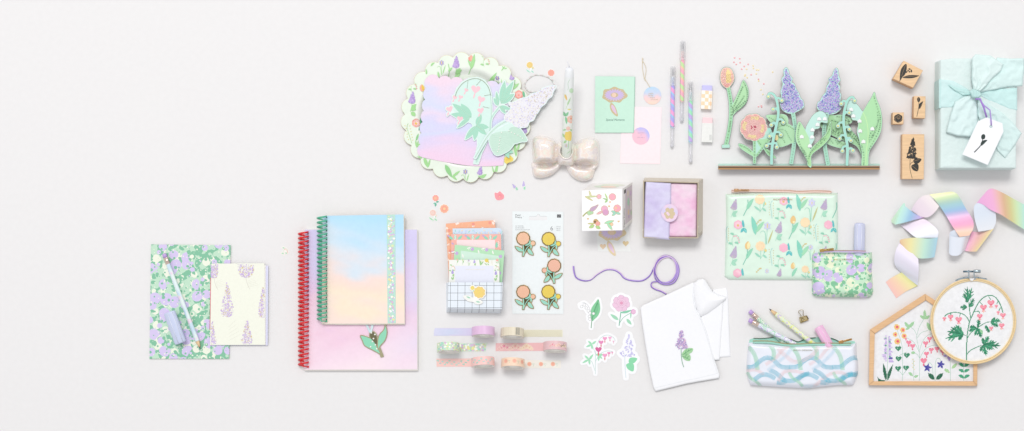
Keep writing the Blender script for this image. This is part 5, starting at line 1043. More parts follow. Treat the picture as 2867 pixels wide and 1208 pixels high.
for u, v, s_, c in ((.2, .55, .07, '#e9dcc0'), (.42, .6, .1, '#a9dcbc'), (.55, .85, .06, '#e6c8d8'), (.25, .85, .07, '#d6b8e0'), (.68, .6, .07, '#f0d2a8'), (.8, .65, .05, '#c9a8d8'), (.75, .88, .06, '#b9dcae')): b.poly(scal(u, v, s_, 6), .2, c)
b.poly([(.44, .78), (.66, .78), (.66, .9), (.44, .9)], .4, '#f6f3f0')
vs, fs = glyphs('Paper Poetry'); w_ = max(v[0] for v in vs); ids = [b.P(.96-.46*v[0]/w_, .19-.13*v[1], 1.0) for v in vs]
for f_ in fs: b.F([ids[i] for i in f_], '#3a3b3e', 'card')
add('side_print', b, t)
face_mp.s = 1; b = B(mp=face_mp(bas[0], bas[1], top[1], top[0], .3, hh)); nchk = (Wp(*top[1], hh)-Wp(*top[0], hh)).cross(Wp(*bas[0], 0)-Wp(*top[0], hh)); face_mp.s = 1 if nchk.y > 0 else -1
b.poly(leafp((.15, .6), (.85, .35), .2), .1, '#d9e6d2'); b.poly(leafp((.3, .8), (.95, .5), .14), .2, '#e6e9d8'); b.poly(leafp((.35, .5), (.8, .25), .12), .3, '#f6d9c8'); add('top_print', b, t)
FB = Z(1590, 480, .33175)
t = thing('gift_tray', 'open grey-beige cardboard tray box holding pastel tissue paper', 'box', 1884, 585)
to = FB((634, 78), (1104, 92), (1097, 567), (631, 563)); ti = FB((645, 88), (1094, 101), (1088, 557), (639, 555)); ba = FB((650, 54), (1140, 62), (1138, 522), (645, 535)); ba[3] = FB([(640, 560)])[0]; KR = '#d2c8b8'
b = B(); hz = 58
def P3(b, p, z): return b.P(p[0], p[1], z)
for i in range(4):
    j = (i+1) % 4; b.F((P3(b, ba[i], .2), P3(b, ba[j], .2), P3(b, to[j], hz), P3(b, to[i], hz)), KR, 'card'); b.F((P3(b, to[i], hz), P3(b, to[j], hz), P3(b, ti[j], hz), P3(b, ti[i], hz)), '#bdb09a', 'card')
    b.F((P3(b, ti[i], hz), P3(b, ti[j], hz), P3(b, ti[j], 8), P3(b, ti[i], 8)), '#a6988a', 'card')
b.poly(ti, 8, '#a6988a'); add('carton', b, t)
b = B()
for (x, y) in ((1112, 75), (1122, 72), (1132, 70), (1108, 520), (1118, 515), (1128, 508)):
    b = B(); X, Y = FB([(x, y)])[0]; u = (x-1100)/40; z = hz*(1-u); b.F([b.P(X, Y, z+1), b.P(X+.9, Y, z-.8), b.P(X+.9, Y+10, z-.8), b.P(X, Y+10, z+1)], '#9a8c7c', 'card'); add('corner_slot', b, t)
for q_ in ((632, 495), (1100, 152), (1100, 470)): b = B(); X, Y = FB([q_])[0]; b.dome(X, Y, 1.3, hz, '#efeae0', 'satin'); add('rivet', b, t)
t = thing('tissue_wrap', 'folded lilac and pink tissue paper sealed with a round sticker in the tray', 'tissue paper', 1875, 590)
def tis(c1, c2, pts, zb, h, seed, nm, lab):
    b = B(); f = puff(pts, h, 6, 1.3, 14, seed); xs = [p[0] for p in pts]; ys = [p[1] for p in pts]
    b.field((min(xs)-2, min(ys)-2, max(xs)+2, max(ys)+2), 2, f, lambda x, y: mix(c1, c2, .5+1.1*fbm(x*.018, y*.022, 1, seed)), 'paper', zcut=-1.2, base=zb, edge=pts); add(nm, b, t, label=lab)
tis('#f0bede', '#f2dcea', FB((800, 95), (1092, 104), (1086, 556), (800, 556)), 45, 6, 4, 'tissue_sheet', 'pink tissue sheet')
tis('#cdc2e8', '#dcd8f2', FB((655, 84), (873, 98), (872, 330), (862, 405), (858, 580), (722, 566), (636, 562), (648, 200)), 51, 9, 8, 'tissue_sheet', 'lilac tissue flap folded over the pink')
b = B(); c = FB([(858, 353)])[0]; b.prism(ell(*c, 23.4, 25, 0, 44), 61.5, 62.4, '#f3d9ee', 'satin'); b.gfill(ell(*c, 23.2, 24.8, 0, 44), 62.5, lambda x, y: mix('#f4d6ea', '#d9d2f2', .5+fbm(x*.05, y*.05, 1, 3)), 2, 'satin')
for dx, dy in ((-6, -9), (6, -8), (9, 2), (5, 10), (-6, 10), (-10, 2), (0, 0)): b.poly(scal(c[0]+dx+.5, c[1]+dy, 6.2, 5, .1), 62.8, '#d9c6a2', 'satin')
for dx, dy in ((-6, 0), (-3, 4)): b.poly(scal(c[0]+dx, c[1]+dy, 3.8, 5, .1), 63.4, '#f0d6e6', 'satin')
add('round_seal', b, t)
cordp = [(45, 800), (50, 850), (70, 900), (130, 925), (190, 918), (250, 870), (320, 832), (390, 832), (440, 860), (480, 902), (550, 922), (630, 920), (690, 880), (725, 815), (760, 745), (820, 712), (885, 735), (928, 800), (930, 870), (895, 935), (830, 955), (765, 935), (730, 880), (735, 800), (775, 735), (840, 718), (900, 755), (925, 825), (905, 900), (850, 940), (780, 930), (738, 860), (745, 790), (790, 738), (860, 722), (905, 770), (915, 850), (880, 915), (820, 940), (760, 932), (712, 938), (705, 970), (740, 995), (790, 1012), (832, 1036)]
b = B()
for k, (off, cc, rr_) in enumerate(((-1.3, '#8d6cc8', 1.5), (.2, '#b9a0e2', 1.6), (1.6, '#e6cfe6', 1.3))):
    pp = smooth(FB(cordp), 6, False); out = []
    for i, (x, y) in enumerate(pp):
        q0, q1 = pp[max(0, i-1)], pp[min(len(pp)-1, i+1)]; dx, dy = q1[0]-q0[0], q1[1]-q0[1]; L = math.hypot(dx, dy) or 1
        w_ = off*math.cos(i*.06+k*.3); zz_ = 1.8+max(0, min(1, (i-80)/30))*(1+2.2*((i % 66)/66))*(1 if i < 240 else max(.1, 1-(i-240)/20)); out.append((x-dy/L*w_, y+dx/L*w_, zz_+.5*math.sin(i*.11+k*2)))
    b.tube(out, rr_, cc, 'silk', 7)
add('satin_cord', b, label='lilac satin cord wound into a loose coil with a wavy tail', cat='cord')

# ------------------------------------------------------------------ four big stickers
F6 = Z(1590, 760, .33175); SB = 'big white edged flower stickers'
def bigst(shapes, label, grow=6): 
    sh = [(F6(s[0]),)+tuple(s[1:]) for s in shapes]; flat_sticker(sh, label, grow, '#fbfcfe', .1, 'sticker', 'sticker', SB, 'satin', 1.0, .9)
G1 = '#86cf9e'
sh = [(smooth([(205, 420), (190, 370), (200, 310), (235, 260), (257, 236), (270, 280), (272, 330), (255, 375), (225, 405)], 3), G1), (stroke([(260, 240), (225, 330), (205, 400), (196, 480)], 4, 6), '#4f9a68')]
for k in range(5): sh.append((stroke([(205+k*9, 400-k*10), (220+k*9, 330-k*8), (245+k*3, 270)], 2), '#4fa86e'))
sh.append((stroke([(200, 420), (195, 350), (170, 290), (140, 266), (118, 270)], 2), '#8a8f94'))
for x, y in ((115, 298), (138, 285), (155, 310), (172, 335), (186, 352), (182, 382), (185, 405), (216, 357)): sh += [(scal(x, y, 13, 5, .2), '#8a8f94'), (scal(x, y, 11, 5, .2), '#fafbfb')]
bigst(sh+[(stroke([(100, 280), (120, 300)], 3), '#fbfcfe')], 'big sticker of lily of the valley with one green leaf, top left of four')
sh = [(stroke([(448, 340), (440, 400), (432, 460)], 7), '#6cb798'), (stroke([(435, 440), (470, 390), (535, 350)], 4), '#6cb798'), (leafp((428, 412), (358, 362), 14), '#a5dcbc'), (leafp((495, 402), (537, 452), 13), '#a5dcbc'), (leafp((440, 350), (545, 325), 10, 6), '#8acfae'), (leafp((532, 340), (530, 400), 6), '#a5dcbc'), (scal(552, 342, 22, 6), '#e0a6d0'), (scal(555, 342, 16, 6), '#eec3dd')]
for k in range(7): a = 2*PI*k/7+.2; sh.append((scal(450+46*math.cos(a), 272+42*math.sin(a), 30, 5, .08), '#b98fae')); sh.append((scal(450+46*math.cos(a), 272+42*math.sin(a), 28.5, 5, .08), '#f0cbe2'))
for r_, c in ((40, '#c191b2'), (38.5, '#f2cfe4'), (25, '#bd8cae'), (23.5, '#efc6de'), (12, '#d97fa8'), (9, '#e9a3c2')): sh.append((scal(452, 268, r_, 7, .12), c))
bigst(sh, 'big sticker of pink peony with bud, top right of four', 7)
sh = [(stroke([(232, 868), (232, 740), (240, 650), (270, 570), (330, 538), (385, 560), (400, 590)], 3), '#a9cfc8'), (stroke([(234, 760), (270, 700), (330, 672), (378, 680)], 3), '#a9cfc8'), (stroke([(228, 840), (205, 770), (180, 745)], 3), '#a9cfc8'), (stroke([(234, 700), (215, 650), (200, 620)], 3), '#a9cfc8')]
for cx, cy, tips in ((202, 618, [(170, 588), (240, 588), (152, 640), (205, 660)]), (178, 745, [(140, 710), (215, 700), (120, 775), (185, 790), (205, 720)]), (258, 705, [(235, 705), (305, 705), (260, 760), (290, 740)])): sh += [(leafp((cx, cy), tp, 9), '#a5e2bc') for tp in tips]
for x, y, s_, c in ((312, 568, 19, '#f0a3cc'), (355, 562, 15, '#f3b3d4'), (280, 600, 21, '#ea8fc0'), (258, 660, 28, '#d9699f'), (312, 710, 21, '#f3a3cc'), (346, 692, 15, '#ee93c0'), (385, 592, 9, '#efb9d6'), (374, 685, 9, '#ee9fc6')): sh += [(heart(x, y, s_), c), (leafp((x, y+s_*.7), (x, y+s_*2.1), s_*.24), '#e07a80')]
bigst(sh, 'big sticker of bleeding heart with hanging pink hearts, bottom left of four', 6)
r = random.Random(5); sh = [(stroke([(480, 700), (482, 800), (490, 900)], 3), '#a9cdda'), (smooth([(515, 770), (515, 745), (535, 728), (585, 735), (565, 770), (535, 780)], 3), '#8fdcae'), (smooth([(492, 800), (495, 785), (530, 770), (557, 790), (552, 845), (510, 830)], 3), '#8fdcae')]
cone_ = smooth([(518, 528), (490, 580), (480, 640), (432, 705), (480, 722), (560, 722), (556, 680), (545, 620), (535, 560)], 3)
for i in range(140):
    x, y = r.uniform(430, 565), r.uniform(530, 725)
    if inpoly(cone_, x, y): sh.append((scal(x, y, 7, 4, .35, r.random()), r.choice(['#d5d3f4', '#c9c6ef', '#dfdcf8']))); sh.append((ell(x, y, 2, 2, 0, 5), '#9d93cc'))
bigst(sh, 'big sticker of pale lilac with two green leaves, bottom right of four', 8)

# ------------------------------------------------------------------ towel
t = thing('tea_towel', 'folded white cotton towel embroidered with a lilac sprig', 'towel', 1910, 940)
def sheet(name, pts, zb, h, dm, amp, s_, seed, sm=2, col='#f7f8fb', extra=None, lab=None, res=1.7):
    pl = smooth(F6(pts), sm) if sm else F6(pts); f0 = puff(pl, h, dm, amp, s_, seed); f = (lambda X, Y: f0(X, Y)+(extra(X, Y)*(f0(X, Y) > 1))) if extra else f0
    xs = [p[0] for p in pl]; ys = [p[1] for p in pl]; b = B(); b.field((min(xs)-3, min(ys)-3, max(xs)+3, max(ys)+3), res, f, col, 'fabric', zcut=-1.5, base=zb, edge=pl); add(name, b, t, label=lab); return f, zb
sheet('back_layer', [(1222, 156), (1335, 143), (1350, 170), (1362, 450), (1373, 722), (1285, 730), (1262, 730), (1150, 400), (1200, 250)], .1, 4, 5, .8, 50, 3, sm=1)
sheet('middle_layer', [(1110, 400), (1160, 330), (1240, 270), (1310, 250), (1306, 400), (1292, 560), (1281, 749), (1230, 752), (1170, 600)], 4, 4, 5, .8, 50, 5, sm=1)
dg = lambda X, Y: 0
sheet('rolled_fold', [(1062, 100), (1140, 62), (1175, 100), (1222, 170), (1280, 205), (1335, 218), (1322, 250), (1240, 318), (1125, 388), (1085, 320), (1062, 230)], 5, 15, 30, 2.0, 30, 8)
mp_, mz = sheet('front_layer', [(612, 308), (640, 285), (850, 190), (1000, 120), (1060, 92), (1068, 130), (1066, 230), (1085, 320), (1125, 392), (1180, 540), (1235, 740), (1280, 875), (1275, 902), (1100, 932), (1000, 950), (740, 1013), (722, 980), (690, 830), (650, 600), (628, 450)], 8, 4, 5, 1.4, 90, 11, sm=1)
tf = at(mp_); b = B(zf=lambda x, y: tf(x, y)+mz+.8); r = random.Random(7)
for s_ in (stroke([(955, 650), (958, 720), (965, 770), (978, 810)], 5),): b.poly(F6(s_), 0, '#6fa888', 'fabric')
lv = [smooth([(962, 705), (975, 675), (1005, 652), (1055, 652), (1045, 685), (1005, 705)], 3), smooth([(962, 715), (985, 702), (1015, 698), (1035, 715), (1030, 755), (990, 750)], 3)]
for l in lv: b.poly(F6(l), 0, '#a8d6a4', 'fabric')
for a, c in (((965, 708), (1045, 658)), ((966, 718), (1028, 748)), ((990, 692), (1000, 664)), ((1010, 680), (1022, 660)), ((985, 700), (1010, 700)), ((985, 726), (1005, 704)), ((1000, 735), (1025, 718))): b.poly(F6(stroke([a, ((a[0]+c[0])/2, (a[1]+c[1])/2-2), c], 3.0)), .5, '#4f9a68', 'fabric')
for i in range(70):
    tt = r.random()**.7; y = 505+tt*150; x = 958+r.uniform(-1, 1)*(6+48*tt) if tt < .8 else 958+r.uniform(-1, 1)*50
    for k in range(4): a = k*1.57+r.random(); b.poly(F6(leafp((x, y), (x+12*math.cos(a), y+12*math.sin(a)), 3.2, 0, 3)), 0, r.choice(['#cfb3e6', '#b9a0da', '#e2bede', '#8f86c4', '#d6b6e4']), 'fabric')
    b.poly(F6(ell(x, y, 2.4, 2.4, 0, 5)), 0, '#efdca0', 'fabric')
add('embroidery', b, t)
b = B(zf=lambda x, y: tf(x, y)+mz+.2); b.poly(F6(stroke([(1262, 862), (1100, 902), (1000, 922), (736, 985)], 2)), 0, '#e2e6ea', 'fabric'); b.poly(F6(stroke([(1060, 130), (1056, 230), (1078, 330), (1118, 405), (1170, 550), (1225, 745), (1262, 868)], 2)), 0, '#e2e6ea', 'fabric'); add('hem', b, t)
# ------------------------------------------------------------------ pouches
FP = Z(2000, 500, .36866)
def zipper(b, pts, z, n, c='#cfa98a', w=1.6, tape=None, h=1.6):
    p = smooth(pts, 10, False); L = [0]
    for a, c_ in zip(p, p[1:]): L.append(L[-1]+math.hypot(c_[0]-a[0], c_[1]-a[1]))
    if tape: b.tube([(x, y, z-.6) for x, y in p], 2.2, tape, 'fabric', 8)
    k = 0
    for i in range(n):
        d = L[-1]*(i+.5)/n
        while k < len(p)-2 and L[k+1] < d: k += 1
        u = (d-L[k])/((L[k+1]-L[k]) or 1); x = p[k][0]+(p[k+1][0]-p[k][0])*u; y = p[k][1]+(p[k+1][1]-p[k][1])*u; s_ = L[-1]/n*.3
        zz_ = z(x, y) if callable(z) else z; b.prism([(x-s_, y-w), (x+s_, y-w), (x+s_, y+w), (x-s_, y+w)], zz_, zz_+h, c, 'metal')
def puller(b, x, y, z, ang, ln, c='#d9b27c'):
    ca, sa = math.cos(ang), math.sin(ang); R_ = lambda pts: [(x+a*ca-d*sa, y+a*sa+d*ca) for a, d in pts]
    b.prism(R_([(-7, -4), (4, -4.5), (8, -2), (8, 2), (4, 4.5), (-7, 4)]), z, z+4, c, 'metal', bev=1); b.prism(R_([(4, -1.5), (11, -3), (ln, -3), (ln+2, 0), (ln, 3), (11, 3), (4, 1.5)]), z+3, z+5.5, c, 'metal', bev=.8); b.poly(R_([(13, -.9), (ln-3, -.9), (ln-3, .9), (13, .9)]), z+5.5, mix(c, '#6b4a2a', .6), 'metal')
t = thing('pouch', 'large mint zip pouch printed with rows of spring flowers', 'pouch', 2190, 660)
po = smooth(FP((85, 118), (300, 110), (520, 106), (700, 108), (936, 110), (940, 300), (940, 560), (936, 740), (915, 768), (700, 772), (400, 771), (110, 768), (78, 745), (82, 560), (90, 300)), 1)
pf = puff(po, 14, 16, 1.1, 22, 2); b = B(); xs = [p[0] for p in po]; ys = [p[1] for p in po]
b.field((min(xs)-3, min(ys)-3, max(xs)+3, max(ys)+3), 2.2, pf, '#def4e4', 'satin', zcut=-1.2, edge=po); add('body', b, t)
pz = at(pf); b = B(zf=lambda x, y: pz(x, y)+.4); 
ms = {'tulip': m_tulip('#f8ecb6', '#ecc98a', '#98dabb', '#7fcab4'), 'peony': m_peony('#fbe3bb', '#fadfb8', '#a0dcc4', '#f0d78c', '#f6bfa6'), 'sprig': m_sprig('#74c2cc', '#d9c48c'), 'rose': m_rose('#f8bdd0'), 'lily': m_lily('#8bd8c2', '#a4dfb8', '#dcc88e'), 'iris': m_iris('#d3d3f3', '#e9d58a', '#9fdcc6', '#c9c98e'), 'lilac': m_lilac('#bcaecc', '#c4b2d4', '#a8dfc4', n=55, dot=3, c3='#cdbfc4'), 'bleed': m_bleed('#f7b9c8', '#94d6ba')}
rowsm = [(120, [('bleed', -40, .24)]),]
place = [('lilac', 148, 225, .5, .25), ('tulip', 250, 195, .62, .12), ('peony', 345, 190, .46, 0), ('sprig', 436, 235, .46, 0), ('rose', 545, 180, .44, 0), ('bleed', 500, 275, .36, 0), ('lily', 648, 180, .46, 0), ('iris', 738, 240, .6, .05), ('lilac', 832, 225, .5, .25), ('tulip', 925, 215, .6, .12),
         ('rose', 200, 360, .46, 0), ('lily', 310, 355, .5, 0), ('iris', 400, 415, .58, .05), ('lilac', 488, 400, .52, .25), ('tulip', 592, 375, .6, .1), ('peony', 690, 365, .46, 0), ('sprig', 774, 410, .46, 0), ('rose', 884, 360, .44, 0), ('bleed', 835, 460, .36, 0), ('bleed', 150, 465, .38, 0), ('sprig', 96, 425, .42, 0),
         ('lilac', 145, 590, .54, .25), ('tulip', 246, 570, .6, .12), ('peony', 350, 545, .46, 0), ('sprig', 436, 595, .46, 0), ('rose', 545, 535, .46, 0), ('lily', 655, 535, .5, 0), ('iris', 732, 560, .4, 0), ('bleed', 500, 635, .38, 0), ('lilac', 835, 570, .4, .25), ('tulip', 922, 520, .5, .1),
         ('rose', 195, 728, .46, 0), ('lily', 310, 722, .5, 0), ('iris', 398, 735, .34, .05), ('lilac', 492, 735, .36, .25), ('tulip', 592, 712, .48, .1), ('peony', 690, 712, .34, 0), ('peony', 860, 650, .4, 0)]
for nm, x, y, s_, rt in place:
    X, Y = FP([(x, y)])[0]; sh = [q_ for q_ in xf(ms[nm], X, Y, s_*1.1, rt) if all(inpoly(po, *p) for p in q_[0])]; b.draw(sh, 0, 'satin')
tw = FP([(520, 166)])[0]; b.text('RICO DESIGN', tw[0], tw[1], 6.0, .4, '#c9a763', 'metal', center=True, sx=1.45)
for i in range(60): x = 100+i*13.8; X, Y = FP([(x, 119-(3 if 300 < x < 800 else 0))])[0]; b.poly([(X, Y), (X+3.2, Y), (X+3.2, Y+.7), (X, Y+.7)], .2, '#e2c6b0')
add('print', b, t)
b = B(); zp = FP([(130, 92), (260, 88), (400, 90), (560, 92), (640, 99), (760, 94), (870, 98), (885, 104)]); b.tube([(x, y+2, 7) for x, y in smooth(zp, 4, False)], 4.2, '#f8ddd2', 'fabric', 8, sq=.7); zipper(b, zp, 9.5, 96, '#e2b49c', 1.3); puller(b, *FP([(168, 90)])[0], 11, 0, 34, '#d8ae86'); add('zip', b, t)
spz = FP((740, 560), (840, 556), (960, 558), (1080, 560), (1197, 562), (1200, 620), (1196, 700), (1204, 800), (1206, 870), (1186, 898), (1150, 904), (1000, 902), (880, 902), (770, 896), (742, 876), (740, 760), (736, 650))
marker('highlighter', 'pale lavender highlighter sticking out of the small marbled pouch', FP([(1098, 642)])[0], FP([(1105, 342)])[0], 17, 15.5, '#d0d5ee', group=HG)
t = thing('pouch', 'small green and lilac marbled coin pouch lying on the corner of the mint pouch', 'pouch', 2357, 770)
sf = puff(spz, 34, 20, 1.6, 18, 5); b = B(); xs = [p[0] for p in spz]; ys = [p[1] for p in spz]; b.field((min(xs)-3, min(ys)-3, max(xs)+3, max(ys)+3), 1.8, sf, '#cdedd0', 'marble_pouch', zcut=-1.2, edge=spz); add('body', b, t)
sz = at(sf); b = B(zf=lambda x, y: sz(x, y)+.3); tw = FP([(980, 622)])[0]; b.text('RICO DESIGN', tw[0], tw[1], 5.6, .2, '#cdb277', 'metal', center=True, sx=1.5)
for i in range(34): X, Y = FP([(750+i*13.2, 572)])[0]; b.poly([(X, Y), (X+3.2, Y), (X+3.2, Y+.7), (X, Y+.7)], .2, '#8cbf9c')
add('print', b, t)
b = B(); zp = FP([(800, 552), (880, 548), (1000, 548), (1100, 550), (1150, 552)]); b.tube([(x, y+2, 33) for x, y in smooth(zp, 4, False)], 3.6, '#d9c9ee', 'fabric', 8, sq=.9); zipper(b, zp, 36, 56, '#d2b27c', 1.3); puller(b, *FP([(818, 547)])[0], 37, -.12, 32, '#cfae6c'); add('zip', b, t)

# ------------------------------------------------------------------ pencil case with its contents, binder clip
F8 = Z(2060, 820, .31328); FQ = Z(2080, 840, .13198)
case = F8((110, 448), (150, 440), (250, 446), (350, 452), (460, 462), (640, 458), (850, 455), (1030, 458), (1078, 446), (1082, 560), (1096, 640), (1094, 715), (1072, 780), (1050, 825), (900, 828), (760, 842), (640, 856), (500, 850), (300, 838), (130, 826), (112, 780), (95, 715), (98, 600), (106, 520))
case = smooth(case, 1); back = F8((125, 418), (155, 408), (300, 404), (340, 398), (445, 398), (500, 418), (560, 436), (620, 405), (720, 398), (850, 400), (930, 432), (1060, 432), (1080, 470), (1060, 540), (140, 540), (110, 470))
t = thing('pencil_case', 'open white zip pencil case with dotted blue, green and pink waves', 'pencil case', 2245, 1020)
b = B(); b.prism(back, .1, 2.2, '#a9dccb', 'fabric', '#e9eff6'); add('back_panel', b, t)
cf_ = puff(case, 30, 16, 1.6, 30, 9); b = B(); xs = [p[0] for p in case]; ys = [p[1] for p in case]; b.field((min(xs)-3, min(ys)-3, max(xs)+3, max(ys)+3), 2.2, cf_, '#ecf0fa', 'satin', zcut=-1.2, edge=case); add('front_panel', b, t)
cz_ = at(cf_); b = B(zf=lambda x, y: cz_(x, y)+.9)
def dotband(path, nrow, col, w, sp=10.5, r_=.98):
    p = smooth(path, 14, False); L = 0; nextd = 0
    for a, c in zip(p, p[1:]):
        d = math.hypot(c[0]-a[0], c[1]-a[1]); dx, dy = (c[0]-a[0])/d, (c[1]-a[1])/d
        while nextd < L+d:
            u = nextd-L; x, y = a[0]+dx*u, a[1]+dy*u
            for k in range(nrow):
                o_ = (k-(nrow-1)/2)*w; X, Y = F8([(x-dy*o_, y+dx*o_)])[0]
                if inpoly(case, X, Y) and Y > 820+.31328*478: b.poly(ell(X, Y, r_*1.2, r_*1.32, 0, 6), 0, col, 'satin')
            nextd += sp
        L += d
pkc, lb, bl, gn = '#f9dcdd', '#cfe8f7', '#6cc6dc', '#a6e4be'
for x0 in (-120, 270, 660): dotband([(x0+0, 640), (x0+90, 580), (x0+160, 500), (x0+260, 460)], 3, pkc, 10)
dotband([(380, 500), (440, 560), (540, 620), (680, 560), (740, 480)], 3, pkc, 12); dotband([(90, 700), (180, 690), (250, 730)], 3, pkc, 10); dotband([(380, 790), (430, 710), (520, 700), (610, 720)], 3, pkc, 10); dotband([(700, 840), (820, 740), (920, 710), (1000, 740)], 3, pkc, 10)
dotband([(500, 470), (470, 540), (380, 620), (280, 700)], 3, lb, 10); dotband([(890, 470), (870, 530), (780, 620), (680, 690)], 3, lb, 10)
for x0 in (0, 390, 780): dotband([(90+x0, 665), (160+x0, 660), (225+x0, 605), (285+x0, 580), (340+x0, 605), (400+x0, 660), (480+x0, 668)], 4, bl, 10)
for x0 in (0, 385, 780): dotband([(170+x0, 775), (230+x0, 735), (290+x0, 735), (355+x0, 770)], 4, bl, 10)
for x0 in (0, 390): dotband([(310+x0, 695), (370+x0, 725), (430+x0, 780), (520+x0, 785), (590+x0, 740), (660+x0, 720)], 4, bl, 10); dotband([(372+x0, 800), (420+x0, 805), (450+x0, 780)], 4, bl, 11)
dotband([(930, 790), (980, 750), (1040, 735), (1095, 720)], 4, bl, 10); dotband([(590, 845), (660, 838), (740, 850)], 3, lb, 12)
for x0 in (0, 385, 760): dotband([(110+x0, 480), (160+x0, 540), (185+x0, 610), (195+x0, 690)], 4, gn, 9.5)
for x0 in (0, 385): dotband([(300+x0, 462), (335+x0, 510), (340+x0, 560), (330+x0, 600)], 4, gn, 9.5)
for x0 in (0, 375, 770): dotband([(105+x0, 715), (130+x0, 760), (190+x0, 800), (220+x0, 835)], 3, gn, 9.5)
tw = F8([(600, 521)])[0]; b.text('RICO DESIGN', tw[0], tw[1], 5.8, .4, '#b9b18e', 'metal', center=True, sx=1.5)
b.poly(F8(stroke([(150, 474), (460, 486), (650, 478), (850, 472), (1050, 476)], 2)), 0, '#f8fafc', 'satin'); add('print', b, t)
b = B(); fr = F8([(152, 428), (300, 430), (440, 452), (560, 455), (700, 448), (880, 448), (1028, 448)]); bk = F8([(158, 408), (250, 408), (340, 398)]); bk2 = F8([(450, 402), (500, 418), (560, 438), (625, 412)]); bk3 = F8([(640, 408), (715, 402)]); bk4 = F8([(852, 408), (890, 420), (925, 440)])
b.tube([(x, y+4.4, 24) for x, y in smooth(fr, 4, False)], 3.8, '#a6dccb', 'fabric', 8, sq=.8); zipper(b, [(x, y+.8) for x, y in fr], 27, 105, '#d6b678', 1.5)
for bb in (bk, bk2, bk3, bk4): zipper(b, bb, 3, int(len(bb)*9), '#5e6a55', 1.4)
puller(b, *F8([(942, 440)])[0], 27, -.25, 30, '#cfa56c'); add('zip', b, t)
def pat(cols, s1, s2, seed):
    def f(t_, a):
        v = wn(t_*s1, math.cos(a*2*PI)*s2, 1, seed)+.5*wn(t_*s1*2, math.sin(a*2*PI)*s2*2, 1, seed+4); return cols[int((v+1)*3.7) % len(cols)]
    return f
PGp = 'flower printed pencils in the pencil case'
pencil('pencil', 'green marbled pencil with purple eraser, uppermost in the pencil case', FQ([(140, 235)])[0], FQ([(900, 940)])[0], 9, 9, pat(['#5cae7c', '#cbe9d4', '#d6c9ee', '#a9dbbb', '#eef3e6', '#d9f0dc'], 14, 1.2, 3), 6.2, point=False, group=PGp)
pencil('pencil', 'white floral pencil with purple eraser, crossing over the green marbled pencil', FQ([(125, 425)])[0], FQ([(1120, 955)])[0], 16, 18, pat(['#edf1fa', '#e6ecf8', '#bfe6cf', '#eef3fb', '#cabdea', '#f2f4fa'], 9, .8, 6), 6.6, point=False, group=PGp)
pencil('pencil', 'yellow, lilac and mint pencil with sharpened tip pointing out of the case', FQ([(1560, 985)])[0], FQ([(556, 190)])[0], 13, 13, pat(['#eef08c', '#d6efd0', '#d9cbec', '#f3f6c4', '#e2f2dc', '#eef08c'], 12, 1.0, 9), 6.6, eraser=False, group=PGp, tipcol='#4a4a4e')
marker('highlighter', 'pink highlighter sticking out of the open pencil case', FQ([(1850, 1010)])[0], FQ([(1600, 575)])[0], 18, 13.5, '#f2c0e2', group=HG)
t = thing('binder_clip', 'small gold binder clip above the pencil case', 'clip', 2248, 884)
b = B(); bx = FQ([(1195, 385), (1350, 345), (1385, 410), (1215, 480)]); 
b.prism(bx, .5, 9, '#d9c79a', 'metal', '#a8935c', bev=1.6); b.tube([FQ([(1215, 478)])[0]+(6,), FQ([(1385, 412)])[0]+(6,)], 2.8, '#c9b37c', 'metal', 10); b.tube([FQ([(1195, 385)])[0]+(9,), FQ([(1350, 342)])[0]+(9,)], 1.8, '#bfae86', 'metal', 8); b.tube([FQ([(1350, 340)])[0]+(9,), FQ([(1388, 412)])[0]+(7,)], 1.6, '#6b5b38', 'metal', 8); add('spring_body', b, t)
b = B(); b.tube([(x, y, 9) for x, y in smooth(FQ([(1240, 350), (1215, 300), (1182, 270), (1190, 235), (1240, 215), (1278, 225), (1280, 270), (1278, 310), (1290, 345)]), 4, False)], .9, '#b9ab8c', 'metal', 6); add('wire_handle', b, t)
b = B(); b.tube([(x, y, 9.5) for x, y in smooth(FQ([(1250, 385), (1300, 420), (1290, 460), (1260, 462), (1240, 430), (1250, 390)]), 4, False)], .8, '#8a7a50', 'metal', 6); add('wire_handle', b, t)

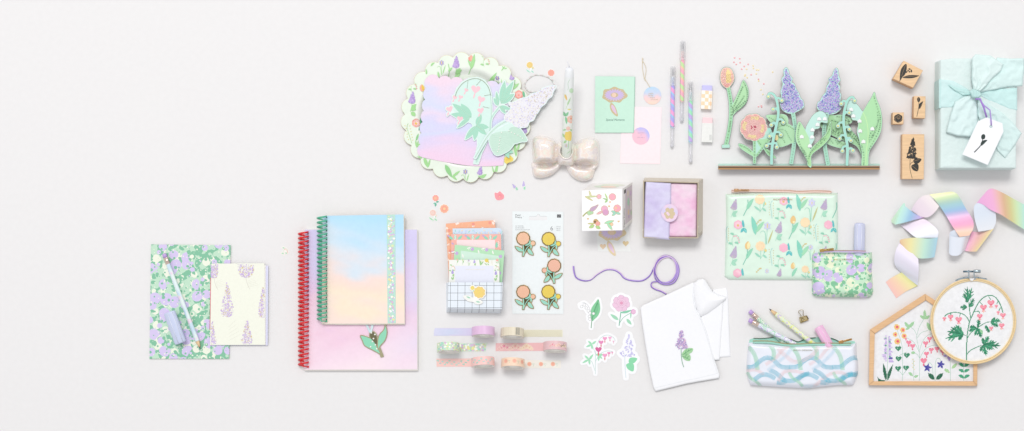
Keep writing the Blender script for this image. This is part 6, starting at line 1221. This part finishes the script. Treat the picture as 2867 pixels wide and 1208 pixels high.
# ------------------------------------------------------------------ washi rolls
RG = 'washi tape rolls each with an unrolled strip'
FR = Z(1190, 880, .16692)
def roll(x0, x1, y0, y1, rot, c, label, deco, strip, scol, sdeco, tilt=.175, fin='satin'):
    (xa, ya), (xb, yb) = FR([(x0, y0)])[0], FR([(x1, y1)])[0]; R = (xb-xa)/2; wd = 24.0; xc = (xa+xb)/2; yc = (ya+yb)/2
    c = mix(c, '#ffffff', .22); t = thing('washi_roll', label, 'tape', xc, yc, 0, RG)
    cr, sr = math.cos(rot), math.sin(rot); a = Vector((-sr*math.cos(tilt), cr*math.cos(tilt), math.sin(tilt))); s_ = Vector((cr, sr, 0)); n = s_.cross(a); n = n if n.z > 0 else -n
    zc = R*math.cos(tilt)+wd/2*math.sin(tilt)+.4; Cn = Vector((xc, yc-R*math.sin(tilt)*-.72-3, zc)); Cn.y = yc+R*math.sin(tilt)*.5+1
    def pt(th, v, r_): p = Cn+a*v+s_*(r_*math.cos(th))+n*(r_*math.sin(th)); return p
    N_ = 64
    def ring(b, r_, v): return [b.P(*pt(2*PI*i/N_, v, r_)) for i in range(N_)]
    def band(b, A_, B_, c, fin, smf=True):
        for i in range(N_): j = (i+1) % N_; b.F((A_[i], B_[i], B_[j], A_[j]), c, fin, smf)
    b = B(); A_, B_ = ring(b, R, -wd/2), ring(b, R, wd/2); band(b, A_, B_, c, fin); A_, B_ = ring(b, R, -wd/2), ring(b, R, wd/2); C_ = ring(b, R*.93, wd/2+.01); band(b, B_, C_, mix(c, '#ffffff', .3), 'paper', False); D_ = ring(b, R*.93, -wd/2-.01); band(b, A_, D_, mix(c, '#ffffff', .3), 'paper', False)
    base = len(b.v); b.mp = lambda u, v, h: Wp(*pt(PI/2-u/R, v, R+h)); deco(b, R); add('tape', b, t)
    b = B(); A_, B_ = ring(b, R*.93, wd/2+.3), ring(b, R*.82, wd/2+.3); band(b, A_, B_, '#f0ede6', 'paper', False); B_ = ring(b, R*.82, wd/2+.3); C_ = ring(b, R*.82, -wd/2); band(b, B_, C_, '#efece6', 'paper'); D_ = ring(b, R*.93, -wd/2); band(b, C_, D_, '#f0ede6', 'paper', False); add('core', b, t)
    b = B(); q = FR(strip); b.prism(q, .1, .6, scol, fin, mix(scol, '#8a8a9a', .12)); b.mp = Wp; sdeco(b, q); add('strip', b, t)
none = lambda *a: None
def conf(b, x0, x1, y0, y1, z, n, seed, k=1):
    r = random.Random(seed)
    for i in range(n): x = r.uniform(x0, x1); y = r.uniform(y0, y1); rx = r.uniform(1.5, 4.6)*k; b.poly(ell(x, y, min(rx, x-x0+1, x1-x+1), min(rx*.8, y-y0+.4, y1-y+.4), 0, 9), z, r.choice(['#b8e8d2', '#dfeea8', '#d9b3dc', '#e6c8b8', '#a9e0cc', '#f0eca6', '#e0c4e6', '#cfeede']))
    for i in range(max(2, n//7)): x = r.uniform(x0+4, x1-4); y = r.uniform(y0+3, y1-3); b.poly(ell(x, y, 2.7*k, 2.7*k, 0, 10), z+.3, '#fffdf4')
def grad(c1, c2, c3):
    def f(b, q): xs = [p[0] for p in q]; b.gfill(inset(q, .1), .7, lambda x, y: stops([(0, c1), (.45, c2), (1, c3)], (x-min(xs))/(max(xs)-min(xs))), 3, 'satin')
    return f
roll(782, 1168, 185, 365, 0, '#dca8d8', 'plain orchid pink washi tape roll with lavender strip', none, [(165, 235), (785, 235), (785, 362), (148, 364), (150, 290)], '#dadaf2', grad('#dcdcf4', '#d4dcf4', '#dcd3f0'))
def gl(b, R):
    for i in range(11): v = -11+i*2.2; b.poly([(-R*2.6, v), (R*2.6, v), (R*2.6, v+.35), (-R*2.6, v+.35)] if 0 else [(-28, v), (-10, v), (10, v), (28, v), (28, v+.4), (10, v+.4), (-10, v+.4), (-28, v+.4)], .2, '#8d8468')
    for i in range(9): v = -10.6+i*2.3; b.poly([(10, v), (16, v), (22, v), (22, v+1.1), (16, v+1.1), (10, v+1.1)], .3, '#6c7476')
def gls(b, q):
    r = random.Random(3)
    for i in range(10): y = q[0][1]+1.5+i*1.9; b.poly([(q[0][0]+1, y), (q[1][0]-2, y), (q[1][0]-2, y+.5), (q[0][0]+1, y+.5)], .7, '#d2cba8')
roll(1266, 1658, 208, 385, .02, '#dccfae', 'gold striped washi tape roll with pale gold strip', gl, [(1600, 262), (2308, 262), (2310, 380), (1600, 382)], '#efecd8', gls, fin='satin')
roll(200, 580, 455, 632, -.01, '#c4e6b8', 'confetti patterned washi tape roll in mint, yellow and violet', lambda b, R: conf(b, -38, 38, -11.6, 11.6, .15, 90, 5, .9), [(520, 490), (1050, 485), (1020, 540), (1020, 626), (520, 626)], '#dcefdc', lambda b, q: conf(b, q[0][0]+1, q[1][0]-6, q[0][1]+1.5, q[3][1]-1, .7, 120, 8))
def cl(b, R, z=.2, x0=-14, y0=0, s_=1, c1='#e58fa6', c2='#fbf3dc'):
    for k in range(3):
        for dx, dy, rr_ in ((0, 0, 5), (6, -3, 6), (13, 0, 5), (18, 3, 3.5), (-5, 3, 3.5)):
            X, Y = x0+k*25*s_+dx*s_, y0+dy*s_
            for rad, c in ((rr_*s_, c2), ((rr_-.7)*s_, mix(c1, '#f0d9b0', k*.35)), ((rr_-2)*s_, c2), ((rr_-2.7)*s_, mix(c1, '#f0d9b0', k*.35))):
                if rad > .3: b.poly(scal(X, Y, rad, 6, .08), z, c)
roll(1982, 2378, 442, 615, .02, '#dfa9ae', 'rose washi tape roll with gold cloud drawing and a dark swirl', lambda b, R: (cl(b, R, .2, -12, 1, .75), [b.poly(stroke(p_, .9), .3, '#4c3a3a') for p_ in ([(16, 2), (19, -1), (21, 2), (18, 4), (17, 2)], [(21, 1), (26, -2), (28, -7)], [(24, 0), (29, 1), (33, -2)])]), [(1187, 488), (1985, 480), (1985, 618), (1185, 622)], '#f0bfc0', lambda b, q: cl(b, 0, .7, q[0][0]+16, q[0][1]+12, 1.25))
def lvs(b, x0, x1, y0, y1, z, seed):
    r = random.Random(seed); n = int((x1-x0)/7)
    for i in range(n):
        x = x0+3+i*(x1-x0-8)/n; y = y0+3.5+(y1-y0-7)*((i*.618) % 1); a = r.uniform(-.5, .5); b.poly(leafp((x-3.6, y), (x+3.8, y+a*3), 1.7, .4, 4), z, r.choice(['#9fdccb', '#8ed6c2', '#a9e0d4'])); b.poly(leafp((x, y+2), (x+2.5, y+4.5 if y < (y0+y1)/2 else y-4), .9, 0, 3), z, r.choice(['#e2b8cc', '#9fdccb', '#f3c9c4']))
roll(776, 1168, 702, 872, -.05, '#f3b8b0', 'coral washi tape roll with teal leaf pattern', lambda b, R: lvs(b, -40, 40, -11.5, 11.5, .2, 3), [(190, 748), (800, 745), (800, 882), (195, 882)], '#f7cdc6', lambda b, q: lvs(b, q[0][0]+1, q[1][0]-1, q[0][1]+1, q[3][1]-1, .7, 6))
def pf_(b, xs_, y, z, s_=1):
    for x in xs_:
        b.poly(scal(x, y, 6.4*s_, 9, .12), z, '#f8c4a8'); b.poly(scal(x, y, 4.4*s_, 8, .12), z, '#f4b09c'); b.poly(stroke([(x+6*s_, y), (x+11*s_, y-.6), (x+15*s_, y)], .6), z, '#9ccfb4'); b.poly(stroke([(x+10*s_, y), (x+12*s_, y+4), (x+11*s_, y+7)], .6), z, '#9ccfb4')
roll(1278, 1670, 716, 898, .03, '#f4cda8', 'peach washi tape roll with a row of round orange blossoms', lambda b, R: pf_(b, (-22, 4, 30), -2, .2), [(1600, 772), (2280, 778), (2280, 905), (1600, 905)], '#f3efe6', lambda b, q: pf_(b, [FR([(x, 0)])[0][0] for x in (1750, 1945, 2145)], FR([(0, 838)])[0][1], .7), tilt=.185)

# ------------------------------------------------------------------ rainbow ribbon
FRB = Z(2420, 500, .33185)
rb = B()
def rseg(A_, B_, zs, st, back=False, tilt=0, n=26):
    A_ = smooth(FRB(A_), 8, False); B_ = smooth(FRB(B_), 8, False)
    def rs(p, m):
        L = [0]
        for a, c in zip(p, p[1:]): L.append(L[-1]+math.hypot(c[0]-a[0], c[1]-a[1]))
        out = []; k = 0
        for i in range(m+1):
            d = L[-1]*i/m
            while k < len(p)-2 and L[k+1] < d: k += 1
            u = (d-L[k])/((L[k+1]-L[k]) or 1); out.append((p[k][0]+(p[k+1][0]-p[k][0])*u, p[k][1]+(p[k+1][1]-p[k][1])*u))
        return out
    a, c = rs(A_, n), rs(B_, n); zz_ = [z for z in [smooth([(z, 0) for z in zs], 12, False)]][0]; g = []; m = 5
    for i in range(n+1):
        q_ = i/n*(len(zz_)-1); q0 = min(int(q_), len(zz_)-2); zi = zz_[q0][0]+(zz_[q0+1][0]-zz_[q0][0])*(q_-q0); col = stops(st, i/n); col = mix(col, '#f6f5fb', .68) if back else C(col)
        g.append([(rb.P(a[i][0]+(c[i][0]-a[i][0])*j/m, a[i][1]+(c[i][1]-a[i][1])*j/m, max(.4, zi+tilt*(j/m-.5))), col) for j in range(m+1)])
    for i in range(n):
        for j in range(m): q = (g[i][j], g[i+1][j], g[i+1][j+1], g[i][j+1]); rb.F([x[0] for x in q], [x[1] for x in q], 'silk', True)
PE, PI_, YE, MI, BL, LI = '#f8cfb8', '#f5b0d6', '#f4ecae', '#c4eedc', '#a9d2f2', '#d9ccf4'
rseg([(180, 875), (235, 835), (315, 793)], [(270, 1012), (350, 955), (452, 905)], [.6, 2, 5], [(0, '#f8c6c0'), (.4, '#f9d6b8'), (.8, YE), (1, '#dfe096')])
rseg([(305, 530), (262, 620), (255, 720), (300, 790)], [(455, 680), (458, 760), (455, 840), (450, 905)], [30, 34, 22, 5], [(0, '#e6cdf2'), (.5, '#dccff4'), (1, '#b9d6f2')], True, 6)
rseg([(300, 540), (310, 515), (430, 500), (540, 508), (620, 498)], [(310, 560), (372, 635), (450, 672), (530, 675), (592, 665)], [30, 33, 34, 32, 20], [(0, '#f6cba6'), (.35, YE), (.7, '#c9eedc'), (1, '#b4def0')], False, -8)
rseg([(302, 396), (360, 440), (400, 475), (440, 502)], [(500, 335), (560, 380), (620, 440), (618, 500)], [3, 10, 16, 20], [(0, '#f3b9dc'), (.5, '#e0c8f4'), (1, '#c3d8f4')], True)
rseg([(228, 350), (325, 216), (345, 222)], [(230, 372), (262, 390), (268, 388)], [4, 16, 22], [(0, '#d6f0d0'), (1, MI)]); rseg([(325, 216), (400, 280), (460, 315), (512, 330)], [(262, 390), (340, 372), (430, 348), (512, 331)], [22, 24, 14, 8], [(0, MI), (.45, BL), (.8, '#cdbcf0'), (1, '#eab4dc')])
rseg([(395, 268), (440, 195), (490, 150), (545, 138)], [(470, 322), (535, 328), (590, 290), (632, 235)], [9, 16, 24, 27], [(0, '#f2b4da'), (.5, '#f3c4d8'), (1, '#f6dcc8')], True, 3)
rseg([(735, 112), (775, 125), (810, 170), (860, 260), (915, 350), (920, 420), (885, 482)], [(548, 136), (590, 175), (640, 240), (690, 315), (740, 400), (775, 450), (803, 494)], [27, 30, 20, 16, 22, 34, 38], [(0, '#f0edb0'), (.16, '#d9efc4'), (.3, '#b6e2e6'), (.44, '#a6c9ee'), (.6, '#f0b4dc'), (.75, '#f6b0d2'), (.9, '#f9cfb4'), (1, PE)])
rseg([(722, 455), (745, 440), (768, 440), (800, 492)], [(722, 458), (730, 485), (760, 494), (802, 495)], [36, 34, 32, 30], [(0, '#a8d0ee'), (1, '#b4d6f0')], True)
rseg([(718, 458), (735, 488), (800, 497), (850, 490), (893, 472)], [(714, 630), (735, 650), (785, 652), (820, 632), (848, 605)], [34, 38, 38, 34, 12], [(0, '#b9d4ee'), (.5, '#c9dff2'), (1, '#d0daf0')], True, -6)
rseg([(908, 448), (945, 452), (1000, 452), (1092, 424)], [(848, 612), (880, 616), (925, 618), (948, 616)], [6, 10, 20, 30], [(0, '#f5b4d8'), (.4, '#f8c9c4'), (.75, '#f9dbb4'), (1, '#f0e2a8')])
rseg([(945, 210), (925, 240), (925, 300), (940, 380), (962, 450)], [(960, 205), (1060, 240), (1105, 290), (1110, 370), (1085, 430)], [34, 34, 32, 30, 28], [(0, '#9cc8ea'), (.5, '#a8d0ec'), (1, '#d8e4ea')], True)
rseg([(945, 212), (1000, 145), (1065, 86), (1160, 118), (1275, 182), (1420, 258)], [(960, 206), (1010, 225), (1060, 262), (1150, 305), (1190, 330), (1420, 478)], [34, 38, 40, 34, 26, 18], [(0, '#ecb0e0'), (.3, '#f3b4dc'), (.42, '#efbfb4'), (.5, '#e0b996'), (.62, '#d9d296'), (.72, '#d4eab8'), (.85, '#c0ecdc'), (1, '#bfe0f4')])
add('rainbow_ribbon', rb, label='curling pastel rainbow satin ribbon above the embroidery hoop', cat='ribbon')

# ------------------------------------------------------------------ cross-stitch pictures
def stitches(b, shapes, cell, z, seed=1):
    r = random.Random(seed); g = {}
    for pts, col in shapes:
        xs = [p[0] for p in pts]; ys = [p[1] for p in pts]; i0, i1 = int(min(xs)/cell)-1, int(max(xs)/cell)+2; j0, j1 = int(min(ys)/cell)-1, int(max(ys)/cell)+2
        X, Y = np.meshgrid((np.arange(i0, i1)+.5)*cell, (np.arange(j0, j1)+.5)*cell); D = sd(pts, X, Y) > -cell*.12
        for j, i in zip(*np.where(D)): g[(i0+i, j0+j)] = col
    h = cell*.5
    for (i, j), col in g.items():
        c = mix(col, '#ffffff' if r.random() < .5 else '#1d3c34', r.uniform(0, .10)); x, y = (i+.5)*cell, (j+.5)*cell
        ids = [b.P(x-h, y+h, z), b.P(x+h, y+h, z), b.P(x+h, y-h, z), b.P(x-h, y-h, z), b.P(x, y, z+.35)]
        for k in range(4): b.F((ids[k], ids[(k+1) % 4], ids[4]), c, 'fabric')
F9 = Z(2420, 820, .2489); GS1, GS2, GS3, GS4 = '#a8d6a8', '#5fb58c', '#2f8a66', '#1f6a4c'
t = thing('stitch_frame', 'wooden house shaped frame with cross-stitched flower meadow', 'picture frame', 2585, 960)
outer = F9([(50, 1042), (62, 415), (683, 12), (1278, 400), (1270, 1049)]); inner = F9([(104, 996), (118, 461), (690, 86), (1225, 436), (1225, 996)])
b = B(); WD2 = '#e6bd90'
for i in range(5):
    j = (i+1) % 5; q = [outer[i], outer[j], inner[j], inner[i]]; q = inset(q, .25); b.prism(q, .2, 17, mix(WD2, '#c98f5c', .08*(i % 2)), 'wood', '#cf9f70', bev=.9)
add('frame', b, t)
b = B(); b.prism(inset(inner, -.5), .3, 11, '#f6f7fa', 'linen'); add('canvas', b, t)
def S(pts, w=3.4): return (F9(stroke(pts, w)), '#8fc4a8')
def htl(x, y, s, c='#f58fa8'): return [(F9(heart(x, y, s)), c), (F9(ell(x, y+s*1.25, s*.22, s*.35)), '#ea5f80')]
sh = [(F9(leafp((x0, y0), (x1, y1), w_, bd_)), c) for x0, y0, x1, y1, w_, bd_, c in ((245, 990, 210, 795, 17, 3, GS4), (262, 985, 320, 812, 17, -6, GS4), (235, 985, 150, 950, 20, -34, GS4), (680, 298, 678, 190, 17, 0, GS1), (680, 296, 625, 255, 16, 0, GS1), (684, 296, 735, 258, 16, 0, GS1), (500, 395, 455, 330, 18, 0, GS1), (500, 395, 562, 325, 18, 0, GS1), (510, 395, 465, 412, 12, 0, GS1), (745, 430, 705, 335, 24, 6, GS1), (525, 680, 575, 672, 15, 0, GS1),
      (785, 975, 718, 905, 24, 0, GS4), (810, 978, 885, 905, 24, 0, GS4), (500, 895, 545, 938, 15, 0, GS1), (560, 950, 606, 930, 15, 0, GS1), (900, 858, 960, 900, 17, 0, '#b4dca8'), (985, 850, 1045, 795, 17, 0, '#b4dca8'))]
for x, y in ((380, 622), (478, 700), (385, 738), (380, 848), (470, 840)): sh += [(F9(heart(x, y+4, 34)), GS3), (F9(stroke([(x-12, y-14), (x, y+20)], 3)), '#bfe6cf')]
for y in (815, 880, 945): sh += [(F9(leafp((1120, y+16), (1058, y-16), 17, 6)), '#43a67e'), (F9(leafp((1122, y+16), (1186, y-16), 17, -6)), '#43a67e')]
for x, y, r_ in ((365, 387, 33), (433, 420, 29), (347, 470, 27), (447, 488, 29), (372, 548, 35)): sh += [(F9(scal(x, y, r_, 7)), '#f6cf84'), (F9(scal(x+3, y, r_*.45, 5)), '#ee5f78')]
for x, y, s_ in ((500, 560, 30), (543, 600, 30), (468, 520, 13), (690, 568, 30), (733, 518, 28), (790, 500, 28), (700, 686, 30), (753, 642, 28), (818, 630, 28), (880, 660, 28), (668, 765, 38)): sh += htl(x, y, s_)
r = random.Random(4)
for i in range(34):
    y = 490+i*8.6; sd_ = 1 if i % 2 else -1; x = 262+sd_*(16+r.random()*(18+i*1.3)); sh.append((F9(leafp((262+sd_*8, y), (x+sd_*10, y+r.uniform(-6, 16)), 10)), r.choice(['#d3c0ea', '#dccdf0', '#c9b3e6', '#5b4fb0' if r.random() < .4 else '#d3c0ea'])))
for k in range(6): sh.append((F9(ell(240+46*(k % 2), 510+k*42, 10, 8)), GS2))
for cx, cy in ((710, 845), (858, 808)):
    for a in (-2.6, -1.3, -.1, 1.1, 2.3): sh.append((F9(leafp((cx, cy), (cx+48*math.cos(a), cy+48*math.sin(a)), 12)), '#4a45a8'))
for dx in (-40, 0, 34): sh.append((F9(leafp((950+dx, 700), (955+dx*1.2, 770 if dx == 0 else 725), 18)), '#b9a3e0'))
cell = 1.55; b = B(); inn = inset(inner, 1.5)
thin = [S([(258, 990), (262, 700), (268, 500)]), S([(428, 992), (430, 760), (425, 600), (370, 420)]), S([(428, 930), (475, 870)]), S([(428, 925), (385, 870)]), S([(425, 690), (480, 668)]), S([(425, 690), (390, 710)]), S([(410, 640), (385, 560)]), S([(405, 470), (430, 430)]), S([(618, 992), (622, 800), (618, 660), (590, 520), (595, 460), (620, 380), (672, 295)]), S([(590, 480), (560, 420), (525, 392)]), S([(595, 510), (640, 450), (720, 425)]), S([(618, 670), (560, 560), (470, 505)]), S([(622, 650), (650, 560), (700, 490), (760, 460)]), S([(622, 740), (680, 640), (760, 595), (840, 590)]), S([(625, 740), (600, 700), (570, 680)]), S([(555, 990), (555, 860), (550, 740)]), S([(797, 990), (797, 830), (810, 750), (845, 740), (862, 780)]), S([(775, 960), (765, 830), (735, 788), (712, 800)]), S([(968, 992), (968, 850), (965, 760)]), S([(1118, 992), (1118, 790)])]
stitches(b, sh, cell, 11.1, 3); 
for i in range(6): b.poly(F9(leafp((552, 760+i*22), (535+34*(i % 2), 745+i*22), 5)), 11.1, '#e9dca8', 'fabric')
b2 = b; [b2.poly(p, 11.0, c, 'fabric') for p, c in [(F9(stroke(q_, 3)), '#9ccab0') for q_ in ()]+thin]
add('stitching', b, t)
F10 = Z(2590, 740, .26737); HXc, HYc, HR = 2725, 899.5, 120.3
t = thing('embroidery_hoop', 'round wooden hoop with cross-stitched bleeding heart plant', 'embroidery hoop', HXc, HYc)
def annulus(b, r0, r1, z0, z1, col, n=96, g0=None, fin='wood'):
    pr = [(r0, z0), (r1, z0), (r1, z1-1), (r1-1, z1), (r0+1, z1), (r0, z1-1)]; rg = [[b.P(HXc+r_*math.cos(2*PI*i/n), HYc+r_*math.sin(2*PI*i/n), z) for i in range(n)] for r_, z in pr]
    for k in range(len(pr)):
        A_, B_ = rg[k], rg[(k+1) % len(pr)]
        for i in range(n):
            j = (i+1) % n
            if g0 and (i in g0): continue
            b.F((A_[i], A_[j], B_[j], B_[i]), col, fin, True)
b = B(); annulus(b, 115.6, 120.6, 18.5, 34, '#efd3a0', g0=(71, 72)); add('outer_ring', b, t)
b = B(); annulus(b, 111.6, 115.3, 19, 32, '#f3dcae'); add('inner_ring', b, t)
b = B(); b.prism(ell(HXc, HYc, 112.5, 112.5, 0, 90), 26.5, 28, '#f7f8fa', 'linen'); b.prism(F10([(462, 150), (515, 150), (500, 175), (478, 175)]), 28, 36, '#f7f8fa', 'linen'); add('fabric', b, t)
b = B(); MT = '#b5c4cc'
b.tube([F10([(398, 78)])[0]+(34,), F10([(510, 78)])[0]+(34,)], 2.4, '#93aab8', 'metal', 10); b.tube([F10([p])[0]+(34,) for p in ((508, 75), (512, 75), (578, 76), (583, 76))], [3.5, 4.6, 4.8, 4.0], MT, 'metal', 14)
for k in range(14): xx = F10([(400+k*4.2, 78)])[0]; b.tube([(xx[0], xx[1], 34), (xx[0]+.45, xx[1], 34)], 2.8, '#7f97a6', 'metal', 10)
add('tightening_screw', b, t)
b = B()
b.prism(F10([(315, 168), (350, 150), (400, 138), (455, 134), (462, 150), (405, 152), (355, 164), (320, 182)]), 34, 35.4, MT, 'metal'); b.prism(F10([(452, 62), (465, 62), (465, 152), (452, 150)]), 28, 40, MT, 'metal'); b.prism(F10([(506, 66), (518, 66), (520, 140), (508, 140)]), 28, 40, MT, 'metal'); b.prism(F10([(510, 132), (590, 140), (650, 152), (652, 164), (590, 152), (510, 146)]), 34, 35.4, MT, 'metal')
for p in ((335, 165), (405, 145), (560, 142), (632, 154)): b.dome(*F10([p])[0], 1.7, 35.5, '#76909e', 'metal')
add('bracket', b, t)
sh = []; SC = '#3f9a72'
for p, w_ in (([(432, 1012), (436, 850), (442, 740), (458, 640), (470, 590), (485, 560), (520, 480), (570, 390), (640, 335), (710, 332), (760, 375), (795, 440), (815, 510)], 9), ([(480, 570), (468, 500), (458, 400)], 8), ([(462, 600), (440, 560), (400, 525), (320, 505), (240, 520), (205, 550)], 8), ([(440, 780), (480, 720), (560, 660), (640, 612), (700, 605)], 7), ([(436, 950), (480, 900), (590, 850)], 7), ([(430, 750), (400, 738)], 6), ([(270, 515), (268, 540)], 6), ([(370, 520), (360, 550)], 6), ([(520, 500), (560, 495), (575, 520)], 6), ([(575, 400), (605, 430)], 6), ([(665, 340), (690, 375)], 6), ([(765, 385), (750, 420)], 6), ([(790, 455), (772, 490)], 6), ([(700, 610), (700, 650)], 6), ([(770, 590), (800, 615)], 6)): sh.append((F10(stroke(p, w_)), SC))
for x, y, s_ in ((268, 553, 30), (352, 580, 36), (202, 570, 20), (690, 405, 38), (612, 452, 36), (745, 440, 18), (765, 505, 18), (815, 535, 30), (572, 545, 30), (802, 642, 30), (693, 670, 22)): sh += [(F10(leafp((x, y+s_*.8), (x-s_*.5, y+s_*1.35), s_*.14)), '#f59ab0'), (F10(leafp((x, y+s_*.8), (x+s_*.6, y+s_*1.3), s_*.14)), '#f59ab0'), (F10(leafp((x, y+s_*.6), (x, y+s_*1.6), s_*.2)), '#fbd0b4'), (F10(heart(x, y, s_)), '#f792a6'), (F10(heart(x-4, y-3, s_*.6)), '#f9a6b4'), (F10(ell(x, y+s_*.5, s_*.15)), '#e2507a')]
def stl(cx, cy, tips, w_):
    for i, tp in enumerate(tips):
        c1 = (GS3, '#43a67c')[i % 2]; dx, dy = tp[0]-cx, tp[1]-cy; sh.append((F10(leafp((cx, cy), tp, w_*.62)), c1))
        for u, s_, k in ((.3, 1, .42), (.42, -1, .42), (.58, 1, .3), (.66, -1, .28)):
            x0, y0 = cx+dx*u, cy+dy*u; a = .62*s_; ex, ey = (dx*math.cos(a)-dy*math.sin(a))*k, (dx*math.sin(a)+dy*math.cos(a))*k; sh.append((F10(leafp((x0, y0), (x0+ex, y0+ey), w_*.3)), (c1, '#43a67c', GS3)[int(u*10) % 3]))
        sh.append((F10(stroke([(cx, cy), ((cx+tp[0])/2+2, (cy+tp[1])/2+3), (cx+dx*.85, cy+dy*.85)], 3)), GS4))
stl(448, 400, [(442, 235), (490, 248), (402, 300), (470, 300), (420, 380)], 17); stl(460, 450, [(515, 355), (512, 420)], 15); stl(440, 452, [(362, 448), (400, 425), (385, 478)], 12)
stl(402, 735, [(270, 660), (320, 635), (230, 705), (212, 780), (345, 795), (350, 680)], 24); stl(550, 672, [(462, 650), (452, 698), (568, 575), (520, 752), (590, 775), (605, 720)], 19); sh.append((F10(leafp((575, 680), (605, 735), 12)), '#9fd4a4')); stl(640, 640, [(672, 725), (632, 680)], 18)
stl(690, 600, [(738, 562), (790, 588), (768, 660), (720, 640)], 20); stl(612, 845, [(605, 770), (672, 752), (795, 855), (705, 895), (575, 915), (640, 962), (740, 815)], 22)
b = B(); stitches(b, sh, 1.38, 28.1, 5); add('stitching', b, t)
